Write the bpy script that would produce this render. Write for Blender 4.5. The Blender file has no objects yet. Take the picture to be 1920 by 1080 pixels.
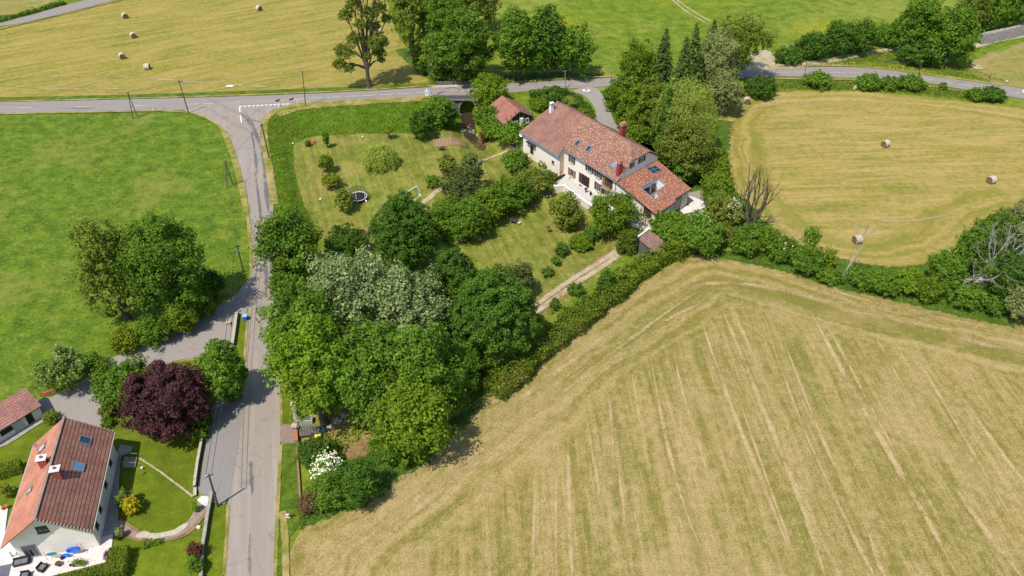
import bpy, bmesh, math, random
import numpy as np
from mathutils import Vector, Matrix
from mathutils.geometry import tessellate_polygon
S = bpy.context.scene
COL = S.collection
R = math.radians
# ------------------------------------------------------------ camera, sky, sun, exposure
F = 1493.0; TH = R(38.5); CH = 86.0
cd = bpy.data.cameras.new("camera"); cam = bpy.data.objects.new("camera", cd); COL.objects.link(cam)
cam.location = (0, 0, CH); cam.rotation_euler = (math.pi/2-TH, 0, 0)
cd.sensor_width = 36; cd.lens = F/1920*36; cd.clip_start = 1; cd.clip_end = 6000
S.camera = cam
w = bpy.data.worlds.new("World"); S.world = w; w.use_nodes = True
SUN_AZ, SUN_EL = R(50), R(61)
nt = w.node_tree; bg = nt.nodes["Background"]; sk = nt.nodes.new("ShaderNodeTexSky")
sk.sky_type = 'NISHITA'; sk.sun_disc = False; sk.sun_elevation = SUN_EL; sk.sun_rotation = R(220); sk.altitude = 400
nt.links.new(sk.outputs[0], bg.inputs[0]); bg.inputs[1].default_value = 0.15
sl = bpy.data.lights.new("sun", 'SUN'); so = bpy.data.objects.new("sun", sl); COL.objects.link(so)
sl.energy = 4.1; sl.angle = R(0.5); sl.color = (1.0, 0.94, 0.84)
sd = Vector((math.cos(SUN_AZ)*math.cos(SUN_EL), math.sin(SUN_AZ)*math.cos(SUN_EL), -math.sin(SUN_EL)))
so.rotation_euler = sd.to_track_quat('-Z', 'Y').to_euler(); so.location = (-60, -40, 150)
S.view_settings.view_transform = 'Standard'; S.view_settings.look = 'None'
S.view_settings.exposure = 0.34; S.view_settings.gamma = 1; S.view_settings.use_curve_mapping = False
S.cycles.max_bounces = 5; S.cycles.diffuse_bounces = 3; S.cycles.transparent_max_bounces = 6
S.cycles.caustics_reflective = False; S.cycles.caustics_refractive = False
# ------------------------------------------------------------ surveying: photo pixel -> point on the land
cT, sT = math.cos(TH), math.sin(TH)
def ray(px, py):
    x = (px-960)/F; y = (540-py)/F
    return (x, cT+y*sT, -sT+y*cT)
def atz(px, py, z=0.0):
    d = ray(px, py); t = (z-CH)/d[2]
    return (d[0]*t, d[1]*t, z)
def P2(pts, z=0.0): return [atz(a, b, z)[:2] for a, b in pts]
def seg_dist(X, Y, poly, closed=True):
    D = np.full(X.shape, 1e9); n = len(poly)
    for i in range(n if closed else n-1):
        ax, ay = poly[i]; bx, by = poly[(i+1) % n]
        dx, dy = bx-ax, by-ay; L = dx*dx+dy*dy+1e-9
        t = np.clip(((X-ax)*dx+(Y-ay)*dy)/L, 0, 1)
        D = np.minimum(D, np.hypot(X-ax-t*dx, Y-ay-t*dy))
    return D
def inside(X, Y, poly):
    c = np.zeros(X.shape, bool); n = len(poly)
    for i in range(n):
        ax, ay = poly[i]; bx, by = poly[(i+1) % n]
        if ay == by: continue
        c ^= ((ay > Y) != (by > Y)) & (X < (bx-ax)*(Y-ay)/(by-ay)+ax)
    return c
# the land: flat, with the garden lying a little lower and the stream cut below the bridge
GARDEN = P2([(505,222),(520,208),(680,198),(800,189),(870,189),(905,200),(950,240),(990,275),(1060,330),(1150,385),(1205,430),(1160,480),(1000,590),(940,600),(700,520),(600,470),(540,420),(515,380),(508,300)])
STREAM = [(-11.0,184.5),(-10.6,176),(-9.2,170),(-6.5,164),(-3.0,158.5)]
GS = 2.0; GX0, GY0, GX1, GY1 = -80.0, 60.0, 60.0, 200.0
gx = np.arange(GX0, GX1+.1, GS); gy = np.arange(GY0, GY1+.1, GS)
MX, MY = np.meshgrid(gx, gy)
def smooth(a): a = np.clip(a, 0, 1); return a*a*(3-2*a)
dg = np.where(inside(MX, MY, GARDEN), seg_dist(MX, MY, GARDEN), 0)
HT = -1.5*smooth(dg/7.0)
ds = seg_dist(MX, MY, STREAM, False); sdep = np.where(MY > 172, -4.2, -4.2+(172-MY)*0.06)
k = 1-smooth((ds-1.6)/5.0); k = np.where(MY > 184.4, 0, k)
HT = HT*(1-k)+np.minimum(sdep, HT)*k
HT[np.abs(HT) < .004] = 0
def hz(x, y):
    if not (GX0 <= x < GX1 and GY0 <= y < GY1): return 0.0
    i = int((x-GX0)//GS); j = int((y-GY0)//GS); u = (x-GX0)/GS-i; v = (y-GY0)/GS-j
    i = min(i, len(gx)-2); j = min(j, len(gy)-2)
    a, b, c, d = HT[j, i], HT[j, i+1], HT[j+1, i+1], HT[j+1, i]
    return float(a+(b-a)*u+(c-b)*v) if u >= v else float(a+(d-a)*v+(c-d)*u)
def at(px, py, dz=0.0):
    z = 0.0
    for _ in range(8):
        p = atz(px, py, z+dz); z = hz(p[0], p[1])
    return Vector((p[0], p[1], z+dz))
def pxm(p):
    f = p[1]*cT-(p[2]-CH)*sT
    return F/f
def ztop(x, y, py):     # height of the ray of row py over the point x, y
    # solve row for z: (z-CH)*cT+y*sT over y*cT-(z-CH)*sT = (540-py)/F
    k = (540-py)/F
    return CH+(k*y*cT-y*sT)/(cT+k*sT)
# ------------------------------------------------------------ tagging
def tag(o, label=None, cat=None, group=None, kind=None):
    if label: o['label'] = label
    if cat: o['category'] = cat
    if group: o['group'] = group
    if kind: o['kind'] = kind
    return o
def empty(name, loc, label, cat, group=None, rz=0.0):
    o = bpy.data.objects.new(name, None); COL.objects.link(o)
    o.location = loc; o.rotation_euler = (0, 0, rz); o.empty_display_size = .3
    return tag(o, label, cat, group)
class MB:
    def __init__(s): s.v = []; s.f = []; s.uv = []; s.m = []
    def poly(s, pts, uv=None, m=0):
        b = len(s.v); s.v += [tuple(p) for p in pts]; s.f.append(list(range(b, b+len(pts)))); s.m.append(m)
        s.uv.append(uv if uv else [(p[0], p[1]) for p in pts])
    def box(s, c, size, ang=0.0, m=0, tilt=0):
        x, y, z = c; a, b, h = size[0]/2, size[1]/2, size[2]/2
        ca, sa = math.cos(ang), math.sin(ang)
        P = []
        for dz in (-h, h):
            for dx, dy in ((-a,-b),(a,-b),(a,b),(-a,b)):
                P.append((x+dx*ca-dy*sa, y+dx*sa+dy*ca, z+dz+(tilt*dx)))
        for q in ((3,2,1,0),(4,5,6,7),(0,1,5,4),(1,2,6,5),(2,3,7,6),(3,0,4,7)): s.poly([P[i] for i in q], m=m)
    def prism(s, top, bot, m=0, uvtop=None):       # two matching rings
        n = len(top); s.poly(top, uvtop, m); s.poly(bot[::-1], m=m)
        for i in range(n):
            j = (i+1) % n; s.poly([bot[i], bot[j], top[j], top[i]], m=m)
    def tube(s, pts, rads, n=6, m=0, cap=True):
        rings = []
        for i, p in enumerate(pts):
            p = Vector(p); a = Vector(pts[max(0, i-1)]); b = Vector(pts[min(len(pts)-1, i+1)])
            d = (b-a); d = d.normalized() if d.length > 1e-6 else Vector((0,0,1))
            e = d.cross(Vector((0,0,1)) if abs(d.z) < .9 else Vector((1,0,0))).normalized(); g = d.cross(e)
            r = rads[i] if isinstance(rads, (list, tuple)) else rads
            rings.append([p+(e*math.cos(6.28318*q/n)+g*math.sin(6.28318*q/n))*r for q in range(n)])
        for i in range(len(rings)-1):
            for q in range(n):
                q2 = (q+1) % n; s.poly([rings[i][q], rings[i+1][q], rings[i+1][q2], rings[i][q2]], m=m)
        if cap: s.poly(rings[0], m=m); s.poly(rings[-1][::-1], m=m)
    def sphere(s, c, r, nu=10, nv=6, m=0, amp=0, rng=None, zmin=-1):
        g = []
        for j in range(nv+1):
            ph = math.pi*j/nv; row = []
            for i in range(nu):
                t = 6.28318*i/nu; kk = 1+(rng.uniform(-amp, amp) if rng else 0)
                row.append((c[0]+r[0]*kk*math.sin(ph)*math.cos(t), c[1]+r[1]*kk*math.sin(ph)*math.sin(t), c[2]+r[2]*max(zmin, math.cos(ph))*(kk if 0 < j < nv else 1)))
            g.append(row)
        for j in range(nv):
            for i in range(nu):
                i2 = (i+1) % nu
                if j == 0: s.poly([g[0][0], g[1][i], g[1][i2]], m=m)
                elif j == nv-1: s.poly([g[j][i], g[nv][0], g[j][i2]], m=m)
                else: s.poly([g[j][i], g[j+1][i], g[j+1][i2], g[j][i2]], m=m)
    def build(s, name, mats, parent=None, smooth=False, loc=None):
        me = bpy.data.meshes.new(name)
        off = Vector((0,0,0))
        if parent is not None: off = parent_world(parent)
        elif loc is not None: off = Vector(loc)
        me.from_pydata([(p[0]-off[0], p[1]-off[1], p[2]-off[2]) for p in s.v], [], s.f)
        uvl = me.uv_layers.new(name='UVMap')
        flat = [c for u in s.uv for q in u for c in (q[0], q[1])]
        uvl.data.foreach_set('uv', flat)
        for mt in (mats if isinstance(mats, (list, tuple)) else [mats]): me.materials.append(mt)
        me.polygons.foreach_set('material_index', s.m)
        if smooth: me.polygons.foreach_set('use_smooth', [True]*len(s.f))
        me.update()
        o = bpy.data.objects.new(name, me); COL.objects.link(o)
        if parent is not None: o.parent = parent
        elif loc is not None: o.location = loc
        return o
def parent_world(p):
    v = Vector(p.location)
    while p.parent: p = p.parent; v += Vector(p.location)
    return v
# ------------------------------------------------------------ materials
def newmat(name):
    m = bpy.data.materials.new(name); m.use_nodes = True
    n = m.node_tree; b = n.nodes['Principled BSDF']; b.inputs['Specular IOR Level'].default_value = .25
    return m, n, b
def N(n, t, **kw):
    x = n.nodes.new(t)
    for k_, v in kw.items(): setattr(x, k_, v)
    return x
def noise(n, vec, scale, detail=5, rough=.55, dist=0.0, w=None):
    x = N(n, 'ShaderNodeTexNoise'); x.inputs['Scale'].default_value = scale; x.inputs['Detail'].default_value = detail
    x.inputs['Roughness'].default_value = rough; x.inputs['Distortion'].default_value = dist
    n.links.new(vec, x.inputs['Vector']); return x.outputs['Fac']
def ramp(n, fac, stops, interp='LINEAR'):
    x = N(n, 'ShaderNodeValToRGB'); x.color_ramp.interpolation = interp; e = x.color_ramp.elements
    while len(e) < len(stops): e.new(.5)
    for q, (p, c) in zip(e, stops):
        q.position = p; q.color = (c[0], c[1], c[2], 1) if isinstance(c, (tuple, list)) else (c, c, c, 1)
    n.links.new(fac, x.inputs[0]); return x.outputs[0]
def mix(n, fac, a, b, mode='MIX'):
    x = N(n, 'ShaderNodeMix', data_type='RGBA', blend_type=mode)
    for sock, val in ((0, fac), (6, a), (7, b)):
        if isinstance(val, (int, float)): x.inputs[sock].default_value = val if sock == 0 else (val, val, val, 1)
        elif isinstance(val, (tuple, list)): x.inputs[sock].default_value = (*val[:3], 1)
        else: n.links.new(val, x.inputs[sock])
    return x.outputs[2]
def mth(n, op, a, b=None, c=None, clamp=False):
    x = N(n, 'ShaderNodeMath', operation=op, use_clamp=clamp)
    for i, v in enumerate((a, b, c)):
        if v is None: continue
        if isinstance(v, (int, float)): x.inputs[i].default_value = v
        else: n.links.new(v, x.inputs[i])
    return x.outputs[0]
def bump(n, b, h, strength=.5, dist=.1):
    x = N(n, 'ShaderNodeBump'); x.inputs['Strength'].default_value = strength; x.inputs['Distance'].default_value = dist
    n.links.new(h, x.inputs['Height']); n.links.new(x.outputs[0], b.inputs['Normal'])
def pos(n): return N(n, 'ShaderNodeNewGeometry').outputs['Position']
def mapping(n, vec, rz=0.0, scale=(1,1,1), loc=(0,0,0)):
    x = N(n, 'ShaderNodeMapping'); x.inputs['Rotation'].default_value = (0,0,rz); n.links.new(vec, x.inputs['Vector'])
    y = N(n, 'ShaderNodeMapping'); y.inputs['Scale'].default_value = scale; y.inputs['Location'].default_value = loc
    n.links.new(x.outputs[0], y.inputs['Vector']); return y.outputs[0]
def rowdir(p, q):     # turn the noise so that its long axis runs from pixel p to pixel q on the land
    a, b = atz(*p), atz(*q); return math.pi/2-math.atan2(b[1]-a[1], b[0]-a[0])
def H(c):   # '#rrggbb' seen colour -> linear
    c = c.lstrip('#'); v = [int(c[i:i+2], 16)/255 for i in (0, 2, 4)]
    return tuple((x/12.92 if x <= .04045 else ((x+.055)/1.055)**2.4) for x in v)
def sc(c, k): return tuple(x*k for x in c)
ALB = .62     # how much of the sunlit colour in the photograph is the surface's own reflectance
def A(c): return sc(H(c), ALB)
M = {}
def plain(name, col, rough=.8, nscale=3, var=.25, bmp=.0, metal=0, spec=None):
    m, n, b = newmat(name); p = pos(n)
    f = noise(n, p, nscale, 5)
    c = ramp(n, f, [(.3, sc(col, 1-var)), (.7, sc(col, 1+var*.7))])
    n.links.new(c, b.inputs['Base Color']); b.inputs['Roughness'].default_value = rough; b.inputs['Metallic'].default_value = metal
    if spec is not None: b.inputs['Specular IOR Level'].default_value = spec
    if bmp: bump(n, b, noise(n, p, nscale*4, 4), bmp, .05)
    M[name] = m; return m
def grass(name, dark, mid, light, dry=None, dryamt=.0, patch=.09, fine=3.0, bmp=.8, clump=None, flowers=None, stripes=None):
    m, n, b = newmat(name); p = pos(n)
    f1 = noise(n, p, fine, 6, .65); f2 = noise(n, p, fine*.22, 4, .6); f3 = noise(n, p, patch, 3, .5, .4)
    f = mth(n, 'ADD', mth(n, 'MULTIPLY', f1, .5), mth(n, 'MULTIPLY', f2, .5))
    c = ramp(n, f, [(.37, dark), (.5, mid), (.63, light)])
    if dry:
        g = mth(n, 'ADD', mth(n, 'MULTIPLY', f3, .75), mth(n, 'MULTIPLY', f2, .25))
        c = mix(n, ramp(n, g, [(.62-dryamt*.3, 0.0), (.78-dryamt*.3, 1.0)]), c, mix(n, f1, sc(dry, .8), sc(dry, 1.2)))
    else:
        c = mix(n, 1.0, c, ramp(n, f3, [(.3, .8), (.7, 1.15)]), 'MULTIPLY')
    if stripes is not None:
        c = mix(n, 1.0, c, ramp(n, noise(n, mapping(n, p, stripes, (1, .05, 1)), 1.1, 3, .6), [(.38, .84), (.62, 1.16)]), 'MULTIPLY')
    if clump:
        q = noise(n, p, .55, 3, .6)
        c = mix(n, ramp(n, q, [(.46, 0.0), (.74, .5)]), c, clump)
    if flowers:
        v = N(n, 'ShaderNodeTexNoise'); v.inputs['Scale'].default_value = 6; n.links.new(p, v.inputs['Vector'])
        a = mth(n, 'MULTIPLY', ramp(n, v.outputs['Fac'], [(.5, 0.0), (.6, 1.0)]), ramp(n, noise(n, p, .035, 3, .5, .5), [(.55, 0.0), (.68, .9)]))
        c = mix(n, a, c, flowers)
    n.links.new(c, b.inputs['Base Color']); b.inputs['Roughness'].default_value = .9; b.inputs['Specular IOR Level'].default_value = .1
    bump(n, b, f1, bmp, .25)
    M[name] = m; return m
def field(name, tan, light, green, rz, greenamt=.5, rows=1.0, hw=20):
    """mown hay: streaks along the rows inside, streaks round the edge on the headland"""
    m, n, b = newmat(name); p = pos(n)
    at_ = N(n, 'ShaderNodeAttribute', attribute_name='edge'); d = at_.outputs['Fac']
    pr = mapping(n, p, rz, (1, .09, 1))
    row = noise(n, pr, .42, 5, .66, .4); row2 = noise(n, pr, .16, 2, .5)
    wob = noise(n, p, .05, 3, .6)
    dv = N(n, 'ShaderNodeCombineXYZ'); n.links.new(mth(n, 'ADD', d, mth(n, 'MULTIPLY', wob, 7.0)), dv.inputs[0])
    sp = N(n, 'ShaderNodeSeparateXYZ'); n.links.new(p, sp.inputs[0])
    n.links.new(mth(n, 'MULTIPLY', sp.outputs[1], .025), dv.inputs[1]); n.links.new(mth(n, 'MULTIPLY', sp.outputs[0], .025), dv.inputs[2])
    rowf = noise(n, mapping(n, p, rz, (1, .05, 1)), 1.5, 4, .6, .3)
    hd = noise(n, dv.outputs[0], .42, 5, .62)
    inn = ramp(n, mth(n, 'DIVIDE', mth(n, 'ADD', d, mth(n, 'MULTIPLY', wob, 12.0)), hw*1.6), [(.62, 0.0), (.78, 1.0)])
    st = mix(n, inn, hd, mix(n, .45, row, rowf))
    fine = noise(n, p, 4.6, 6, .72); mid = noise(n, p, .8, 4, .6); patch = noise(n, p, .11, 4, .6, .5)
    streak = ramp(n, mth(n, 'ADD', mth(n, 'MULTIPLY', st, .8*rows), mth(n, 'ADD', mth(n, 'MULTIPLY', mid, .35), mth(n, 'MULTIPLY', fine, .25*rows))), [(.62, 0.0), (.82, 1.0)])
    g = mth(n, 'ADD', mth(n, 'MULTIPLY', patch, .45), mth(n, 'ADD', mth(n, 'MULTIPLY', mid, .2), mth(n, 'MULTIPLY', mix(n, inn, hd, row), .35)))
    c = mix(n, ramp(n, g, [(.5-.16*greenamt, 1.0), (.66-.08*greenamt, 0.0)]), tan, green)
    c = mix(n, mth(n, 'MULTIPLY', streak, .8), c, light)
    blot = noise(n, p, .06, 4, .65, 1.0); c = mix(n, ramp(n, blot, [(.52, 0.0), (.68, .55)]), c, sc(light, .92))
    c = mix(n, ramp(n, noise(n, mapping(n, p, rz, (1, .4, 1)), 1.3, 5, .75), [(.56, 0.0), (.68, .4)]), c, sc(green, .9))
    c = mix(n, 1.0, c, ramp(n, fine, [(.3, .62), (.5, 1.0), (.72, 1.28)]), 'MULTIPLY')
    n.links.new(c, b.inputs['Base Color']); b.inputs['Roughness'].default_value = .95; b.inputs['Specular IOR Level'].default_value = .05
    bump(n, b, mth(n, 'ADD', fine, mth(n, 'MULTIPLY', st, .7)), .7, .25)
    M[name] = m; return m
def soft(m_src, name, softness=.5, nz=1.2, cover=1.0, opac=None):
    """a ragged-edged strip: fades out over its width (uv.x from -1 to 1) through noise"""
    m = m_src.copy(); m.name = name; n = m.node_tree; b = n.nodes['Principled BSDF']
    uv = N(n, 'ShaderNodeUVMap', uv_map='UVMap'); sp = N(n, 'ShaderNodeSeparateXYZ'); n.links.new(uv.outputs[0], sp.inputs[0])
    e = mth(n, 'SUBTRACT', 1.0, mth(n, 'ABSOLUTE', sp.outputs[0]))
    p = pos(n); f = mth(n, 'ADD', mth(n, 'MULTIPLY', noise(n, p, nz, 6, .7), .7), mth(n, 'MULTIPLY', noise(n, p, nz*.25, 2, .5), .3))
    if opac is None:
        a = ramp(n, mth(n, 'ADD', mth(n, 'MULTIPLY', e, softness), f), [(.62+.3*(1-cover), 0.0), (.74+.3*(1-cover), 1.0)])
    else:      # thin scattered straw: never fully closed, comes and goes along its length
        g1 = ramp(n, e, [(.0, 0.0), (.9, 1.0)]); g3 = ramp(n, noise(n, p, .13, 3, .6), [(.34, .45), (.60, 1.0)])
        g2 = mth(n, 'ADD', mth(n, 'MULTIPLY', noise(n, p, 5.5, 4, .85), .85), mth(n, 'MULTIPLY', noise(n, p, .9, 3, .6), .15))
        a = ramp(n, mth(n, 'ADD', g2, mth(n, 'MULTIPLY', mth(n, 'SUBTRACT', mth(n, 'MULTIPLY', mth(n, 'MULTIPLY', g1, g3), opac), .5), .42)), [(.50, 0.0), (.53, 1.0)])
    n.links.new(a, b.inputs['Alpha']); M[name] = m; return m
grass('meadow', A('#58741c'), A('#799028'), A('#95a438'), A('#a3a548'), .4, .03, 1.4, flowers=A('#c9c01f'))
grass('left_meadow', A('#476a18'), A('#6f8a24'), A('#93a236'), A('#969a40'), .35, .06, 1.6, clump=A('#547033'), bmp=.8)
grass('lawn', A('#6f7c28'), A('#8c913c'), A('#a5a052'), A('#a79a52'), .4, .09, 1.6, bmp=.7, stripes=rowdir((610,440),(572,285)))
grass('bright_lawn', A('#627618'), A('#74851e'), A('#86942c'), None, 0, .12, 3, bmp=.4)
grass('rough_grass', A('#43641c'), A('#668026'), A('#839636'), A('#979a4a'), .25, .12, 2.5, bmp=1.0)
grass('bank_grass', A('#4a6c14'), A('#62831a'), A('#79952a'), A('#7b9b4a'), .1, .1, 1.8, bmp=1.0)
grass('undergrowth', A('#3c5c1a'), A('#577624'), A('#728c34'), A('#6f7c38'), .1, .2, 1.8, bmp=1.0)
grass('straw', A('#bda365'), A('#d3b983'), A('#e0c896'), A('#8f9a40'), .2, .25, 3, bmp=.8)
grass('verge', A('#7c8a34'), A('#96973f'), A('#b4a65a'), A('#c9b076'), .55, .2, 3, bmp=.7)
grass('soil', A('#93744f'), A('#ab8a63'), A('#c2a37c'), None, 0, .3, 3, bmp=.6)
grass('earth_path', A('#b8a47c'), A('#d0bf9c'), A('#e4d8c0'), A('#989350'), .25, .3, 3, bmp=.5)
grass('groundcover', A('#304f1c'), A('#47662a'), A('#5c7a35'), None, 0, .3, 3, bmp=.8)
grass('stream_bed', A('#4a3d26'), A('#6b5a3a'), A('#94805c'), None, 0, .4, 2, bmp=.6)
field('hay_front', A('#ad9750'), A('#dabf86'), A('#968f46'), rowdir((1350,575),(1530,1040)), .42, 1.0, 17)
field('hay_east', A('#b6a150'), A('#dabf7c'), A('#8c943a'), rowdir((1450,310),(1850,296)), 1.0, 1.0, 14)
field('hay_west', A('#ab9d48'), A('#d0b96e'), A('#868f34'), rowdir((0,98),(560,5)), 1.05, 1.0, 6)
field('hay_far', A('#b59f5e'), A('#cdb57c'), A('#8f9a44'), rowdir((1820,110),(1920,100)), .4, .9, 8)
def asphalt(name, base, light, patch_dark, rz=0.0, wear=.35):
    m, n, b = newmat(name); p = pos(n)
    f = noise(n, p, 5, 6, .7); g = noise(n, p, .35, 4, .6, .3); h = noise(n, mapping(n, p, rz, (1, .04, 1)), .9, 3)
    c = ramp(n, f, [(.3, sc(base, .86)), (.7, sc(base, 1.1))])
    c = mix(n, ramp(n, h, [(.5, 0.0), (.75, wear)]), c, light)
    c = mix(n, ramp(n, g, [(.6, 0.0), (.7, patch_dark)]), c, sc(base, .62))
    vo = N(n, 'ShaderNodeTexVoronoi', feature='DISTANCE_TO_EDGE'); vo.inputs['Scale'].default_value = .22
    n.links.new(mapping(n, mix(n, .25, p, N(n, 'ShaderNodeTexNoise').outputs['Color'], 'ADD')), vo.inputs['Vector'])
    cr = mth(n, 'MULTIPLY', ramp(n, vo.outputs['Distance'], [(.0, 1.0), (.012, 0.0)]), ramp(n, noise(n, p, .12, 2), [(.5, 0.0), (.6, .7)]))
    c = mix(n, cr, c, sc(base, .5))
    n.links.new(c, b.inputs['Base Color']); b.inputs['Roughness'].default_value = .85; bump(n, b, f, .25, .03)
    M[name] = m
asphalt('road', A('#aaa098'), A('#b6aca2'), .45, rowdir((0,203),(1000,165)), .3)
asphalt('side_road', A('#b1a598'), A('#c9b9a8'), .6, rowdir((478,1000),(490,400)), .7)
asphalt('yard_asphalt', A('#b0a79f'), A('#bfb4a9'), .3)
asphalt('layby_asphalt', A('#a39d98'), A('#aea6a0'), .2)
asphalt('brown_asphalt', A('#a58d80'), A('#b39c8e'), .1)
plain('white_paint', (.78,.77,.75), .6, 6, .12)
plain('road_marking', (.62,.61,.58), .6, 4, .25)
plain('concrete', A('#b8b2a6'), .85, 2, .2, .2)
plain('pale_paving', (.66,.61,.565), .8, 1.5, .10, .05)
def joints(name, w_, h_, rz, dk):
    n = M[name].node_tree; b = n.nodes['Principled BSDF']; src = b.inputs['Base Color'].links[0].from_socket
    br = N(n, 'ShaderNodeTexBrick', offset=0.0); n.links.new(mapping(n, pos(n), rz), br.inputs['Vector']); br.inputs['Scale'].default_value = 1
    br.inputs['Brick Width'].default_value = w_; br.inputs['Row Height'].default_value = h_; br.inputs['Mortar Size'].default_value = .022
    br.inputs['Color1'].default_value = (1,1,1,1); br.inputs['Color2'].default_value = (.9,.9,.9,1); br.inputs['Mortar'].default_value = (dk,dk,dk,1)
    n.links.new(mix(n, 1.0, src, br.outputs['Color'], 'MULTIPLY'), b.inputs['Base Color'])
joints('pale_paving', .8, .8, R(12), .62)
plain('terrace_paving', (.52,.49,.45), .8, 1.5, .12, .1)
joints('terrace_paving', .7, .7, R(53), .7)
plain('flagstone', A('#b39c8c'), .8, 1.2, .25, .2)
plain('pale_stone', A('#d8cdb4'), .85, 2.5, .25, .4)
plain('rubble', A('#8a837c'), .9, 2.5, .45, .8)
plain('render_wall', (.80,.72,.62), .9, .7, .07, .05)
plain('render_cream', (.70,.65,.55), .9, .7, .08, .05)
plain('grey_render', (.42,.42,.38), .9, .8, .12, .05)
plain('dim_pink', (.62,.49,.38), .9, .8, .08)
plain('brown_wood', (.105,.045,.028), .6, 5, .4)
plain('orange_wood', (.30,.12,.05), .6, 5, .35)
plain('grey_wood', (.13,.12,.11), .85, 4, .4, .3)
plain('dark_wood', (.035,.030,.028), .85, 4, .4, .3)
plain('pole_wood', (.10,.085,.07), .85, 3, .4, .2)
plain('pole_concrete', (.30,.29,.27), .85, 3, .2)
plain('bark', (.11,.085,.06), .95, 2.2, .5, .8)
plain('pale_bark', (.30,.27,.23), .95, 2.2, .4, .6)
plain('dead_bark', (.30,.275,.25), .95, 2.0, .35, .5)
plain('red_bark', (.17,.11,.075), .95, 2.0, .35, .5)
plain('old_brick', (.27,.15,.105), .85, 3, .3, .3)
plain('brick_red', (.30,.075,.06), .85, 3, .25, .2)
plain('chimney_red', (.28,.05,.05), .8, 3, .2)
plain('terracotta', (.42,.14,.07), .8, 3, .25)
plain('zinc', (.30,.33,.36), .45, 1.5, .2, 0, .5)
plain('dark_metal', (.05,.05,.055), .5, 2, .3)
plain('white_metal', (.75,.75,.75), .5, 2, .05)
plain('blue_plastic', (.01,.14,.72), .4, 2, .1)
plain('pale_blue_plastic', (.30,.44,.80), .35, 2, .06)
plain('navy', (.02,.04,.25), .4, 2, .15)
plain('yellow_plastic', (.78,.66,.10), .5, 2, .1)
plain('orange_plastic', (.7,.24,.03), .5, 2, .1)
plain('red_plastic', (.5,.05,.05), .5, 2, .1)
plain('teal_plastic', (.03,.25,.35), .5, 2, .1)
plain('purple_cloth', (.06,.03,.12), .8, 4, .3)
plain('grey_cushion', (.15,.155,.16), .9, 4, .1)
plain('dark_wicker', (.035,.035,.045), .7, 8, .4)
plain('trampoline_mat', (.012,.014,.024), .7, 2, .1)
plain('blue_pad', (.10,.13,.26), .6, 2, .2)
plain('straw_bale', A('#e2d8bc'), .95, 6, .25, .6)
plain('bale_end', A('#8b7c5c'), .95, 5, .35, .6)
plain('window_frame', (.55,.55,.53), .5, 2, .05)
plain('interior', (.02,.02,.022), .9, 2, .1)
plain('vault_shade', (.03,.03,.03), .95, 2, .3)  # near-black vault lining, the shade inside the culvert put into its colour
plain('green_metal', (.03,.12,.10), .5, 2, .2)
plain('rust', (.25,.10,.05), .9, 3, .4)
def glass(name, col, rough=.08):
    m, n, b = newmat(name); b.inputs['Base Color'].default_value = (*col, 1); b.inputs['Roughness'].default_value = rough
    b.inputs['Specular IOR Level'].default_value = .9; M[name] = m
glass('glass', (.015,.018,.022)); glass('roof_glass', (.02,.035,.06)); glass('blue_glass', (.10,.20,.32))
glass('water', (.045,.035,.02), .12)
def net(name, col, s=9, open_=.55):
    m, n, b = newmat(name); b.inputs['Base Color'].default_value = (*col, 1)
    b.inputs['Alpha'].default_value = 1-open_; M[name] = m
net('net', (.10,.095,.07), 9, .55)
def tiles(name, base, dark, course, seam=.5, dots=None, lichen=None, colw=.3, var=.2, orange=None, mort=.012, lw=.12):
    """roof tiles laid over uv in metres: u along the eave, v up the slope"""
    m, n, b = newmat(name); uv = N(n, 'ShaderNodeUVMap', uv_map='UVMap').outputs[0]
    br = N(n, 'ShaderNodeTexBrick'); n.links.new(uv, br.inputs['Vector'])
    br.inputs['Scale'].default_value = 1; br.inputs['Brick Width'].default_value = colw; br.inputs['Row Height'].default_value = course
    br.inputs['Mortar Size'].default_value = mort; br.inputs['Mortar Smooth'].default_value = .3
    br.inputs['Color1'].default_value = (*sc(base, 1-var), 1); br.inputs['Color2'].default_value = (*sc(base, 1+var), 1); br.inputs['Mortar'].default_value = (*dark, 1)
    c = br.outputs['Color']; p = pos(n)
    c = mix(n, 1.0, c, ramp(n, noise(n, p, .5, 4, .6), [(.3, .78), (.7, 1.22)]), 'MULTIPLY')
    c = mix(n, 1.0, c, ramp(n, noise(n, p, 4, 5, .7), [(.3, .85), (.7, 1.15)]), 'MULTIPLY')
    if orange: c = mix(n, ramp(n, noise(n, p, .3, 3, .6), [(.5, 0.0), (.65, .8)]), c, orange)
    if lichen: c = mix(n, ramp(n, noise(n, p, .9, 5, .7), [(.6, 0.0), (.72, .5)]), c, lichen)
    sp = N(n, 'ShaderNodeSeparateXYZ'); n.links.new(uv, sp.inputs[0])
    fr = mth(n, 'FRACT', mth(n, 'DIVIDE', sp.outputs[1], course))
    ln = ramp(n, fr, [(.0, 1.0), (lw*.6, 1.0), (lw*1.5, .0)]); c = mix(n, mth(n, 'MULTIPLY', ln, seam), c, dark)
    if dots:
        vo = N(n, 'ShaderNodeTexVoronoi', voronoi_dimensions='2D'); vo.inputs['Scale'].default_value = 1.35; vo.inputs['Randomness'].default_value = .8; n.links.new(uv, vo.inputs['Vector'])
        a = ramp(n, vo.outputs['Distance'], [(.11, 1.0), (.17, 0.0)])
        c = mix(n, a, c, mix(n, ramp(n, N_sep(n, vo.outputs['Color'], 0), [(.45, 0.0), (.55, 1.0)]), dots[0], dots[1]))
    n.links.new(c, b.inputs['Base Color']); b.inputs['Roughness'].default_value = .8
    bump(n, b, fr, .5, .05); M[name] = m
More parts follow.
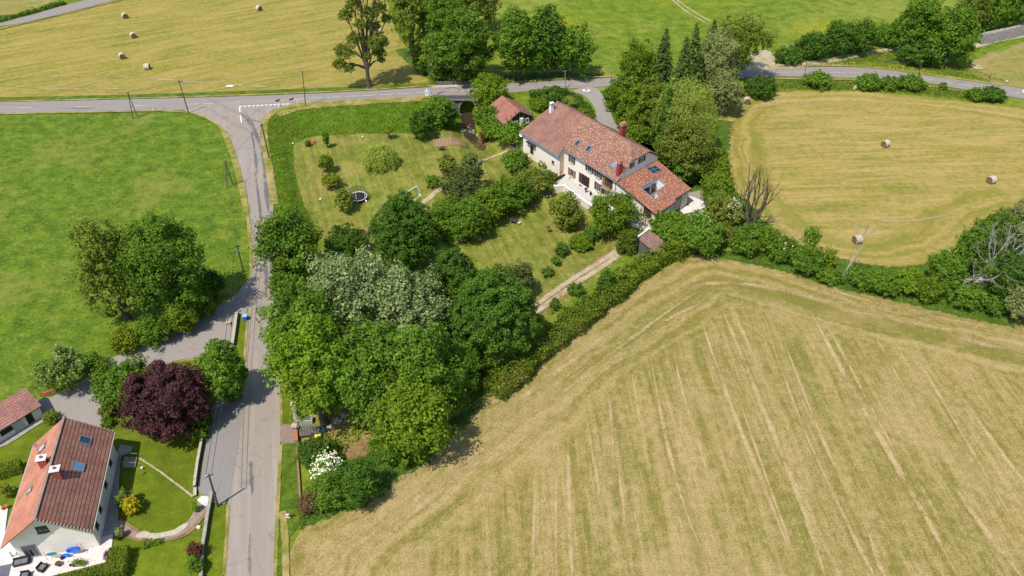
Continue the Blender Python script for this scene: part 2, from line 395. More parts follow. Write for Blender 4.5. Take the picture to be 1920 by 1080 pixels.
def N_sep(n, col, i):
    s_ = N(n, 'ShaderNodeSeparateColor'); n.links.new(col, s_.inputs[0]); return s_.outputs[i]
tiles('roof_plain', (.25,.13,.095), (.12,.05,.04), .34, .55, var=.14)
tiles('roof_dotted', (.24,.125,.09), (.17,.07,.05), .30, .3, dots=((.55,.40,.27), (.60,.33,.10)), var=.12)
tiles('roof_dotted_red', (.265,.11,.075), (.17,.055,.035), .30, .3, dots=((.60,.42,.28), (.62,.36,.14)), var=.14, orange=(.32,.12,.07))
tiles('roof_small', (.31,.13,.095), (.17,.06,.045), .34, .45, var=.12)
tiles('roof_brown', (.285,.142,.10), (.035,.012,.016), .47, .95, lichen=(.30,.20,.155), colw=.36, var=.12, orange=(.33,.12,.065), mort=.004, lw=.16)
tiles('roof_orange', (.42,.18,.115), (.32,.11,.07), .36, .12, var=.06)
tiles('roof_pink', (.33,.165,.13), (.13,.045,.045), .42, .75, colw=.30, var=.10, mort=.03)
tiles('roof_shed', (.24,.145,.115), (.09,.05,.04), .42, .6, var=.12)
def dotsoil(name):
    m, n, b = newmat(name); p = pos(n); f = noise(n, p, 6, 5, .7)
    wv = N(n, 'ShaderNodeTexWave'); wv.inputs['Scale'].default_value = .5; wv.inputs['Distortion'].default_value = 1.2; n.links.new(p, wv.inputs['Vector'])
    c = mix(n, ramp(n, wv.outputs['Fac'], [(.3, 0.0), (.7, .5)]), A('#a98862'), A('#c6a883')); c = mix(n, ramp(n, f, [(.55, 0.0), (.7, .4)]), c, A('#7c8a3c'))
    n.links.new(c, b.inputs['Base Color']); b.inputs['Roughness'].default_value = .95; M[name] = m
dotsoil('dug_soil')
def leafmat(name, c1, c2, c3, trans=.35, back=None):
    m, n, b = newmat(name)
    g = N(n, 'ShaderNodeNewGeometry'); r_ = g.outputs['Random Per Island']
    c = ramp(n, r_, [(.0, c1), (.5, c2), (1.0, c3)])
    oi = N(n, 'ShaderNodeObjectInfo').outputs['Random']
    c = mix(n, 1.0, c, ramp(n, oi, [(0, .85), (1, 1.15)]), 'MULTIPLY')
    c = mix(n, 1.0, c, ramp(n, noise(n, g.outputs['Position'], .35, 3, .5), [(.3, .8), (.7, 1.2)]), 'MULTIPLY')
    n.links.new(c, b.inputs['Base Color']); b.inputs['Roughness'].default_value = .75; b.inputs['Specular IOR Level'].default_value = .12
    tr = N(n, 'ShaderNodeBsdfTranslucent'); n.links.new(mix(n, 1.0, c, (1.2,1.12,.4), 'MULTIPLY'), tr.inputs[0])
    ms = N(n, 'ShaderNodeMixShader'); ms.inputs[0].default_value = trans
    n.links.new(b.outputs[0], ms.inputs[1]); n.links.new(tr.outputs[0], ms.inputs[2])
    n.links.new(ms.outputs[0], n.nodes['Material Output'].inputs[0]); M[name] = m
LC = dict(mid=((.050,.105,.013),(.085,.160,.020),(.135,.220,.035)), dark=((.030,.070,.012),(.050,.105,.017),(.080,.145,.026)),
 bright=((.075,.130,.010),(.115,.185,.016),(.170,.245,.028)), hedge=((.075,.120,.011),(.118,.172,.017),(.175,.232,.030)), olive=((.075,.110,.022),(.115,.155,.032),(.165,.200,.050)),
 yellow=((.095,.145,.010),(.145,.20,.016),(.205,.25,.03)), silver=((.07,.13,.04),(.135,.205,.105),(.29,.375,.27)), greygreen=((.085,.12,.055),(.14,.18,.09),(.20,.24,.14)),
 willow=((.12,.17,.035),(.18,.235,.055),(.25,.30,.085)), purple=((.028,.011,.014),(.048,.018,.022),(.080,.034,.036)), red=((.09,.035,.025),(.13,.045,.03),(.10,.09,.03)),
 spruce=((.020,.050,.012),(.035,.075,.018),(.060,.110,.028)), conifer=((.045,.085,.012),(.080,.125,.018),(.12,.17,.03)), pine=((.040,.065,.025),(.070,.10,.038),(.11,.145,.06)),
 poplar=((.065,.095,.018),(.10,.14,.024),(.15,.19,.04)), golden=((.22,.22,.01),(.34,.30,.015),(.44,.36,.03)), flower=((.65,.66,.45),(.75,.75,.55),(.8,.8,.68)),
 pinkfl=((.30,.10,.12),(.40,.17,.17),(.14,.16,.04)), brown=((.10,.06,.03),(.15,.09,.05),(.19,.12,.07)), blade=((.10,.145,.016),(.15,.19,.025),(.22,.25,.055)),
 meadowblade=((.12,.16,.025),(.165,.205,.035),(.23,.26,.06)), dryblade=((.30,.22,.09),(.40,.30,.13),(.24,.24,.07)))
def warm(c, k_):
    g = {'mid':(1.18,1.18,.95),'dark':(1.3,1.28,1.0),'bright':(1.05,1.08,.95),'olive':(1.2,1.15,.9),'yellow':(1.15,1.1,.9),'spruce':(1.7,1.4,1.1),'conifer':(1.4,1.25,.9),'poplar':(1.2,1.2,.9),'pine':(1.4,1.3,1),'greygreen':(1.35,1.25,.95),'willow':(1.4,1.35,1.1),'silver':(1.1,1.0,.8)}.get(k_, (1,1,1))
    return (c[0]*g[0]*1.34, c[1]*g[1]*1.3, c[2]*g[2]*1.15) if k_ != 'flower' else c
for k_, (a_, b_, c_) in LC.items(): leafmat('leaf_'+k_, warm(a_, k_), warm(b_, k_), warm(c_, k_), .42 if k_ not in ('purple', 'spruce', 'flower') else .15)
# ------------------------------------------------------------ land, fields, roads
def structure(o, label=None, cat=None, kind='structure'): return tag(o, label, cat, None, kind)
def resample(pts, step, closed):
    out = []; n = len(pts)
    for i in range(n if closed else n-1):
        a = pts[i]; b = pts[(i+1) % n]; L = math.hypot(b[0]-a[0], b[1]-a[1]); k_ = max(1, int(L/step))
        for q in range(k_): out.append((a[0]+(b[0]-a[0])*q/k_, a[1]+(b[1]-a[1])*q/k_))
    if not closed: out.append(pts[-1])
    return out
def chaikin(pts, it=2, closed=False):
    for _ in range(it):
        o = [] if closed else [pts[0]]; n = len(pts)
        for i in range(n if closed else n-1):
            a = pts[i]; b = pts[(i+1) % n]
            o += [(a[0]*.75+b[0]*.25, a[1]*.75+b[1]*.25), (a[0]*.25+b[0]*.75, a[1]*.25+b[1]*.75)]
        if not closed: o.append(pts[-1])
        pts = o
    return pts
LAYN = [0]
def sheet(name, pts, mat, layer, jit=.25, smooth_=1, edge=False, drape=False, step=1.2, label=None, cat=None, seed=1, world=False, kind='structure', cut=None):
    rng = random.Random(seed+len(name))
    g = pts if world else ([tuple(at(*p)[:2]) for p in pts] if drape else P2(pts))
    if smooth_: g = chaikin(g, smooth_, True)
    shape = g
    if jit:
        g = resample(g, step, True); g = [(x+rng.uniform(-jit, jit), y+rng.uniform(-jit, jit)) for x, y in g]
    tri = tessellate_polygon([[Vector((x, y, 0)) for x, y in g]])
    bm = bmesh.new(); vs = [bm.verts.new((x, y, 0)) for x, y in g]
    for t in tri:
        try: bm.faces.new([vs[i] for i in t])
        except ValueError: pass
    cs = cut or (GS if drape else (3.0 if edge else None))
    if cs:
        xs = [p[0] for p in g]; ys = [p[1] for p in g]
        x0, x1, y0, y1 = min(xs), max(xs), min(ys), max(ys)
        if drape: x0, x1, y0, y1 = max(x0, GX0), min(x1, GX1), max(y0, GY0), min(y1, GY1)
        cuts = [((q*cs, 0, 0), (1, 0, 0)) for q in range(int(x0//cs), int(x1//cs)+2)]+[((0, q*cs, 0), (0, 1, 0)) for q in range(int(y0//cs), int(y1//cs)+2)]
        if drape: cuts += [((q*cs, 0, 0), (.70710678, -.70710678, 0)) for q in range(int((x0-y1)//cs)-1, int((x1-y0)//cs)+2)]
        for co, no in cuts:
            bmesh.ops.bisect_plane(bm, geom=bm.verts[:]+bm.edges[:]+bm.faces[:], plane_co=co, plane_no=no, dist=1e-4)
    LAYN[0] += 1; off = .012+.028*layer+.0005*(LAYN[0] % 40)
    for v in bm.verts: v.co.z = (hz(v.co.x, v.co.y) if drape else 0)+off
    for f in bm.faces:
        if f.normal.z < 0: f.normal_flip()
    bm.normal_update()
    for f in bm.faces:
        if f.normal.z < 0: f.normal_flip()
    me = bpy.data.meshes.new(name); bm.to_mesh(me); bm.free(); me.materials.append(M[mat])
    if edge:
        X = np.array([v.co.x for v in me.vertices]); Y = np.array([v.co.y for v in me.vertices])
        ref = edge if isinstance(edge, list) else shape
        d = seg_dist(X, Y, ref, not isinstance(edge, list))
        a = me.attributes.new('edge', 'FLOAT', 'POINT'); a.data.foreach_set('value', d.astype(np.float32))
    o = bpy.data.objects.new(name, me); COL.objects.link(o)
    return structure(o, label, cat, kind)
def ribbon(name, pts, width, mat, layer, smooth_=2, world=False, label=None, cat=None, taper=False, drape=True, kind='structure'):
    g = [p[:2] for p in pts] if world else [at(*p)[:2] for p in pts]
    ws = width if isinstance(width, (list, tuple)) else [width]*len(g)
    if smooth_: 
        g3 = [(x, y) for x, y in g]; 
        acc = [0]
        for i in range(1, len(g)): acc.append(acc[-1]+math.hypot(g[i][0]-g[i-1][0], g[i][1]-g[i-1][1]))
        g3 = chaikin(g3, smooth_)
    else: g3 = g; acc = None
    g3 = resample(g3, 1.0, False)
    mb = MB(); n = len(g3); rows = []
    L = 0; tot = sum(math.hypot(g3[i][0]-g3[i-1][0], g3[i][1]-g3[i-1][1]) for i in range(1, n))
    for i in range(n):
        a = g3[max(0, i-1)]; b = g3[min(n-1, i+1)]; dx, dy = b[0]-a[0], b[1]-a[1]; q = math.hypot(dx, dy)+1e-9
        if i: L += math.hypot(g3[i][0]-g3[i-1][0], g3[i][1]-g3[i-1][1])
        t = L/max(tot, 1e-6); wq = np.interp(t, np.linspace(0, 1, len(ws)), ws)
        if taper: wq *= min(1, 4*t+.1, 4*(1-t)+.1)
        nx, ny = -dy/q, dx/q
        rows.append([(g3[i][0]+nx*wq*s/2, g3[i][1]+ny*wq*s/2, s, L) for s in (-1, 0, 1)])
    LAYN[0] += 1; off = .012+.028*layer+.0005*(LAYN[0] % 40)
    for i in range(n-1):
        for j in range(2):
            qd = [rows[i][j+1], rows[i][j], rows[i+1][j], rows[i+1][j+1]]
            mb.poly([(p[0], p[1], (hz(p[0], p[1]) if drape else 0)+off) for p in qd], [(p[2], p[3]) for p in qd])
    return structure(mb.build(name, M[mat]), label, cat, kind)
# base land: fine cells where the ground moves, large ones out to the horizon
mb = MB()
for j in range(len(gy)-1):
    for i in range(len(gx)-1):
        a, b, c, d = [(float(gx[i+p]), float(gy[j+q]), float(HT[j+q, i+p])) for p, q in ((0,0),(1,0),(1,1),(0,1))]
        if max(abs(a[2]), abs(b[2]), abs(c[2]), abs(d[2])) == 0 : mb.poly([a, b, c, d])
        else: mb.poly([a, b, c]); mb.poly([a, c, d])
BG = 2500.0
for x0, y0, x1, y1 in ((-BG, -BG, BG, GY0), (-BG, GY1, BG, BG), (-BG, GY0, GX0, GY1), (GX1, GY0, BG, GY1)):
    mb.poly([(x0, y0, 0), (x1, y0, 0), (x1, y1, 0), (x0, y1, 0)])
structure(mb.build('ground', M['meadow']))
# fields
sheet('meadow', [(-420,213),(100,211),(335,208),(380,218),(412,235),(434,268),(450,330),(463,390),(471,480),(468,545),(440,558),(375,600),(300,635),(205,672),(95,752),(40,775),(-100,860),(-500,900)], 'left_meadow', 0, .4)
sheet('hay_field', [(-700,190),(0,189),(240,185),(480,178),(640,172),(720,168),(806,160),(795,140),(760,90),(735,40),(720,-40),(690,-160),(300,-160),(213,2),(0,53),(-300,110),(-800,170)], 'hay_west', 0, .3, edge=True)
sheet('hay_field', [(-700,100),(-200,60),(0,36),(125,3),(180,-160),(-300,-250),(-1100,-100)], 'hay_far', 0, .3, edge=True)
sheet('hay_field', [(1345,222),(1372,190),(1420,176),(1520,170),(1640,172),(1760,184),(1850,194),(2000,215),(2300,300),(2300,420),(2000,400),(1900,395),(1850,425),(1800,470),(1720,500),(1640,506),(1560,495),(1480,462),(1420,420),(1378,360),(1352,285)], 'hay_east', 0, .35, edge=True)
sheet('hay_field', [(1812,132),(1825,112),(1870,92),(1930,76),(2100,40),(2500,60),(2400,260),(2000,180),(1915,165),(1850,152)], 'hay_far', 0, .35, edge=True)
EDGE = P2([(420,1300),(545,1080),(560,1000),(620,962),(720,880),(850,790),(960,705),(1010,660),(1150,572),(1290,486),(1330,480),(1420,500),(1560,540),(1700,575),(1900,610),(2200,650),(2600,700)])
sheet('hay_field', [(528,1500),(541,1080),(549,1010),(600,962),(720,872),(850,782),(960,697),(1010,655),(1150,566),(1280,482),(1315,474),(1420,490),(1560,530),(1700,568),(1900,603),(2200,640),(2600,690),(3300,1500)], 'hay_front', 1, .3, edge=chaikin(EDGE, 2))
# lines of straw left on the mown hay, worn tracks
soft(M['straw'], 'straw_soft', opac=1.0); soft(M['straw'], 'straw_faint', opac=.72)
soft(M['verge'], 'verge_soft', .9, 1.4, 1.0); soft(M['earth_path'], 'path_soft', .8, 1.3, 1.0); soft(M['soil'], 'soil_soft', .6, 1.2, .95)
soft(M['undergrowth'], 'undergrowth_soft', .7, 1.1, .95); soft(M['rough_grass'], 'rough_soft', .9, .9, 1.0)
rows_ = [([(1352,575),(1400,690),(1448,810),(1500,935),(1548,1085)], 1.5), ([(1312,592),(1345,690),(1385,800),(1440,930),(1500,1085)], 1.0), ([(1376,590),(1405,650),(1450,750)], .9),
 ([(1523,590),(1560,660),(1600,735),(1650,820),(1720,940),(1800,1090)], 1.5), ([(1550,610),(1590,680),(1630,760),(1680,850)], .9), ([(1065,820),(1066,900),(1069,1000),(1073,1095)], 1.2), ([(1043,860),(1042,960),(1043,1095)], .6),
 ([(1100,780),(1110,850),(1121,900),(1124,960)], .7), ([(1142,740),(1147,800),(1150,850)], 1.0), ([(1220,672),(1232,740),(1250,830),(1268,900),(1290,975),(1315,1030)], .9), ([(1262,650),(1275,720),(1300,800),(1325,880),(1345,950)], .7),
 ([(1185,700),(1195,760),(1205,820)], .6), ([(1470,640),(1500,720),(1540,820),(1590,930)], .7), ([(1560,920),(1590,985),(1640,1085)], 1.0), ([(1440,620),(1460,680),(1490,760),(1530,860),(1580,960)], .5), ([(1700,640),(1760,740),(1830,860),(1905,985)], .8),
 ([(1640,630),(1690,720),(1750,830)], .5), ([(1720,900),(1755,965)], 1.2), ([(1390,760),(1420,850),(1460,960),(1490,1050)], .6), ([(1630,1000),(1660,1090)], 1.0), ([(1005,900),(1000,1000),(1000,1095)], .6), ([(1160,880),(1170,960),(1176,1060)], .8), ([(1760,870),(1850,1000),(1920,1090)], 1.4), ([(1800,740),(1870,840),(1940,930)], 1.2)]
for q, w_ in rows_: ribbon('straw_row', q, w_*1.35, 'straw_soft', 2, 1, taper=True)
for q, w_ in [([(560,1080),(640,1010),(760,900),(900,800),(1010,725),(1120,640),(1230,560),(1330,527),(1450,538),(1600,580),(1760,610),(1925,640)], 1.6), ([(600,1085),(690,1010),(800,920),(880,860),(960,800),(1060,735),(1150,660),(1250,585),(1320,540)], 1.2),
 ([(660,1080),(740,990),(860,890),(940,840)], 1.4), ([(900,880),(1000,810),(1080,740)], .8), ([(1300,478),(1420,505),(1560,545),(1700,585),(1900,622)], 1.0), ([(1550,560),(1700,600),(1850,650),(1930,660)], 1.8), ([(720,870),(850,780),(980,700),(1150,590),(1290,495)], .7), ([(1690,720),(1730,735)], 4.0), ([(1240,605),(1330,560)], .9), ([(900,950),(860,985)], 1.0)]:
    ribbon('straw_row', q, w_*1.9, 'straw_faint', 2, 2, taper=True)
for q, w_ in [([(1365,250),(1380,215),(1440,195),(1560,188),(1700,195),(1830,208),(1925,225)], 1.6), ([(1380,290),(1410,340),(1440,400),(1480,440),(1560,470)], 1.2), ([(1400,250),(1460,228),(1580,222),(1700,226)], .9), ([(1400,320),(1440,300),(1520,290),(1600,300)], .8), ([(1560,400),(1680,420),(1800,400)], 1.0), ([(1500,345),(1600,330),(1720,345)], .8),
 ([(0,150),(150,140),(330,150),(500,165),(640,160)], 1.5), ([(0,170),(200,165),(400,172)], 1.0), ([(700,120),(740,60),(730,20)], .9), ([(720,150),(755,100)], .8), ([(1865,140),(1850,120),(1880,105)], .8), ([(1840,145),(1880,155)], 1.2)]:
    ribbon('straw_row', q, w_*1.9, 'straw_faint', 2, 2, taper=True)
# roads
ROAD_T = [(-500,203),(-150,196),(0,192),(240,187),(480,180.5),(655,173),(815,163.5),(960,157),(1060,150.5),(1152,146),(1280,139),(1390,132),(1440,128),(1520,126),(1590,126),(1652,129),(1705,136),(1815,150),(1920,167),(2100,200),(2400,270)]
ROAD_B = [(2400,310),(2100,224),(1920,186),(1885,180),(1790,166),(1735,155),(1665,149.5),(1602,147),(1507,144),(1440,144),(1390,147),(1280,153),(1152,162),(1060,167),(960,174),(880,178),(815,181),(792,182),(750,185),(667,188),(600,192),(335,208),(240,209.5),(0,214),(-150,218),(-500,228)]
sheet('road', ROAD_T+ROAD_B, 'road', 3, .06, 1)
sheet('side_road', [(340,207),(354,211),(385,219),(412,235),(433,264),(450,330),(462,382),(470,450),(471,500),(468,545),(466,590),(462,640),(460,680),(456,740),(450,800),(440,870),(428,945),(426,1000),(421,1080),(417,1300),(515,1300),(517,1080),(520,1000),(521,950),(525,880),(527,820),(527,760),(524,700),(521,620),(519,560),(517,480),(514,400),(511,375),(502,325),(493,270),(489,240),(492,228),(505,212),(526,203),(556,195),(600,190),(560,186),(420,190)], 'side_road', 4, .08, 1)
sheet('parking', [(470,520),(440,556),(375,597),(300,632),(210,672),(170,702),(98,745),(66,752),(78,776),(98,786),(112,790),(190,812),(192,770),(200,740),(250,700),(275,690),(300,686),(330,676),(380,670),(430,655),(437,643),(443,592),(462,587),(470,560)], 'yard_asphalt', 2, .12, 0)
sheet('parking', [(458,742),(430,748),(400,758),(392,775),(389,820),(378,880),(369,925),(390,932),(399,945),(428,948),(442,870),(452,800)], 'layby_asphalt', 5, .1, 1)
sheet('driveway', [(1070,171),(1100,163),(1122,166),(1130,180),(1140,200),(1150,225),(1165,250),(1180,262),(1150,240),(1128,235),(1116,225),(1118,213),(1113,198),(1098,182),(1082,175)], 'yard_asphalt', 4, .1, 1)
sheet('driveway', [(526,796),(556,799),(560,826),(548,833),(527,830)], 'brown_asphalt', 5, .1, 0)
sheet('road', [(-600,90),(0,39),(120,11),(175,-3),(400,-80),(460,-80),(215,1),(150,18),(0,54),(-600,112)], 'road', 3, .08, 1)
# verges: dry, ragged strips over the edges of the asphalt
for pts, w_, l_ in [([(-300,200),(0,191),(240,185.5),(480,179),(655,171.5),(815,161.5)], .8, 'straw'), ([(960,155),(1060,148.5),(1152,144)], 1.1, 'verge'), ([(-300,222),(0,214.5),(240,210),(338,208.5),(385,220),(412,236),(434,266),(450,330),(463,390),(471,460),(471,510)], .8, 'verge'),
  ([(420,248),(436,285),(452,345),(464,400)], 1.6, 'verge'), ([(815,182),(750,187),(667,190),(590,195),(556,198),(520,208),(500,220),(494,238),(497,272),(508,335),(515,385)], 2.0, 'verge'), ([(790,187),(690,193),(600,199),(555,205),(520,216)], 2.6, 'verge'),
  ([(466,590),(461,640),(459,680)], .5, 'verge'), ([(428,948),(426,1000),(420,1080)], .5, 'verge'), ([(527,740),(528,800)], .5, 'verge'), ([(527,835),(525,880),(521,950),(519,1000),(516,1085)], .6, 'verge'), ([(530,960),(535,1000),(537,1085)], 1.1, 'verge'),
  ([(1440,126),(1500,124),(1560,123),(1652,128),(1740,141),(1880,160)], 1.4, 'verge'), ([(1440,148),(1600,150),(1700,157),(1790,170),(1885,184)], .9, 'verge'), ([(0,56),(150,20),(230,0)], .8, 'verge')]:
    ribbon('verge', pts, w_, 'verge_soft', 6, 2)
ribbon('verge', [(0,196),(240,190),(480,183)][:0] or [(-200,188),(0,186),(240,181),(480,173),(655,166),(800,158)], 2.2, 'rough_soft', 2, 2)
# green ground along the belts of trees and on the bank
def belt(name, pts, w_, mat='undergrowth_soft', layer=2): return ribbon(name, pts, w_, mat, layer, 2)
belt('undergrowth', [(1300,470),(1380,480),(1480,500),(1560,528),(1660,548),(1780,575),(1900,600)], [3,4,5,5,5,6,6])
belt('undergrowth', [(1330,330),(1370,380),(1420,430),(1470,465),(1530,490),(1620,515),(1720,525),(1800,500),(1870,440),(1925,400)], 8)
belt('undergrowth', [(1345,225),(1340,260),(1330,310)], 9)
belt('rough_grass', [(1400,160),(1520,158),(1640,162),(1750,172),(1880,188)], [8,6,5,5,4,4,3], 'rough_soft')
belt('rough_grass', [(1500,118),(1600,105),(1680,110),(1740,125),(1800,140)], [4,6,9,6,4], 'rough_soft')
belt('undergrowth', [(760,90),(800,140),(870,150),(950,150),(1060,140),(1130,142)], [8,6,6,6,6,3])
belt('undergrowth', [(1130,170),(1180,230),(1240,300),(1300,360)], [10,12,14,12])
belt('undergrowth', [(800,640),(860,720),(800,800),(720,860),(620,930)], [16,14,12,12,10])
belt('undergrowth', [(560,980),(590,965),(640,945)], [3,4,3])
belt('rough_grass', [(0,60)][:0] or [(-100,56),(0,40),(60,24),(120,8)], 2.5, 'rough_soft', 4)
sheet('grass_bank', [(494,235),(505,218),(530,207),(600,200),(700,196),(800,188),(830,187),(858,212),(868,240),(850,247),(800,250),(740,250),(640,252),(580,256),(552,266),(548,300),(556,345),(575,400),(600,440),(560,450),(520,400),(508,335),(498,280)], 'bank_grass', 1, .3, 1, drape=True)
sheet('lawn', [(552,258),(600,252),(700,249),(800,249),(866,240),(905,262),(960,275),(1000,300),(1050,345),(1110,395),(1200,435),(1180,470),(1130,520),(1010,605),(960,650),(760,560),(640,480),(600,440),(572,390),(555,340),(548,290)], 'lawn', 0, .25, 1, drape=True)
sheet('lawn', [(100,780),(190,812),(194,770),(215,735),(270,700),(330,678),(400,670),(437,645),(443,592),(466,590),(461,640),(459,690),(455,742),(430,748),(400,758),(390,775),(386,820),(374,880),(365,935),(390,940),(405,950),(428,950),(425,1000),(420,1080),(417,1300),(-300,1300),(-300,840),(0,832),(40,815)], 'bright_lawn', 0, .1, 0)
sheet('lawn', [(527,740),(540,745),(553,765),(556,798),(528,795)], 'bright_lawn', 4, .15, 0)
sheet('lawn', [(529,835),(553,832),(560,880),(563,955),(556,990),(540,1010),(537,1080),(530,1300),(514,1300),(517,1080),(520,1000),(523,930),(527,880)], 'rough_grass', 3, .2, 0)
sheet('dirt_patch', [(650,850),(690,812),(710,818),(695,862)], 'soil', 5, .3, 1)
sheet('yard', [(556,800),(600,770),(680,740),(720,800),(700,860),(640,830),(590,835),(562,830)], 'verge', 3, .3, 1)
sheet('stream', [(862,210),(884,210),(888,240),(898,262),(915,272),(905,285),(880,268),(866,240)], 'stream_bed', 0, .1, 1, drape=True)
o = MB(); zw = -3.95
for a_, b_ in zip([(-13.0,184.5),(-12.6,176),(-11.6,170.5)], [(-9.0,184.5),(-8.8,176),(-7.6,169)]): pass
o.poly([(-12.6,186,zw),(-12.3,176,zw),(-11.0,169,zw+.02),(-8.2,168,zw+.02),(-8.9,176,zw),(-9.2,186,zw)][::-1])
structure(o.build('water', M['water']))
# tracks and paths
ribbon('gravel_track', [(1165,462),(1146,478),(1110,500),(1070,525),(1020,560),(985,590)], 1.5, 'path_soft', 2, 1)
ribbon('gravel_track', [(1160,478),(1130,500),(1085,528),(1040,560),(1000,588)], 1.4, 'path_soft', 2, 1)
ribbon('gravel_track', [(1170,455),(1155,470),(1120,497),(1075,530),(1030,562),(990,590)], 4.2, 'soil_soft', 1, 1)
sheet('farm_track', [(1430,126),(1470,120),(1510,117),(1590,103),(1690,86),(1690,92),(1600,109),(1545,122),(1500,128),(1440,130)], 'earth_path', 4, .15, 1)
sheet('farm_track', [(1395,128),(1400,108),(1425,92),(1450,98),(1455,120),(1440,132),(1400,135)], 'earth_path', 4, .3, 1)
for q in ([(1255,-5),(1290,25),(1322,42)], [(1262,-5),(1300,22),(1332,40)]): ribbon('farm_track', q, .6, 'path_soft', 1, 1)
ribbon('farm_track', [(1832,70),(1925,45),(2050,15)], 2.4, 'path_soft', 2, 1); ribbon('farm_track', [(1825,88),(1870,75),(1925,66),(2050,35)], 2.8, 'path_soft', 2, 1)
ribbon('sand_patch', [(1826,122),(1834,130)], 4, 'path_soft', 3, 0)
ribbon('garden_path', [(972,272),(940,286),(905,299),(885,320),(845,345),(825,355),(800,375),(782,392)], [1.3,1.1,.9,.9,1.0,1.2,1.6,1.6], 'path_soft', 3, 1)
for q, w_ in [([(672,440),(705,428)], 3.0), ([(648,850),(700,830)], 5.0), ([(770,395),(800,420)], 3.0), ([(640,520),(680,540)], 4)]: ribbon('dirt_patch', q, w_, 'soil_soft', 2, 0)
sheet('vegetable_plot', [(812,262),(862,260),(872,276),(815,278)], 'dug_soil', 3, .15, 0, drape=True)
# lower left garden: paths and terrace
sheet('terrace', [(-60,950),(16,950),(10,1000),(205,1000),(213,1001),(207,1053),(90,1083),(60,1100),(-60,1130)], 'pale_paving', 4, 0, 0)
sheet('garden_path', [(222,972),(243,980),(262,997),(285,1005),(320,1000),(350,982),(368,955),(371,935),(392,922),(398,936),(394,958),(380,975),(360,1000),(330,1015),(280,1018),(240,1012),(222,1003)], 'soil', 4, .12, 1)
sheet('garden_path', [(222,976),(238,982),(252,998),(285,1010),(322,1004),(350,985),(364,958),(376,938),(390,932),(394,945),(388,958),(370,978),(352,998),(322,1012),(284,1014),(250,1010),(224,1000)], 'flagstone', 5, .12, 1)
sheet('garden_path', [(266,995),(290,1002),(322,998),(345,983),(356,982),(350,993),(322,1007),(285,1012),(252,1010)], 'pale_stone', 6, .1, 1)
sheet('garden_path', [(370,940),(378,930),(393,932),(393,948),(384,952)], 'pale_paving', 6, .12, 0)
sheet('paving', [(190,945),(226,835),(250,838),(246,850),(228,855),(224,905),(222,990),(213,1003),(186,1010)], 'concrete', 4, .05, 0)
sheet('paving', [(0,832),(5,826),(68,785),(82,784),(82,792),(14,835),(-30,850),(-60,860)], 'concrete', 4, .03, 0)
ribbon('lawn_line', [(262,860),(300,885),(340,915),(362,932)], .35, 'path_soft', 4, 0)
ribbon('ditch', [(530,268),(538,300),(546,345),(562,395),(585,430)], .9, 'undergrowth_soft', 4, 1)
ribbon('shoulder', [(600,199),(700,194),(790,187)], 2.2, 'straw_faint', 7, 1)
# ------------------------------------------------------------ grasses nobody could count
def fastmesh(name, V, nper, mats, parent=None, loc=None, smooth=False):
    """V: (faces*nper, 3) array of separate polygons"""
    V = np.asarray(V, np.float32)
    off = np.array(parent_world(parent) if parent is not None else (loc if loc is not None else (0,0,0)), np.float32)
    V = V-off; nf = len(V)//nper; me = bpy.data.meshes.new(name)
    me.vertices.add(len(V)); me.vertices.foreach_set('co', V.ravel())
    me.loops.add(len(V)); me.loops.foreach_set('vertex_index', np.arange(len(V), dtype=np.int32))
    me.polygons.add(nf); me.polygons.foreach_set('loop_start', np.arange(0, len(V), nper, dtype=np.int32)); me.polygons.foreach_set('loop_total', np.full(nf, nper, np.int32))
    for m_ in (mats if isinstance(mats, list) else [mats]): me.materials.append(m_)
    me.update(calc_edges=True)
    o = bpy.data.objects.new(name, me); COL.objects.link(o)
    if parent is not None: o.parent = parent
    elif loc is not None: o.location = loc
    return o
def hzv(X, Y):
    Z = np.zeros(X.shape); ok = (X >= GX0) & (X < GX1-1e-3) & (Y >= GY0) & (Y < GY1-1e-3)
    i = np.clip(((X-GX0)//GS).astype(int), 0, len(gx)-2); j = np.clip(((Y-GY0)//GS).astype(int), 0, len(gy)-2)
    u = (X-GX0)/GS-i; v = (Y-GY0)/GS-j; a, b, c, d = HT[j, i], HT[j, i+1], HT[j+1, i+1], HT[j+1, i]
    z = np.where(u >= v, a+(b-a)*u+(c-b)*v, a+(d-a)*v+(c-d)*u); return np.where(ok, z, 0)
def tufts(name, pts, dens, h, wd, mat, label, cat='grass', seed=3, world=False, patchy=0, lean=.5):
    poly = pts if world else [tuple(at(*p)[:2]) for p in pts]
    r = np.random.default_rng(seed); A_ = np.array(poly); x0, y0 = A_.min(0); x1, y1 = A_.max(0)
    n = int((x1-x0)*(y1-y0)*dens); X = r.uniform(x0, x1, n); Y = r.uniform(y0, y1, n); ok = inside(X, Y, poly)
    if patchy:
        q = np.sin(X*.31+1)*np.sin(Y*.23+2)+np.sin(X*.83+Y*.5)*.5+np.sin(Y*1.1-X*.7)*.4; ok &= r.uniform(-1.2, 1.2, n) < q*patchy
    X, Y = X[ok], Y[ok]; n = len(X); Z = hzv(X, Y)
    a = r.uniform(0, 6.28, n); b = a+r.normal(0, .8, n); hh = h*r.uniform(.5, 1.3, n); ww = wd*r.uniform(.6, 1.3, n)
    ux, uy = np.cos(a)*ww, np.sin(a)*ww; tx, ty = np.sin(b)*hh*lean, np.cos(b)*hh*lean
    V = np.stack([np.stack([X-ux, Y-uy, Z], 1), np.stack([X+ux, Y+uy, Z], 1), np.stack([X+tx+ux*.5, Y+ty+uy*.5, Z+hh], 1), np.stack([X+tx-ux*.5, Y+ty-uy*.5, Z+hh], 1)], 1).reshape(-1, 3)
    o = fastmesh(name, V, 4, M[mat]); return tag(o, label, cat, None, 'stuff')
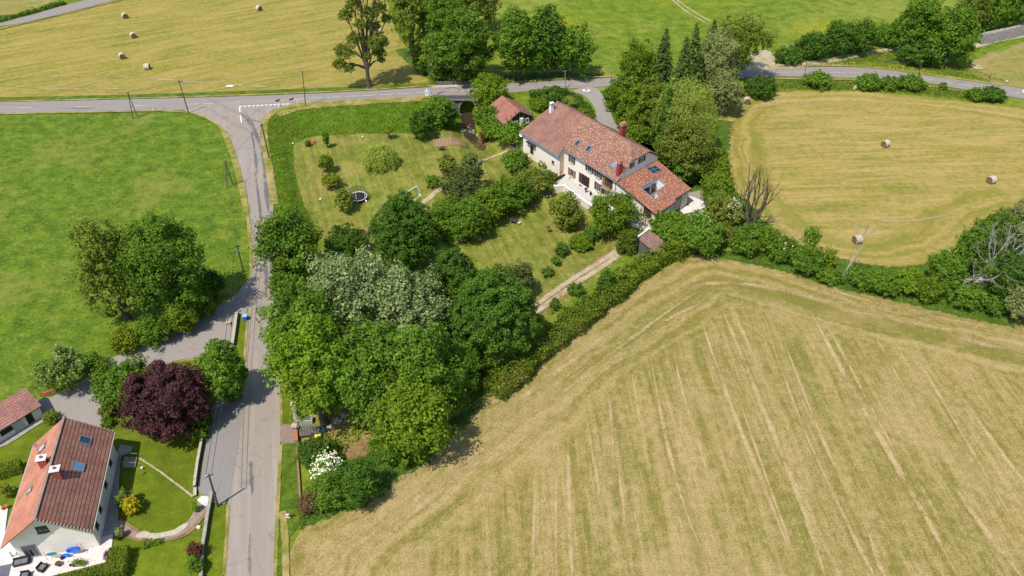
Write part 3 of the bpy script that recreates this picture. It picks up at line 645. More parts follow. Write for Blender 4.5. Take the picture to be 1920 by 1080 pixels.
tufts('tall_grass', [(500,228),(530,212),(600,203),(700,198),(800,190),(828,190),(852,212),(862,240),(850,246),(740,250),(600,254),(555,262),(500,262)], 9, .34, .11, 'leaf_blade', 'tall lush green grass on the bank below the main road')
tufts('tall_grass', [(500,262),(552,262),(550,300),(558,350),(578,400),(596,440),(560,440),(520,395),(508,330)], 9, .34, .11, 'leaf_blade', 'tall green grass strip between the side road and the garden lawn', seed=5)
tufts('tall_grass', [(1300,476),(1400,478),(1500,500),(1600,525),(1700,545),(1880,580),(1890,603),(1700,570),(1560,533),(1420,495),(1320,482)], 4, .5, .10, 'leaf_meadowblade', 'rough green grass margin along the top edge of the big mown field', seed=6)
tufts('tall_grass', [(1380,165),(1500,150),(1640,153),(1740,162),(1880,184),(1880,194),(1750,182),(1620,171),(1500,169),(1380,182)], 6, .6, .10, 'leaf_meadowblade', 'green roadside grass between the road and the right hay field', seed=7)
tufts('tall_grass', [(1480,128),(1560,110),(1680,92),(1800,120),(1900,158),(1815,147),(1700,132),(1600,123)], 5, .5, .10, 'leaf_meadowblade', 'green grass triangle between the farm track and the road', seed=8)
tufts('tall_grass', [(555,985),(575,962),(640,940),(600,965),(565,1000)], 14, .5, .08, 'leaf_meadowblade', 'grass clump at the corner of the field below the hedge', seed=9)
tufts('weeds', [(560,835),(600,818),(660,805),(700,800),(690,815),(655,840),(640,860),(570,870)], 14, .6, .12, 'leaf_meadowblade', 'low weeds growing round the entrance of the wooded plot', 'weeds', seed=10)
tufts('meadow_grass', [(-60,217),(330,212),(395,228),(430,270),(458,380),(466,500),(437,552),(300,630),(205,668),(90,748),(0,770),(-60,790)], 1.2, .11, .2, 'leaf_meadowblade', 'uneven tufted grass of the green meadow left of the side road', seed=11, patchy=.9, lean=2.4)
tufts('dry_grass', [(550,200),(600,197),(700,192),(800,185),(792,190),(680,198),(560,208),(515,222),(500,240),(496,232),(512,212)], 6, .35, .08, 'leaf_dryblade', 'dry yellow grass on the shoulder above the bank', seed=12)
tufts('dry_grass', [(0,790),(60,750),(170,690),(205,665),(208,676),(120,722),(60,745),(0,800)], 6, .4, .09, 'leaf_dryblade', 'dry yellow grass between the meadow and the garage', seed=13)
tufts('tall_grass', [(820,150),(900,148),(1000,150),(1130,140),(1130,144),(1000,154),(880,156),(800,160)], 5, .5, .1, 'leaf_meadowblade', 'shaded grass along the far side of the main road', seed=14)

tufts('lawn_grass', [(556,262),(700,250),(862,262),(930,290),(860,330),(800,400),(700,440),(620,445),(580,390),(556,330)], 2.0, .09, .12, 'leaf_meadowblade', 'short mown tufts of the left garden lawn', seed=41, patchy=1.2, lean=1.5)
tufts('lawn_grass', [(1000,380),(1030,350),(1100,400),(1150,450),(1000,560),(900,480),(830,470),(930,420)], 2.0, .09, .12, 'leaf_meadowblade', 'short mown tufts of the right garden lawn', seed=42, patchy=1.2, lean=1.5)
# ------------------------------------------------------------ trees and shrubs
NLEAF = [0]
def leaves(pos_, nrm, size, rng, aspect=.62):
    n = len(pos_); NLEAF[0] += n
    nrm = nrm/(np.linalg.norm(nrm, axis=1, keepdims=True)+1e-9)
    t = rng.normal(size=(n, 3)); t -= (t*nrm).sum(1, keepdims=True)*nrm; t /= np.linalg.norm(t, axis=1, keepdims=True)+1e-9
    b = np.cross(nrm, t); s = (size*rng.uniform(.65, 1.35, n))[:, None] if np.isscalar(size) else (size*rng.uniform(.7, 1.3, n))[:, None]
    k_ = rng.uniform(-.25, .25, (n, 1))
    return np.stack([pos_-t*s, pos_-b*s*aspect+nrm*s*k_, pos_+t*s, pos_+b*s*aspect+nrm*s*k_], 1).reshape(-1, 3)
def crown_pts(r, c, rng, leaf, shape='round', gap=0.0, cover=1.0, rc=None):
    """clumps of leaves on an uneven envelope; origin at the crown's centre"""
    tight = rc is not None; r, c = (r, c) if tight else (r*.89, c*.9)
    rc = rc or float(np.clip(.21*min(r, c), .28, 1.1))
    area = 4*math.pi*(((r*r)**1.6+2*(r*c)**1.6)/3)**(1/1.6)
    K = max(12, int(area/(rc*rc*1.9)))
    d = rng.normal(size=(K*2, 3)); d /= np.linalg.norm(d, axis=1, keepdims=True)
    d = d[(d[:, 2] > -.55) | (rng.random(len(d)) < .35)][:K]
    ph = rng.uniform(0, 6.28, 6)
    lob = 1+(.05 if tight else .17)*np.sin(3*np.arctan2(d[:, 1], d[:, 0])+ph[0])*np.cos(2.2*d[:, 2]+ph[1])+(.05 if tight else .13)*np.sin(5*np.arctan2(d[:, 1], d[:, 0])+4*d[:, 2]+ph[2])
    if shape == 'cone': prof = np.clip(1.05-.95*((d[:, 2]+1)/2), .06, 1)/np.sqrt(np.clip(1-d[:, 2]**2, .05, 1))
    elif shape == 'egg': prof = 1-.28*np.clip(d[:, 2], 0, 1)
    elif shape == 'column': prof = np.minimum(1.0/np.sqrt(np.clip(1-d[:, 2]**2, .12, 1)), 1.7)*(1-.25*np.clip(d[:, 2], 0, 1))
    elif shape == 'flat': prof = 1+.12*np.clip(d[:, 2], -1, 0)
    else: prof = np.ones(len(d))
    rad = np.where(rng.random(len(d)) < .72, rng.uniform(.76, 1.12, len(d)), rng.uniform(.4, .8, len(d)))
    ctr = d*np.stack([prof*(r-rc*.7)]*2+[np.full(len(d), max(c-rc*.6, .3*c))], 1)*(rad*lob)[:, None]
    if gap: ctr = ctr[rng.random(len(ctr)) > gap]
    n1 = max(8, int(4*math.pi*rc*rc*cover/(leaf*leaf*1.24)*.62)); tot = len(ctr)*n1
    ci = np.repeat(np.arange(len(ctr)), n1); q = rng.normal(size=(tot, 3)); q /= np.linalg.norm(q, axis=1, keepdims=True)
    out = ctr/np.array([r, r, c])+np.array([0, 0, .25]); out /= np.linalg.norm(out, axis=1, keepdims=True)+1e-9
    ok = (q*out[ci]).sum(1) > -.25; q = q[ok]; ci = ci[ok]
    crc = rc*rng.uniform(.6, 1.45, len(ctr))
    rr = (crc[ci]*np.clip(rng.normal(.92, .18, len(ci)), .4, 1.4))[:, None]
    el = rng.uniform(.1, 1.0, len(ctr))[ci][:, None]*(0 if tight else 1)
    p = ctr[ci]+q*rr*np.array([1, 1, .8])+out[ci]*np.clip((q*out[ci]).sum(1), 0, 1)[:, None]**2*rr*el
    nrm = q*.75+out[ci]*.2+rng.normal(size=q.shape)*.42+np.array([0, 0, .25])
    return p, nrm, ctr, rc
def trunk_mesh(mb, base_r, h, ctr, cz, rng, limbs=6, lean=(0, 0)):
    top = Vector((lean[0], lean[1], h*.62))
    mb.tube([(0,0,-.4), (0,0,.2), (lean[0]*.5, lean[1]*.5, h*.3), top], [base_r*1.35, base_r, base_r*.8, base_r*.5], 8)
    idx = rng.choice(len(ctr), min(limbs, len(ctr)), replace=False)
    for i in idx:
        e = Vector(ctr[i])+Vector((0, 0, cz)); s = Vector((lean[0]*.5, lean[1]*.5, h*rng.uniform(.22, .5)))
        if e.z < s.z*.8: continue
        mid_ = s.lerp(e, .5)+Vector((0, 0, (e-s).length*.12))
        mb.tube([s, mid_, e], [base_r*.5, base_r*.3, base_r*.08], 5, cap=False)
def solve(box, t):
    """from a box in the photo (crown outline) to ground position, crown radius r, half height c"""
    x0, y0, x1, y1 = box; cx, cy = (x0+x1)/2, (y0+y1)/2
    cz = 3.0; r = 2; c = 2
    for _ in range(12):
        p = atz(cx, cy, cz); s = pxm(p); dep = math.atan2(CH-p[2], p[1])
        r = (x1-x0)/2/s; hv = (y1-y0)/2/s
        q = hv*hv-(r*math.sin(dep))**2
        c = math.sqrt(max(q, 0))/math.cos(dep) if q > 0 else 0
        c = min(max(c, .55*r), 2.6*r); g = hz(p[0], p[1]); cz = g+t+c*.97
    return p[0], p[1], g, r, c, s
SEED = [100]
def plant(kind, box, label, leaf='mid', rc=None, t=0.0, cat=None, name=None, group=None, size=None, gap=0.0, cover=1.0, bark='bark', limbs=6, shape=None, xtra=None, lean=(0, 0)):
    SEED[0] += 1; rng = np.random.default_rng(SEED[0])
    x, y, g, r, c, s = solve(box, t)
    lf = size or float(np.clip(1.9/s*1.0, .13, .36))
    nm = name or {'tree': 'tree', 'bush': 'shrub', 'spruce': 'spruce_tree', 'willow': 'willow_tree', 'sapling': 'young_tree'}[kind]
    cz = t+c*.97
    lm = M['leaf_'+leaf]
    if kind == 'spruce':
        p, nr = spruce_pts(r, 2*c, rng, lf); p = p+np.array([0, 0, t])
    elif kind == 'willow':
        p, nr, ctr, rc = crown_pts(r*.92, c, rng, lf, 'flat', gap, cover*.75)
        ns = int(60+40*r); a = rng.uniform(0, 6.28, ns); ra = r*np.sqrt(rng.uniform(.15, 1, ns)); top = cz+c*np.sqrt(np.clip(1-(ra/r)**2, 0, 1))*rng.uniform(.5, .95, ns)
        L = np.minimum(top-.3, c*rng.uniform(.6, 1.5, ns)); m_ = 26
        tt = np.tile(np.linspace(0, 1, m_), ns); ii = np.repeat(np.arange(ns), m_)
        rr = ra[ii]*(1+.16*np.sin(tt*1.8)); q = np.stack([np.cos(a[ii])*rr, np.sin(a[ii])*rr, top[ii]-L[ii]*tt-cz], 1)+rng.normal(size=(ns*m_, 3))*[.16, .16, .1]
        p = np.concatenate([p, q])+np.array([0, 0, cz]); nr = np.concatenate([nr, rng.normal(size=q.shape)+np.stack([np.cos(a[ii]), np.sin(a[ii]), np.full(len(ii), .3)], 1)])
    else:
        p, nr, ctr, rc_ = crown_pts(r, c, rng, lf, shape or 'round', gap, cover, rc); p = p+np.array([0, 0, cz])
    keep = p[:, 2] > -.05; p, nr = p[keep], nr[keep]
    V = leaves(p, nr, lf, rng, .34 if kind == 'willow' else .62)
    if kind == 'bush':
        o = fastmesh(nm, V+np.array([x, y, g]), 4, lm, None, (x, y, g))
        tag(o, label, cat or 'shrub', group)
        root = o
    else:
        root = empty(nm, (x, y, g), label, cat or 'tree', group)
        fastmesh('crown', V+np.array([x, y, g]), 4, lm, root)
        mb = MB(); h = t+2*c; br = max(.07, .028*h+.03*r)
        if kind == 'spruce': mb.tube([(0,0,-.3), (0,0,h*.5), (0,0,h*.97)], [br, br*.6, .03], 7)
        else: trunk_mesh(mb, br, h, ctr, cz, rng, limbs, lean)
        mb.v = [(a+x, b+y, c_+g) for a, b, c_ in mb.v]
        mb.build('trunk', M[bark], root, True)
    if xtra:       # flowers or pale leaves on the sunny top
        mat_, frac, sz = xtra
        e = p[(p[:, 2] > np.quantile(p[:, 2], max(0, 1-frac*2.2))) & (rng.random(len(p)) < .5)]
        if len(e):
            e = e[rng.random(len(e)) < frac*1.2]
            Vf = leaves(e+rng.normal(size=e.shape)*.1+[0, 0, .12], rng.normal(size=e.shape)*.4+[0, -.4, 1], sz, rng, .9)
            fastmesh('blossom' if 'flower' in mat_ or 'pink' in mat_ else 'pale_foliage', Vf+np.array([x, y, g]), 4, M['leaf_'+mat_], root)
    return root
def spruce_pts(r, h, rng, lf):
    ps, ns = [], []; lv = int(h/.42); 
    for i in range(lv):
        z = h*(.04+.95*i/lv); R_ = r*(1-z/h)**.85+.08; nb = max(5, int(7+R_*3))
        for b in range(nb):
            a = rng.uniform(0, 6.28); L = R_*rng.uniform(.75, 1.1); k_ = max(3, int(L/.16*1.5)); t = np.linspace(.15, 1, k_)
            w_ = .22*L*(1-t)+.12
            x = np.cos(a)*L*t; y = np.sin(a)*L*t; off = rng.normal(size=k_)*w_
            ps.append(np.stack([x-np.sin(a)*off, y+np.cos(a)*off, z-.32*L*t**1.5+rng.normal(size=k_)*.08], 1))
            ns.append(np.stack([np.cos(a)*.4+rng.normal(size=k_)*.35, np.sin(a)*.4+rng.normal(size=k_)*.35, np.ones(k_)*.8], 1))
    return np.concatenate(ps), np.concatenate(ns)
def limb_rec(mb, p, d, L, rad, depth, rng, spread=.55, up=.15, n=5):
    q = p+d*L*.5+Vector(rng.normal(size=3))*L*.04; e = p+d*L
    mb.tube([p, q, e], [rad, rad*.8, rad*.6], n, cap=False)
    if depth == 0: return
    for _ in range(rng.integers(2, 4)):
        nd = (d+Vector(rng.normal(size=3))*spread+Vector((0, 0, up))).normalized()
        limb_rec(mb, p+d*L*rng.uniform(.55, 1.0), nd, L*rng.uniform(.55, .8), rad*.55, depth-1, rng, spread, up, max(3, n-1))
def dead_tree(px, py, h, label, lean=(0, 0), n=1, depth=4, bark='dead_bark', spread=.5, up=.15, rad=.2, name='dead_tree'):
    SEED[0] += 1; rng = np.random.default_rng(SEED[0]); p = at(px, py); root = empty(name, p, label, 'tree')
    mb = MB()
    for i in range(n):
        d = Vector((lean[0]+rng.normal()*.12*(n > 1), lean[1]+rng.normal()*.12*(n > 1), 1)).normalized()
        if n > 2: a = 6.28*i/n; d = Vector((math.cos(a)*.35+lean[0], math.sin(a)*.3+lean[1], 1)).normalized()
        limb_rec(mb, p+Vector((0, 0, -.3)), d, h*.42, rad, depth, rng, spread, up)
    mb.build('trunk', M[bark], root)
    return root
def open_tree(base, box, label, leaf, forks, bark='bark', lump=1.6, size=.3, cover=.8, base_r=.55, seed=7):
    """tall tree whose limbs show: leaf masses at given pixel spots (px, py, radius px)"""
    rng = np.random.default_rng(seed); p = at(*base); s = pxm(p); root = empty('poplar_tree', p, label, 'tree'); mb = MB(); allp, alln = [], []
    fk = p+Vector((0, 0, 6))
    for (px, py, rp, dy) in forks:
        y = p.y+dy; d = ray(px, py); t = y/d[1]; c = Vector((d[0]*t, y, CH+d[2]*t)); rr = rp*.86/s
        q, n_, ctr, rc = crown_pts(rr, rr*.85, rng, size, 'round', .12, cover); allp.append(q+np.array(c)); alln.append(n_)
        zs = min(c.z-.5, p.z+rng.uniform(3.5, 7)); st = Vector((p.x, p.y, zs)); m_ = st.lerp(c, .5)+Vector((0, 0, .8))
        mb.tube([st, m_, c], [base_r*.5, base_r*.36, base_r*.1], 6, cap=False)
        for i in range(4):
            e = Vector(ctr[rng.integers(len(ctr))])+c; mb.tube([m_.lerp(c, .6), e], [base_r*.14, .03], 4, cap=False)
    hmax = max(q[:, 2].max() for q in allp)
    mb.tube([p+Vector((0,0,-.3)), p+Vector((0,0,1)), p+Vector((0,0,6)), Vector((p.x+.4, p.y, hmax-2))], [base_r*1.3, base_r, base_r*.75, .1], 9)
    V = leaves(np.concatenate(allp), np.concatenate(alln), size, rng)
    fastmesh('crown', V, 4, M['leaf_'+leaf], root); mb.build('trunk', M[bark], root, True)
    return root
def hedge(pts, wd, ht, label, leaf='mid', jit=.12, name='hedge', lf=.2, dens=1.0, world=False, tops=None, group=None, bulge=0.0):
    SEED[0] += 1; rng = np.random.default_rng(SEED[0])
    g = [Vector((p[0], p[1], hz(*p[:2]))) for p in pts] if world else [at(*p) for p in pts]
    ws = wd if isinstance(wd, list) else [wd]*len(g); hs = ht if isinstance(ht, list) else [ht]*len(g); P_, N_ = [], []
    for i in range(len(g)-1):
        a, b = g[i], g[i+1]; L = (b-a).length; per = 2*(hs[i]+.3)+ws[i]; n = int(L*per/(lf*lf*1.24)*1.5*dens)
        t = rng.random(n); wq = ws[i]+(ws[i+1]-ws[i])*t; hq = hs[i]+(hs[i+1]-hs[i])*t
        X = a.x+(b.x-a.x)*t; Y = a.y+(b.y-a.y)*t; Z = a.z+(b.z-a.z)*t
        nx, ny = -(b.y-a.y)/L, (b.x-a.x)/L
        sgn = rng.random(n)*per
        hh = hs[i]+.3
        side = np.where(sgn < hh, -1, np.where(sgn < hh+ws[i], 0, 1))
        u = np.where(side == -1, -1, np.where(side == 1, 1, (sgn-hh)/ws[i]*2-1)); z = np.where(side == 0, 1, rng.random(n))
        along = a.x*0+(X*(b.x-a.x)+Y*(b.y-a.y))/L
        bl = 1+bulge*(np.sin(along*1.1+i)*.5+np.sin(along*2.3+3*u)*.35+np.sin(along*.55+2)*.4)
        rnd = np.where(side == 0, 1-.10*bulge*4*u**4, 1)
        P_.append(np.stack([X+nx*u*wq/2*(bl if bulge else 1)*(1-(.25 if bulge else .04)*z*(side != 0)), Y+ny*u*wq/2*(bl if bulge else 1)*(1-(.25 if bulge else .04)*z*(side != 0)), Z+hq*z*bl*rnd], 1)+rng.normal(size=(n, 3))*jit)
        N_.append(np.stack([nx*u*(side != 0), ny*u*(side != 0), (side == 0)*1.0], 1)+rng.normal(size=(n, 3))*.45)
    for e, q in ((g[0], g[1]), (g[-1], g[-2])):       # ends
        d = (e-q).normalized(); w0 = ws[0] if e is g[0] else ws[-1]; h0 = hs[0] if e is g[0] else hs[-1]; n = int(w0*h0/(lf*lf*1.24)*1.8*dens)
        u = rng.uniform(-1, 1, n)*w0/2; z = rng.random(n)*h0
        P_.append(np.stack([e.x-d.y*u, e.y+d.x*u, e.z+z], 1)+rng.normal(size=(n, 3))*jit); N_.append(np.tile([d.x, d.y, .1], (n, 1))+rng.normal(size=(n, 3))*.4)
    P_ = np.concatenate(P_); N_ = np.concatenate(N_); c0 = g[0]
    P_[:, 2] = np.maximum(P_[:, 2], hzv(P_[:, 0], P_[:, 1])+.02)
    o = fastmesh(name, leaves(P_, N_, lf, rng), 4, M['leaf_'+leaf], None, tuple(c0)); return tag(o, label, 'hedge', group)
G1 = 'trees round the stream and big house'; G2 = 'bushes of the hedgerow between the two mown fields'; G3 = 'fruit trees on the garden lawn'; G4 = 'trees of the wooded plot beside the side road'; G5 = 'trees beyond the main road'; G6 = 'small shrubs on the lawn by the gravel track'; G7 = 'bushes along the road beside the right hay field'; G8 = 'shrubs in the belt across the garden'
PL = [
# left meadow and parking
('tree', (150,412,256,596), 'broad dark green tree standing left in the pair by the parking area', dict(leaf='poplar', t=1.5, gap=.12, size=0.22)),
('tree', (236,394,384,596), 'taller bright-topped tree standing right in the pair by the parking area', dict(leaf='mid', t=1.5, gap=.06, size=0.22)),
('tree', (372,505,420,560), 'small dark tree in the shade beside the parking entrance', dict(leaf='dark', t=.5)),
('bush', (204,612,262,666), 'rounded olive-green bush at the low end of the parking edge', dict(leaf='yellow')),
('bush', (250,588,325,652), 'spreading bush on the parking edge next to the olive-green one', dict(leaf='mid')),
('bush', (305,560,372,628), 'bush on the parking edge under the taller tree', dict(leaf='bright')),
('bush', (350,540,402,600), 'bush nearest the side road on the parking edge', dict(leaf='mid')),
('tree', (76,655,165,735), 'pale variegated tree between the meadow and the garage yard', dict(leaf='bright', t=1.0, xtra=('silver', .35, .16), gap=.15)),
('tree', (135,658,198,712), 'small green tree beside the pale variegated one', dict(leaf='mid', t=.8)),
('tree', (173,668,285,768), 'light green tree between the yard and the purple tree', dict(leaf='mid', t=1.2, size=.2)),
('tree', (236,680,385,822), 'dark purple-leaved tree at the edge of the lower left lawn', dict(leaf='purple', t=.8, size=.17, cover=1.2, rc=.7)),
('tree', (376,640,458,752), 'dense round bright green tree beside the side road', dict(leaf='mid', t=1.2, size=.2, cover=1.2, rc=.6)),
('bush', (350,755,398,812), 'dark bush in the shade under the purple tree', dict(leaf='dark')),
('bush', (355,795,392,828), 'light green bush at the top end of the white garden wall', dict(leaf='bright')),
('bush', (184,760,214,786), 'pink-flowered shrub at the corner of the yard', dict(leaf='mid', xtra=('pinkfl', .5, .11))),
('bush', (190,780,214,802), 'small green shrub below the pink-flowered one', dict(leaf='mid')),
('bush', (80,769,110,796), 'rounded shrub between the garage and the orange-roofed house', dict(leaf='olive')),
('bush', (219,918,250,955), 'green shrub behind the golden one beside the house', dict(leaf='olive')),
('bush', (230,930,262,966), 'golden-yellow rounded shrub on the lower left lawn', dict(leaf='golden')),
('tree', (350,1016,380,1046), 'small red-leaved maple by the low garden wall', dict(leaf='red', t=.5, name='maple_tree')),
('bush', (351,1042,380,1076), 'green shrub below the small red maple', dict(leaf='mid')),
('bush', (0,906,21,934), 'flowering shrub left of the orange-roofed house', dict(leaf='olive', xtra=('golden', .3, .07))),
('bush', (218,990,232,1010), 'small grey-green plant at the start of the curved path', dict(leaf='greygreen')),
('bush', (266,1012,284,1026), 'small plant on the outer side of the curved path', dict(leaf='mid')),
('bush', (288,1008,304,1022), 'small plant beside the bend of the curved path', dict(leaf='mid')),
('bush', (361,943,371,961), 'small plant near the gate end of the curved path', dict(leaf='mid')),
# wooded plot in the middle
('tree', (480,388,598,528), 'round tree leaning over the side road at the foot of the bank', dict(leaf='mid', t=1.5, size=0.23, gap=.06, group=G4)),
('bush', (500,495,575,560), 'bush under the round tree at the foot of the bank', dict(leaf='mid', group=G4)),
('tree', (606,422,694,482), 'low dark green tree at the corner of the garden lawn', dict(leaf='dark', t=.4, group=G4)),
('tree', (698,362,818,508), 'dense dark cone-like tree at the end of the stone path', dict(leaf='dark', t=.3, shape='egg', size=.18, cover=1.3, group=G4, rc=.6)),
('tree', (572,464,745,650), 'big silver-leaved tree standing behind the tallest green trees', dict(leaf='silver', t=2, size=0.23, group=G4)),
('tree', (680,500,838,660), 'silver-green tree standing right of the big silver one', dict(leaf='silver', t=2, size=0.24, group=G4)),
('tree', (490,530,640,720), 'big bright green tree overhanging the side road', dict(leaf='mid', t=2.5, size=0.23, gap=.04, group=G4)),
('tree', (515,600,660,795), 'big bright green tree above the entrance of the wooded plot', dict(leaf='bright', t=2.5, size=0.23, gap=.05, group=G4)),
('tree', (600,592,765,752), 'tallest green tree in the middle of the wooded plot', dict(leaf='mid', t=3.5, size=0.23, gap=.05, group=G4)),
('tree', (610,650,740,790), 'green tree with its trunk showing above the yard', dict(leaf='mid', t=3, size=0.22, gap=.05, group=G4, bark='pale_bark')),
('tree', (710,610,870,790), 'dark green maple beside the tallest green tree', dict(leaf='mid', t=1.5, size=0.22, group=G4)),
('tree', (700,700,850,868), 'rounded maple beside the big mown field', dict(leaf='bright', t=.8, size=0.21, cover=1.1, group=G4)),
('tree', (800,468,902,600), 'dark rounded tree next to the garden lawn', dict(leaf='dark', t=1, shape='egg', size=.18, cover=1.3, group=G4, rc=.6)),
('tree', (845,502,1003,678), 'very dense dark green tree beside the gravel track', dict(leaf='dark', t=.8, shape='egg', size=.18, cover=1.35, group=G4, rc=.6)),
('tree', (942,490,1006,562), 'olive-grey tree at the end of the gravel track', dict(leaf='pine', t=.6, group=G4)),
('bush', (780,690,880,790), 'dark bush between the maples and the clipped hedge', dict(leaf='dark', group=G4)),
('bush', (820,640,905,740), 'shaded bush below the very dense dark tree', dict(leaf='mid', group=G4)),
('bush', (900,668,952,700), 'yellow-green bush at the lower end of the clipped hedge', dict(leaf='yellow', group=G4)),
('bush', (555,818,625,880), 'dark green bush beside the entrance of the wooded plot', dict(leaf='dark', group=G4)),
('bush', (582,848,642,905), 'elder bush covered in white blossom above the field corner', dict(leaf='mid', xtra=('flower', .42, .13), group=G4)),
('bush', (630,858,712,952), 'large dark green bush next to the white elder', dict(leaf='dark', group=G4)),
('bush', (575,880,660,960), 'green bush below the white elder', dict(leaf='mid', group=G4)),
('bush', (560,915,610,965), 'brown-tinged bush at the end of the red wall', dict(leaf='brown', size=.14, group=G4)),
('bush', (690,800,760,870), 'bush at the foot of the rounded maple', dict(leaf='mid', group=G4)),
# garden lawn
('sapling', (605,246,618,272), 'slim young tree at the top left of the garden lawn', dict(leaf='mid', t=.8, group=G3, size=.15)),
('bush', (572,262,583,275), 'tiny round shrub beside the brown heap on the lawn', dict(leaf='dark', group=G3, size=.13)),
('sapling', (597,289,626,321), 'fruit tree second from the top of the left row', dict(leaf='bright', t=.6, group=G3, size=.17)),
('sapling', (603,324,640,352), 'yellow-green fruit tree third down the left row', dict(leaf='yellow', t=.6, group=G3, size=.17)),
('sapling', (625,354,664,396), 'grey-green fruit tree next to the trampoline', dict(leaf='olive', t=.5, group=G3, size=.18)),
('willow', (680,268,742,316), 'small weeping willow alone in the middle of the lawn', dict(leaf='willow', t=.1, group=G3, size=.19)),
('sapling', (718,237,738,252), 'thin young tree at the upper edge of the lawn', dict(leaf='yellow', t=1.4, group=G3, size=.16, gap=.3)),
('bush', (768,205,812,262), 'dark bush standing on the lawn edge below the bank', dict(leaf='dark', group=G3)),
('bush', (790,183,845,240), 'left one of the two big bushes on the bank by the bridge', dict(leaf='mid', group=G1)),
('bush', (808,188,856,236), 'right one of the two big bushes on the bank by the bridge', dict(leaf='dark', group=G1)),
('bush', (808,182,850,208), 'low shrub directly below the bridge parapet', dict(leaf='mid', group=G1)),
('bush', (820,289,858,328), 'olive shrub between the vegetable plot and the grey-green pine', dict(leaf='olive', group=G3)),
('bush', (872,286,890,304), 'small bright shrub right of the olive one on the lawn', dict(leaf='bright', group=G3)),
('bush', (797,328,826,352), 'spiky bright green shrub beside the football goal', dict(leaf='bright', group=G3)),
('tree', (826,310,900,386), 'grey-green pine beside the stone garden path', dict(leaf='pine', t=1, gap=.1, group=G8, name='pine_tree', bark='red_bark')),
('tree', (862,288,906,345), 'upper grey-green pine crown over the stone path', dict(leaf='pine', t=2, gap=.2, group=G8, name='pine_tree', bark='red_bark')),
('bush', (808,372,850,420), 'light green shrub at the lower end of the stone path', dict(leaf='bright', group=G8)),
('bush', (800,378,878,450), 'wide dark shrub at the left of the belt across the garden', dict(leaf='mid', group=G8)),
('bush', (845,370,915,455), 'tall dark bush second in the belt across the garden', dict(leaf='mid', group=G8)),
('bush', (880,350,945,425), 'bright green bush in the middle of the belt across the garden', dict(leaf='bright', group=G8)),
('bush', (915,328,996,402), 'big spreading bush in the belt above the grey cart', dict(leaf='mid', group=G8)),
('bush', (965,310,1046,368), 'yellow-green bush below the first terrace of the big house', dict(leaf='olive', group=G8)),
('bush', (950,345,1010,380), 'dark green bush between the cart and the yellow-green bush', dict(leaf='dark', group=G8)),
('bush', (940,280,992,322), 'green shrub under the footbridge', dict(leaf='mid', group=G1)),
('bush', (895,197,938,245), 'green bush beside the stream below the bridge', dict(leaf='mid', group=G1)),
('bush', (885,195,915,235), 'tall bright bush nearest the bridge arch', dict(leaf='bright', group=G1)),
('tree', (880,138,952,200), 'round bright green tree beside the bridge parapet', dict(leaf='bright', t=.8, group=G1, size=0.21)),
('bush', (898,243,924,266), 'small reddish-leaved shrub by the garden corner', dict(leaf='red', size=.15, group=G1)),
('bush', (925,238,990,276), 'green shrub in front of the small dark-timbered house', dict(leaf='mid', group=G1)),
('bush', (905,222,945,262), 'bush between the reddish shrub and the small house', dict(leaf='mid', group=G1)),
# right half of the garden
('bush', (1030,362,1092,432), 'tall loose shrub on the lawn below the terrace wall', dict(leaf='olive', group=G6)),
('bush', (1050,395,1090,432), 'dark shrub at the foot of the tall loose one', dict(leaf='mid', group=G6)),
('tree', (1103,358,1198,440), 'round bright green tree in front of the big house', dict(leaf='bright', t=1.4, group=G1, size=0.21)),
('bush', (1068,436,1112,470), 'clipped ball of bright green box on the lawn', dict(leaf='bright', size=.12, cover=1.5, group=G6, rc=.35)),
('bush', (1096,424,1128,450), 'dark green clipped bush behind the bright ball', dict(leaf='dark', size=.14, cover=1.3, group=G6, rc=.35)),
('bush', (1040,454,1067,481), 'small dark shrub first in the row below the ball', dict(leaf='dark', group=G6)),
('bush', (1033,481,1051,500), 'small light shrub second in the row below the ball', dict(leaf='mid', group=G6)),
('bush', (1015,501,1040,520), 'small dark shrub third in the row below the ball', dict(leaf='dark', group=G6)),
('bush', (1063,530,1096,555), 'low round shrub between the track and the clipped hedge', dict(leaf='dark', group=G6)),
('bush', (1027,556,1054,583), 'small conifer shrub between the track and the hedge', dict(leaf='spruce', group=G6, shape='cone')),
('sapling', (1120,505,1152,555), 'dark little tree standing against the clipped hedge', dict(leaf='dark', t=.2, group=G6)),
('bush', (995,585,1015,606), 'small bush beside the very dense dark tree', dict(leaf='bright', group=G6)),
('tree', (1157,428,1177,482), 'left one of the two column-shaped cypresses', dict(leaf='conifer', t=0, shape='column', size=.12, cover=1.4, rc=.3, name='cypress_tree', group='column-shaped cypresses by the shed')),
('tree', (1172,426,1194,482), 'right one of the two column-shaped cypresses', dict(leaf='conifer', t=0, shape='column', size=.12, cover=1.4, rc=.3, name='cypress_tree', group='column-shaped cypresses by the shed')),
('bush', (1186,430,1214,458), 'feathery shrub between the cypresses and the shed wall', dict(leaf='olive', gap=.2, group=G6)),
('tree', (1216,394,1298,460), 'dense green tree beside the brown-roofed shed', dict(leaf='mid', t=.5, group=G1, size=.23)),
('tree', (1270,402,1360,478), 'green tree where the hedge meets the hedgerow', dict(leaf='mid', t=.4, group=G1, size=.23)),
('bush', (1290,395,1340,425), 'white-blossomed bush beside the pale patio', dict(leaf='mid', xtra=('flower', .35, .12), group=G1)),
('bush', (1320,360,1380,420), 'olive-green bush behind the pale patio', dict(leaf='olive', group=G1)),
('bush', (1350,370,1398,425), 'bush with white blossom beside the dead dark tree', dict(leaf='olive', xtra=('flower', .3, .12), group=G1)),
('bush', (1330,415,1385,460), 'olive bush below the dead dark tree', dict(leaf='olive', group=G1)),
('bush', (1310,320,1378,390), 'bright green bush above the pale patio', dict(leaf='bright', group=G1)),
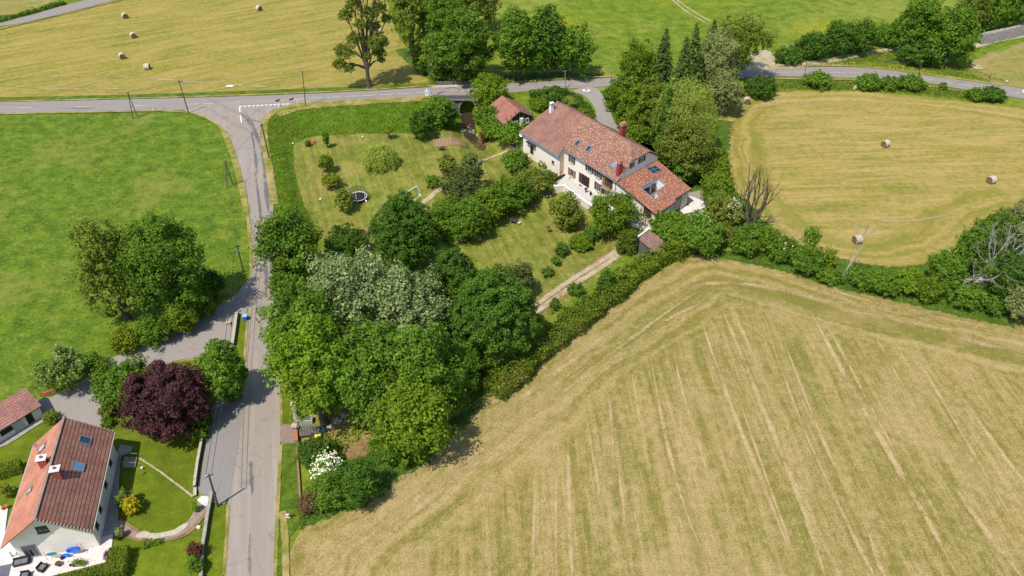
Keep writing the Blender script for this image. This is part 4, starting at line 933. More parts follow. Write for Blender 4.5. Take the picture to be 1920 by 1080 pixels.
('bush', (1308,278,1370,345), 'green bush between the drooping willow and the right hay field', dict(leaf='bright', group=G1)),
# big trees right of the house
('tree', (1158,78,1232,185), 'bright green tall tree on the left of the conifer group', dict(leaf='bright', t=4, gap=.2, size=0.24, group=G1)),
('tree', (1158,142,1218,215), 'bright green lower tree beside the drive', dict(leaf='bright', t=2, gap=.15, size=0.22, group=G1)),
('spruce', (1195,56,1285,225), 'spruce with its pointed top left in the conifer group', dict(leaf='spruce', group=G1, size=0.22)),
('spruce', (1230,72,1320,260), 'broad dark spruce in the middle of the conifer group', dict(leaf='spruce', group=G1, size=0.22)),
('spruce', (1250,46,1340,215), 'tallest spruce in the conifer group', dict(leaf='spruce', group=G1, size=0.22)),
('spruce', (1290,38,1370,165), 'spruce top showing behind the silver willow', dict(leaf='spruce', group=G1, size=0.22)),
('tree', (1190,150,1262,262), 'dark conifer mass next to the drive', dict(leaf='conifer', t=.5, shape='egg', size=0.22, group=G1)),
('tree', (1225,170,1275,300), 'dark green tree left of the drooping willow', dict(leaf='dark', t=.5, size=0.22, group=G1)),
('tree', (1300,58,1384,185), 'large silver-grey willow behind the drooping one', dict(leaf='greygreen', t=1.5, shape='egg', size=0.21, cover=1.2, group=G1, name='willow_tree')),
('willow', (1230,146,1342,262), 'large drooping yellow-green willow top beside the right hay field', dict(leaf='willow', t=4.5, size=0.23, group=G1)),
('tree', (1232,225,1345,338), 'olive-green lower tree in front of the drooping willow', dict(leaf='olive', t=.8, size=0.21, group=G1)),
('tree', (1325,130,1392,212), 'grey-green tree right below the silver willow', dict(leaf='greygreen', t=.8, size=0.21, group=G1)),
('bush', (1130,152,1182,208), 'bright green bush at the mouth of the drive', dict(leaf='bright', group=G1)),
('bush', (1152,196,1210,250), 'bright green bush second down the drive', dict(leaf='bright', group=G1)),
('bush', (1174,230,1220,274), 'bright green bush behind the ridge of the big house', dict(leaf='bright', group=G1)),
('bush', (1225,255,1275,310), 'green bush behind the gable of the big house', dict(leaf='mid', group=G1)),
('bush', (1255,290,1310,345), 'dark green bush behind the low roof of the big house', dict(leaf='mid', group=G1)),
('bush', (1010,170,1062,186), 'mounded green shrub inside the curve of the drive', dict(leaf='dark', group=G1)),
('bush', (990,185,1030,205), 'light green garden shrub behind the big house', dict(leaf='bright', group=G1)),
('bush', (1075,205,1116,228), 'light green shrub behind the plain tiled roof', dict(leaf='bright', group=G1)),
('bush', (1055,180,1082,202), 'greyish shrub behind the white-capped chimney', dict(leaf='olive', group=G1)),
# beyond the main road
('tree', (728,-60,805,95), 'dark tree right behind the tall open poplar', dict(leaf='poplar', t=2.5, size=0.28, gap=.1, group=G5)),
('tree', (790,-20,870,110), 'dark green tree second beyond the main road', dict(leaf='mid', t=1, size=0.28, group=G5)),
('tree', (822,15,928,152), 'big round tree opposite the bridge', dict(leaf='mid', t=1, size=0.28, group=G5, cover=1.1)),
('tree', (795,60,870,150), 'lower green tree beside the near end of the mown field', dict(leaf='mid', t=.5, size=.3, group=G5)),
('tree', (842,-45,935,55), 'olive-green tree behind the big round one', dict(leaf='olive', t=1, size=0.28, group=G5)),
('tree', (928,15,1018,145), 'wide green tree in the middle of the roadside group', dict(leaf='mid', t=1, size=.3, group=G5)),
('tree', (985,20,1070,140), 'dark green tree next to the far end of the roadside group', dict(leaf='dark', t=1, size=.3, group=G5)),
('tree', (1035,48,1116,142), 'rounded tree at the far end of the roadside group', dict(leaf='mid', t=1, size=.3, group=G5)),
('bush', (770,80,812,140), 'bright bush at the edge of the mown field beyond the road', dict(leaf='bright', group=G5)),
('bush', (800,110,850,152), 'bush behind the far bridge parapet', dict(leaf='mid', group=G5)),
# right top
('bush', (1452,88,1505,120), 'low dark bush with a little white blossom beside the farm track', dict(leaf='dark', group=G5, xtra=('flower', .06, .16))),
('bush', (1492,62,1560,112), 'dark bush second along the farm track', dict(leaf='dark', group=G5)),
('tree', (1543,38,1600,104), 'small dark tree third along the farm track', dict(leaf='dark', t=.3, group=G5)),
('tree', (1585,40,1645,100), 'small dark tree fourth along the farm track', dict(leaf='dark', t=.3, group=G5)),
('bush', (1630,45,1692,88), 'light green bush fifth along the farm track', dict(leaf='mid', group=G5)),
('tree', (1686,-5,1770,100), 'big tree left in the clump at the end of the farm track', dict(leaf='mid', t=.8, size=.3, group=G5)),
('tree', (1742,10,1832,120), 'big dark tree right in the clump at the end of the farm track', dict(leaf='mid', t=.6, size=.3, group=G5)),
('bush', (1685,70,1770,122), 'dark bush at the foot of the clump beside the farm track', dict(leaf='dark', group=G5)),
('tree', (1795,-20,1850,62), 'tree behind the clump at the upper right', dict(leaf='olive', t=.5, size=.3, group=G5)),
('tree', (1835,-25,1893,55), 'bright tree above the stone embankment', dict(leaf='mid', t=.5, size=.3, group=G5)),
('tree', (1875,-35,1945,48), 'rightmost tree above the stone embankment', dict(leaf='mid', t=.5, size=.3, group=G5)),
('tree', (1340,28,1440,122), 'loose-crowned tree standing by the gravelled road bend', dict(leaf='poplar', t=4.0, gap=.3, size=0.24, group=G5, limbs=12)),
('bush', (1395,150,1460,176), 'dark bush in the shade on the near side of the road bend', dict(leaf='dark', group=G7)),
('bush', (1508,140,1560,160), 'low green bush second along the roadside', dict(leaf='mid', group=G7)),
('bush', (1606,143,1655,164), 'low green bush third along the roadside', dict(leaf='mid', group=G7)),
('bush', (1648,146,1690,166), 'low green bush fourth along the roadside', dict(leaf='mid', group=G7)),
('bush', (1686,142,1735,167), 'taller clipped bush fifth along the roadside', dict(leaf='mid', group=G7)),
('bush', (1761,154,1776,169), 'small single round bush along the roadside', dict(leaf='mid', group=G7)),
('bush', (1812,168,1850,186), 'low green bush near the right end of the roadside', dict(leaf='mid', group=G7)),
('bush', (1840,164,1885,189), 'bush at the right end of the roadside row', dict(leaf='dark', group=G7)),
# hedgerow between fields
('bush', (1372,420,1425,482), 'dark ivy-clad bush under the dead dark tree', dict(leaf='mid', group=G2)),
('bush', (1415,425,1462,480), 'bright green bush right of the dead dark tree', dict(leaf='bright', group=G2)),
('bush', (1440,445,1500,495), 'mid-green bramble bush in the hedgerow with white flowers', dict(leaf='mid', group=G2, xtra=('flower', .05, .12))),
('tree', (1484,456,1545,516), 'dark green tree in the hedgerow with a thin top', dict(leaf='mid', t=.1, group=G2)),
('sapling', (1505,424,1540,465), 'thin leafy tree top rising from the dark hedgerow tree', dict(leaf='mid', t=3.5, group=G2, gap=.3)),
('bush', (1540,465,1568,508), 'yellow-green upright bush beside the mossy stump', dict(leaf='yellow', group=G2)),
('bush', (1530,500,1580,532), 'low green bush left of the leaning bare tree', dict(leaf='mid', group=G2)),
('bush', (1592,498,1650,545), 'green bush right of the leaning bare tree', dict(leaf='mid', group=G2)),
('bush', (1630,505,1690,555), 'dark green bush second from the leaning bare tree', dict(leaf='mid', group=G2)),
('bush', (1675,500,1735,555), 'green bush third from the leaning bare tree', dict(leaf='bright', group=G2)),
('bush', (1715,515,1770,568), 'bright green bush in front of the grey dead trees', dict(leaf='bright', group=G2)),
('tree', (1745,468,1812,540), 'green tree behind the first grey dead tree', dict(leaf='mid', t=.5, group=G2)),
('tree', (1790,425,1855,510), 'green tree behind the tangled grey branches', dict(leaf='mid', t=.5, group=G2)),
('tree', (1835,395,1905,480), 'dark green tree at the corner of the right hay field', dict(leaf='mid', t=.5, group=G2)),
('tree', (1875,372,1960,470), 'silvery tree at the right edge of the picture', dict(leaf='greygreen', t=.8, group=G2)),
('tree', (1850,470,1925,570), 'shaded dark tree at the right edge behind the grey branches', dict(leaf='dark', t=.5, group=G2)),
('tree', (1885,530,1960,605), 'blue-green tree at the right edge beside the mown field', dict(leaf='greygreen', t=.3, group=G2)),
('bush', (1775,520,1850,580), 'bush below the grey dead trees', dict(leaf='mid', group=G2)),
('bush', (1830,545,1890,590), 'low bush at the right end of the hedgerow', dict(leaf='mid', group=G2)),
]
for kind, box, label, kw in PL: plant(kind, box, label, **kw)
open_tree((692,164), None, 'tall open-crowned tree with visible limbs beside the main road', 'poplar',
 [(648,95,22,-1), (636,120,15,-2), (655,128,12,-2), (722,80,10,0), (716,112,9,1), (690,105,9,-1), (682,72,8,0), (665,72,18,0), (648,28,16,0), (662,10,18,1), (690,25,20,1), (705,80,24,-1), (712,98,14,0), (700,50,18,2), (675,45,14,-1), (712,15,18,1), (672,-15,24,1), (705,-20,24,0), (690,-48,24,1), (725,35,12,3)], size=0.21, cover=.55)
# hedges
hedge([(1292,468),(1268,478),(1220,500),(1185,525),(1150,552)], [2.6,3.4,3.6,3.6,3.4], [2.6,2.8,2.6,2.4,2.3], 'informal upper part of the long hedge along the field, beside the shed', 'hedge', .22, bulge=.3, lf=.2, group='hedges along the mown field')
hedge([(1160,545),(1110,585),(1060,625),(1005,668),(955,715),(925,742)], 4.2, [2.2,2.3,2.3,2.3,2.2,2.0], 'trimmed lower part of the long hedge along the big mown field', 'hedge', .2, bulge=.26, lf=.18, group='hedges along the mown field')
hedge([(994,181),(1022,179),(1064,177)], 1.8, 1.3, 'low dark clipped hedge beside the main road behind the house', 'dark', .1)
hedge([(-60,907),(0,893),(44,880)], 1.6, 1.4, 'dark clipped hedge left of the orange-roofed house', 'conifer', .06, lf=.12)
hedge([(208,1066),(244,1060)], 3.6, 1.7, 'tall clipped hedge block at the bottom of the terrace', 'conifer', .06, lf=.12)
hedge([(100,1098),(205,1072)], 1.2, .9, 'low clipped hedge along the terrace edge', 'conifer', .06, lf=.12)
hedge([(-200,92),(0,41),(60,26),(122,8)], [1.6,1.6,1.4,1.0], 1.0, 'rough low hedge beside the far road in the top left', 'mid', .2, bulge=.3, lf=.28)
# mound of ground cover inside the curve of the drive
tufts('ground_cover', [(1063,172),(1085,178),(1108,200),(1117,222),(1100,224),(1080,212),(1055,196)], 16, .45, .16, 'leaf_dark', 'dark green ground cover inside the curve of the drive', 'ground cover', seed=31)
# leafless trees
dead_tree(1404,428, 15, 'bare dark-branched dead tree beside the right hay field', n=6, depth=3, bark='bark', spread=.26, up=.3, rad=.24)
dead_tree(1576,526, 13, 'thin bare tree leaning right out of the hedgerow', lean=(.28,.1), depth=3, rad=.2, spread=.35, up=.3)
dead_tree(1790,560, 11, 'grey dead tree standing upright left in the tangle at the right edge', depth=5, rad=.25, lean=(.1,0), spread=.7, up=.02)
dead_tree(1797,568, 17, 'large grey dead tree leaning right with tangled branches', depth=5, rad=.32, lean=(.75,.35), spread=.5, up=.0)
dead_tree(1812,567, 15, 'thinner dead tree leaning right beside the large grey one', depth=5, rad=.24, lean=(.8,.3), spread=.45, up=.05)
# stump wrapped in moss, in the hedgerow
p = at(1543,500); mb = MB(); mb.tube([p, p+Vector((0,0,2)), p+Vector((.3,0,3.4))], [.45,.4,.3], 8); tag(mb.build('tree_stump', M['pale_bark'], loc=p), 'broken pale tree stump standing in the hedgerow', 'stump')
print('leaves', NLEAF[0])
# ------------------------------------------------------------ buildings
def uvplane(pts, ax, up):
    o = Vector(pts[0]); return [((Vector(p)-o).dot(ax), (Vector(p)-o).dot(up)) for p in pts]
def slab(mb, pts, ax, th=.18, m=0, side=None, org=None):
    """roof plane with thickness; pts counter-clockwise seen from above, uv in metres"""
    a, b, c = Vector(pts[0]), Vector(pts[1]), Vector(pts[2]); n = (b-a).cross(c-b).normalized()
    if n.z < 0: pts = pts[::-1]; n = -n
    ax = (ax-n*ax.dot(n)).normalized(); up = n.cross(ax)
    if up.z < 0: ax = -ax; up = -up
    o = Vector(org or pts[0]); uv = [((Vector(p)-o).dot(ax), (Vector(p)-o).dot(up)) for p in pts]
    mb.poly(pts, uv, m); low = [Vector(p)-Vector((0,0,th)) for p in pts]; mb.poly([tuple(p) for p in low[::-1]], m=side if side is not None else m)
    k_ = len(pts)
    for i in range(k_):
        j = (i+1) % k_; mb.poly([low[i], low[j], pts[j], pts[i]], m=side if side is not None else m)
def obox(mb, c, ax, nm, size, m=0):
    """box centred at c with half extents along ax (size0), nm (size1), z (size2)"""
    a = Vector(ax)*size[0]/2; n = Vector(nm)*size[1]/2; z = Vector((0,0,size[2]/2)); c = Vector(c); P = []
    for s3 in (-1, 1):
        for s1, s2 in ((-1,-1),(1,-1),(1,1),(-1,1)): P.append(c+a*s1+n*s2+z*s3)
    flip = Vector(ax).cross(Vector(nm)).z < 0
    for q in ((3,2,1,0),(4,5,6,7),(0,1,5,4),(1,2,6,5),(2,3,7,6),(3,0,4,7)): mb.poly([P[i] for i in (q[::-1] if flip else q)], m=m)
def window(parent, c, ax, nm, w_, h_, frame='window_frame', pane='glass', shutters=None, sill=True, name='window', mull=2, sw=None, shl=True, shr=True):
    """c: centre on the wall face; nm: outward normal"""
    ax, nm, c = Vector(ax), Vector(nm), Vector(c); mb = MB()
    for s in (-1, 1): obox(mb, c+ax*s*(w_/2-.04)+nm*.03, ax, nm, (.09, .07, h_))
    for s in (-1, 1): obox(mb, c+Vector((0,0,s*(h_/2+.035)))+nm*.033, ax, nm, (w_+.02, .08, .09))
    for i in range(1, mull): obox(mb, c+ax*(w_*i/mull-w_/2)+nm*.025, ax, nm, (.07, .05, h_-.04))
    o = mb.build(name, M[frame], parent)
    mb = MB(); obox(mb, c+nm*.008, ax, nm, (w_-.06, .02, h_-.02)); mb.build('pane', M[pane], o)
    if sill: mb = MB(); obox(mb, c+Vector((0,0,-h_/2-.11))+nm*.09, ax, nm, (w_+.25, .2, .07)); mb.build('sill', M['pale_stone'], o)
    if shutters:
        q = sw or w_/2
        for s in ((-1,) if shl else ())+((1,) if shr else ()):
            mb = MB(); obox(mb, c+ax*s*(w_/2+q/2+.03)+nm*.05, ax, nm, (q, .05, h_+.05))
            for dz in (-.3, .3): obox(mb, c+ax*s*(w_/2+q/2+.03)+Vector((0,0,dz*h_))+nm*.09, ax, nm, (q-.06, .025, .09))
            mb.build('shutter', M[shutters], parent)
    return o
def hit(px, py, p0, nrm):
    d = Vector(ray(px, py)); o = Vector((0,0,CH)); nrm = Vector(nrm); t = (Vector(p0)-o).dot(nrm)/d.dot(nrm); return o+d*t
def skylight(parent, c, ax, n, w_, h_, pane='roof_glass', frame='zinc', rows=1, cols=1):
    ax = Vector(ax); n = Vector(n); ax = (ax-n*ax.dot(n)).normalized(); up = n.cross(ax); c = Vector(c)+n*.05
    def bar(cc, a, b, th):
        P = [cc+ax*(s*a/2)+up*(t*b/2)+n*q for q in (0, th) for s, t in ((-1,-1),(1,-1),(1,1),(-1,1))]
        for q in ((3,2,1,0),(4,5,6,7),(0,1,5,4),(1,2,6,5),(2,3,7,6),(3,0,4,7)): mb.poly([P[i] for i in q])
    mb = MB()
    for s in (-1, 1): bar(c+ax*s*(w_/2), .12, h_+.12, .10); bar(c+up*s*(h_/2), w_-.121, .12, .095)
    for i in range(1, cols): bar(c+ax*(w_*i/cols-w_/2), .1, h_-.13, .09)
    for i in range(1, rows): bar(c+up*(h_*i/rows-h_/2), w_-.13, .1, .085)
    o = mb.build('skylight', M[frame], parent)
    mb = MB(); bar(c, w_-.06, h_-.06, .045); mb.build('pane', M[pane], o)
    return o
# ---- the big house
HO = Vector((10.5, 147.6, 0)); HU = Vector((.594, -.804, 0)); HN = Vector((.804, .594, 0))
def hq(u, n, z=0): return HO+HU*u+HN*n+Vector((0,0,z))
house = empty('farmhouse', hq(8, 5, 0), 'long white farmhouse with speckled red tile roofs and brown shutters', 'house')
RZ = 10.5
def fz(n): return 6+(n+.4)*.643
mb = MB()       # walls: one shell
def wallq(a, b, z0, za, zb, m=0): mb.poly([hq(*a, z0), hq(*b, z0), hq(*b, zb), hq(*a, za)], m=m)
B0 = -2.3
wallq((-11.8,-1.3), (.9,-1.3), B0, fz(-1.3)-.2, fz(-1.3)-.2)
mb.poly([hq(.9,-1.3,B0), hq(.7,0,B0), hq(.7,0,fz(0)-.2), hq(.9,-1.3,fz(-1.3)-.2)], m=1)  # pinkish return wall, the weaker light on it put into the colour
wallq((.7,0), (16.9,0), B0, fz(0)-.2, fz(0)-.2)
mb.poly([hq(16.9,0,B0), hq(14.9,12.9,B0), hq(14.9,12.9,6.1), hq(15.46,9.3,8.55), hq(16.28,4,8.6), hq(16.9,0,6.05)], m=0)
mb.poly([hq(14.9,12.9,B0), hq(-12.4,12.9,B0), hq(-12.4,12.9,6.1), hq(14.9,12.9,6.1)])
mb.poly([hq(-12.4,12.9,B0), hq(-11.8,-1.3,B0), hq(-11.8,-1.3,fz(-1.3)-.2), hq(-10.1,6.6,RZ-.25), hq(-12.4,12.9,6.1)])
mb.build('wall', [M['render_wall'], M['dim_pink']], house)
mb = MB()       # plain tiled roof of the left wing
FL, FJ, RJ, RN = hq(-12.3,-1.9,fz(-1.9)), hq(1.1,-1.95,fz(-1.95)), hq(-1.1,6.6,RZ), hq(-10.2,6.6,RZ)
slab(mb, [FL, FJ, RJ, RN], HU, .2, 0, 1, FL); slab(mb, [RJ, hq(-1.2,13.6,6), hq(-12.8,13.6,6), RN], HU, .2, 0, 1, RN)
mb.tube([RN+Vector((0,0,.02)), RJ+Vector((0,0,.02))], .13, 6); lw = mb.build('plain_roof', [M['roof_plain'], M['zinc']], house)
mb = MB()       # speckled roof with its clipped gable
D = Vector((0,0,.13))
a_, b_, c_, d_, e_ = hq(.85,-.45,5.97)+D, hq(17.15,-.45,5.97)+D, hq(16.5,4,8.83)+D, hq(13,6.6,RZ)+D, hq(-1.1,6.6,RZ)+D
slab(mb, [a_, b_, c_, d_, e_], HU, .2, 0, 1, a_)
f_, g_, h_ = hq(15.75,9.3,8.76)+D, hq(14.75,13.6,6)+D, hq(-1.2,13.6,6)+D
slab(mb, [e_, d_, f_, g_, h_], HU, .2, 0, 1, e_); slab(mb, [d_, c_, f_], HN, .2, 0, 1, c_)
mb.tube([e_, d_], .13, 6); mb.tube([d_, c_], .1, 6); mb.tube([d_, f_], .1, 6)
mb.build('speckled_roof', [M['roof_dotted'], M['dark_wood']], house)
# gutter
mb = MB(); mb.tube([FL+Vector((0,0,-.12))-HN*.08, FJ+Vector((0,0,-.12))-HN*.08], .09, 6); mb.tube([a_+Vector((0,0,-.14))-HN*.08, b_+Vector((0,0,-.14))-HN*.08], .09, 6)
mb.tube([hq(16.5,-.12,5.8), hq(16.5,-.12,0)], .06, 6); mb.tube([hq(-12.0,-1.45,5), hq(-12.0,-1.45,-1.5)], .06, 6); mb.build('gutter', M['zinc'], house)
# lower roof of the right wing with its sunken terrace
def ez(u, n): return 5.9-.158*(u-17.1)-.06*(n+.4)
def eq(u, n, dz=0): return hq(u, n, ez(u, n)+dz)
outer = [(17.15,-.5), (28.1,-.35), (26.75,6.5), (26.2,6.45), (25.15,12.2), (14.75,12.75)]
hole = [(20.4,2.8), (19.8,8.1), (22.1,8.2), (22.75,4.65), (24.2,4.3), (24.55,2.6)]
tri = tessellate_polygon([[eq(*p) for p in outer], [eq(*p) for p in hole]]); allp_ = outer+hole
mb = MB(); n_ = Vector((eq(18,0)-eq(17,0))).cross(eq(17,1)-eq(17,0)).normalized()
if n_.z < 0: n_ = -n_
axu = (HN-n_*HN.dot(n_)).normalized(); upu = n_.cross(axu)
if upu.z < 0: axu, upu = -axu, -upu
for t in tri:
    P_ = [eq(*allp_[i]) for i in t]
    if (P_[1]-P_[0]).cross(P_[2]-P_[0]).z < 0: P_ = P_[::-1]
    mb.poly(P_, [((p-eq(17,0)).dot(axu), (p-eq(17,0)).dot(upu)) for p in P_]); mb.poly([p-Vector((0,0,.2)) for p in P_[::-1]], m=1)
for L_ in (outer, hole):
    for i in range(len(L_)):
        a1, b1 = L_[i], L_[(i+1) % len(L_)]; mb.poly([eq(*a1, -.2), eq(*b1, -.2), eq(*b1), eq(*a1)], m=1)
mb.build('low_roof', [M['roof_dotted_red'], M['dark_wood']], house)
mb = MB()
def ewall(a, b, m=0, z0=B0, d=-.2): mb.poly([hq(*a, z0), hq(*b, z0), eq(*b, d), eq(*a, d)], m=m)
ewall((16.9,0), (27.6,0)); ewall((27.6,0), (26.4,6.3), 1); ewall((26.4,6.3), (25.9,6.3), 1); ewall((25.9,6.3), (24.85,11.9), 1); ewall((24.85,11.9), (14.75,12.4))
TF = 2.3
for i in range(6): ewall(hole[(i+1) % 6], hole[i], 2, TF, -.12)
mb.build('wing_wall', [M['render_wall'], M['render_cream'], M['white_paint']], house)
mb = MB(); mb.poly([hq(*p, TF) for p in hole[::-1]] if (Vector(hq(*hole[1]))-Vector(hq(*hole[0]))).cross(Vector(hq(*hole[2]))-Vector(hq(*hole[1]))).z < 0 else [hq(*p, TF) for p in hole]); mb.build('roof_terrace', M['rubble'], house)
for (n0, n1) in ((3.2,5.6), (6.0,7.6)):
    mid = hq(20.4-.6*((n0+n1)/2-2.8)/5.3, (n0+n1)/2, TF+1.0); window(house, mid+HU*.03, HN, HU, n1-n0, 1.9, 'brown_wood', name='terrace_door', sill=False)
mb = MB()        # zinc rim round the sunken terrace
for i in range(6): mb.tube([eq(*hole[i], .02), eq(*hole[(i+1) % 6], .02)], .09, 5)
mb.build('terrace_rim', M['zinc'], house)
mb = MB(); obox(mb, hq(22.3,6.3,TF+.7)-HU*0, HU, HN, (.15,.9,.8)); mb.build('red_panel', M['chimney_red'], house)
# windows of the facade, placed where the photograph shows them
fn = -HN
def fw(px, py, w_, h_, kind='brown_wood', name='window', n0=0, **kw):
    c = hit(px, py, hq(5, n0), HN); return window(house, c, HU, fn, w_, h_, shutters=kind, name=name, **kw)
fw(1072.5,299,1.0,1.45); fw(1106,316,1.25,1.4, sw=.62); fw(1122,327,1.15,1.4, sw=.55)
c = hit(1142,343,hq(5,0),HN); window(house, c, HU, fn, 2.1, 2.2, 'brown_wood', name='balcony_door', shutters='orange_wood', sill=False, sw=.8, shr=False, mull=3)
mb = MB(); cb = c+Vector((0,0,-1.2)); obox(mb, cb+fn*.45, HU, fn, (2.7,.9,.12)); ba = mb.build('balcony', M['pale_stone'], house)
mb = MB(); 
for i in range(10): obox(mb, cb+fn*.86+HU*(-1.3+i*2.6/9)+Vector((0,0,.55)), HU, fn, (.05,.05,.95))
obox(mb, cb+fn*.86+Vector((0,0,1.05)), HU, fn, (2.7,.08,.08)); mb.build('railing', M['orange_wood'], ba)
fw(1072.5,324,1.15,1.6,'orange_wood', sw=.6)
c = hit(1098,339,hq(5,0),HN); window(house, c, HU, fn, 2.3, 2.15, 'brown_wood', pane='interior', name='french_door', shutters='brown_wood', sill=False, sw=.9, mull=4, shr=False)
fw(1123,351,1.35,1.7, sw=.6); fw(1138,360,1.2,1.7, sw=.6, shr=False)
c = hit(1211.5,397,hq(5,0),HN); window(house, c, HU, fn, 1.3, 1.9, 'brown_wood', shutters='brown_wood', shl=False, sw=.8)
# left wing
c = hit(997.5,279,hq(-5,-1.3),HN); window(house, c, HU, fn, 1.1, 2.3, 'brown_wood', name='front_door', sill=False)
mb = MB(); obox(mb, c+Vector((0,0,1.3))+fn*.35, HU, fn, (3.0,.7,.1)); mb.build('door_canopy', M['dark_wood'], house)
c = hit(1037,304,hq(-5,-1.3),HN); window(house, c, HU, fn, .7, .5, 'dark_wood', pane='interior')
# gable windows under the clipped gable
gd = (hq(16.9,0)-hq(14.9,12.9)).normalized(); gn = Vector((-gd.y, gd.x, 0)); gn = gn if gn.dot(HU) > 0 else -gn
for px, py, kw in ((1187,308.5,dict(sw=.5, shl=False)), (1203.5,299,dict(sw=.6))):
    c = hit(px, py, hq(16.9,0), gn); window(house, c, gd, gn, 1.0, 1.1, 'window_frame', shutters='brown_wood', sill=False, **kw)
# end wall door
ed = (hq(24.85,11.9)-hq(25.9,6.3)).normalized(); en = Vector((ed.y, -ed.x, 0)); en = en if en.dot(HU) > 0 else -en
c = hq(25.9,6.3)+ed*2.1+Vector((0,0,1.75)); window(house, c, ed, en, 2.2, 2.7, 'brown_wood', name='patio_door', sill=False, mull=3)
# on the roofs
rn = HU.cross(hq(0,1,.643)-hq(0,0,0)).normalized(); rn = rn if rn.z > 0 else -rn; rp = hq(0,-.4,6.13)
for px, py in ((1083,268.5), (1103.5,279)): skylight(house, hit(px, py, rp, rn), HU, rn, .85, 1.35)
en_ = n_; skylight(house, hit(1226.5,318.5,eq(20,5),en_), HN, en_, 2.5, 1.9, pane='roof_glass', rows=2, cols=2)
def chimney(parent, base, ax, size, h, cap, m='chimney_red', capm='terracotta', pots=1):
    base = Vector(base); ax = Vector(ax); nm = Vector((-ax.y, ax.x, 0)); mb = MB()
    obox(mb, base+Vector((0,0,h/2-.6)), ax, nm, (size[0], size[1], h+1.2)); o = mb.build('chimney', M[m], parent)
    mb = MB(); obox(mb, base+Vector((0,0,h+.06)), ax, nm, (size[0]+.16, size[1]+.16, .12)); mb.build('chimney_band', M['pale_stone'], o)
    mb = MB(); obox(mb, base+Vector((0,0,h+.21)), ax, nm, (size[0]-.1, size[1]-.1, .18), 1)
    obox(mb, base+Vector((0,0,h+.38)), ax, nm, (size[0]+.1, size[1]+.1, .16)); mb.build('chimney_cap', [M[capm], M['dark_metal']], o)
    return o
chimney(house, hit(1160.5,327,rp,rn), HU, (.75,.9), 2.6, 1)
chimney(house, hq(8.8,8.2,fz(5.2)), HU, (.9,1.2), 2.6, 1)
chimney(house, hit(1034,208,rp,rn), HU, (.65,.8), 1.5, 1, 'white_paint', 'white_metal')
c = hit(1151,309,rp,rn)+rn*.03; mb = MB(); u_ = HU; v_ = rn.cross(HU)*(1 if rn.cross(HU).z > 0 else -1)
mb.poly([c-u_*.9-v_*.9, c+u_*.5-v_*.9, c+u_*.6+v_*1.2, c-u_*.1+v_*1.2]); mb.poly([c-u_*.9-v_*.9+rn*.02, c+u_*.5-v_*.9+rn*.02, c+u_*.5-v_*.6+rn*.35, c-u_*.7-v_*.6+rn*.35]); mb.build('zinc_flashing', M['zinc'], house)
c = hit(1167,320,rp,rn)+rn*.5; mb = MB(); mb.tube([c-rn*.5, c], .04, 5, 1)
dn = Vector((-.45,-.75,.48)).normalized(); e1 = dn.cross(Vector((0,0,1))).normalized(); e2 = dn.cross(e1)
ring = [c+e1*.5*math.cos(t*.5236)+e2*.5*math.sin(t*.5236) for t in range(12)]
for i in range(12): mb.poly([c-dn*.14, ring[i], ring[(i+1) % 12]]); mb.poly([c-dn*.17, ring[(i+1) % 12], ring[i]])
mb.build('satellite_dish', [M['terracotta'], M['zinc']], house)
c = hq(-12.0,-1.7,4.3); mb = MB(); mb.tube([c+HN*.3, c], .04, 5)
ring = [c+e1*.45*math.cos(t*.5236)+e2*.45*math.sin(t*.5236) for t in range(12)]
for i in range(12): mb.poly([c-dn*.14, ring[i], ring[(i+1) % 12]]); mb.poly([c-dn*.17, ring[(i+1) % 12], ring[i]])
mb.build('satellite_dish', M['white_metal'], house)
# terraces
def plinth(name, px, z1, z0, mat, label, cat, side=None):
    g = P2(px, z1); mb = MB(); top = [(x, y, z1) for x, y in g]
    if (Vector(top[1])-Vector(top[0])).cross(Vector(top[2])-Vector(top[1])).z < 0: top = top[::-1]
    mb.poly(top); bot = [(x, y, z0) for x, y, z in top]
    for i in range(len(top)): j = (i+1) % len(top); mb.poly([bot[i], bot[j], top[j], top[i]], m=1)
    o = mb.build(name, [M[mat], M[side or mat]], loc=(top[0][0], top[0][1], z0)); return tag(o, label, cat)
def lowwall(px, z, h, th, mat, label, name='low_wall', cap=None, z0=None, group=None, cat='wall'):
    mb = MB(); g = [Vector(atz(a, b, z)) for a, b in px]
    for i in range(len(g)-1):
        a, b = g[i], g[i+1]; ax = (b-a); L = ax.length; ax.normalize(); nm = Vector((-ax.y, ax.x, 0)); zb = z0 if z0 is not None else z-.3
        obox(mb, (a+b)/2+Vector((0,0,(h+zb-z)/2-.0005*i)), ax, nm, (L+th*.5, th, h-(zb-z)))
    root = empty(name, g[0], label, cat, group); mb.build('masonry', M[mat], root)
    if cap:
        mb = MB()
        for i in range(len(g)-1):
            a, b = g[i], g[i+1]; ax = (b-a); L = ax.length; ax.normalize(); obox(mb, (a+b)/2+Vector((0,0,h+.04-.004*i)), ax, (-ax.y, ax.x, 0), (L+th*.7, th+.12, .07))
        mb.build('coping', M[cap], root)
    return root
def offs(u0, n0): p = hq(u0, n0); return p
TT = [(.3,.3), (22.6,.3), (22.6,-3.9), (13,-4.1), (5.2,-3.6), (4.4,-5.2), (2.2,-5.0), (1.6,-3.2), (.95,-1.35)]
mb = MB(); top = [hq(u, n, -.02) for u, n in TT]
if (top[1]-top[0]).cross(top[2]-top[1]).z < 0: top = top[::-1]
mb.poly(top); bot = [Vector((p.x, p.y, -2.6)) for p in top]
for i in range(len(top)): j = (i+1) % len(top); mb.poly([bot[i], bot[j], top[j], top[i]], m=1)
tag(mb.build('terrace', [M['terrace_paving'], M['render_cream']], loc=top[0]), 'long raised paved terrace in front of the white farmhouse', 'terrace')
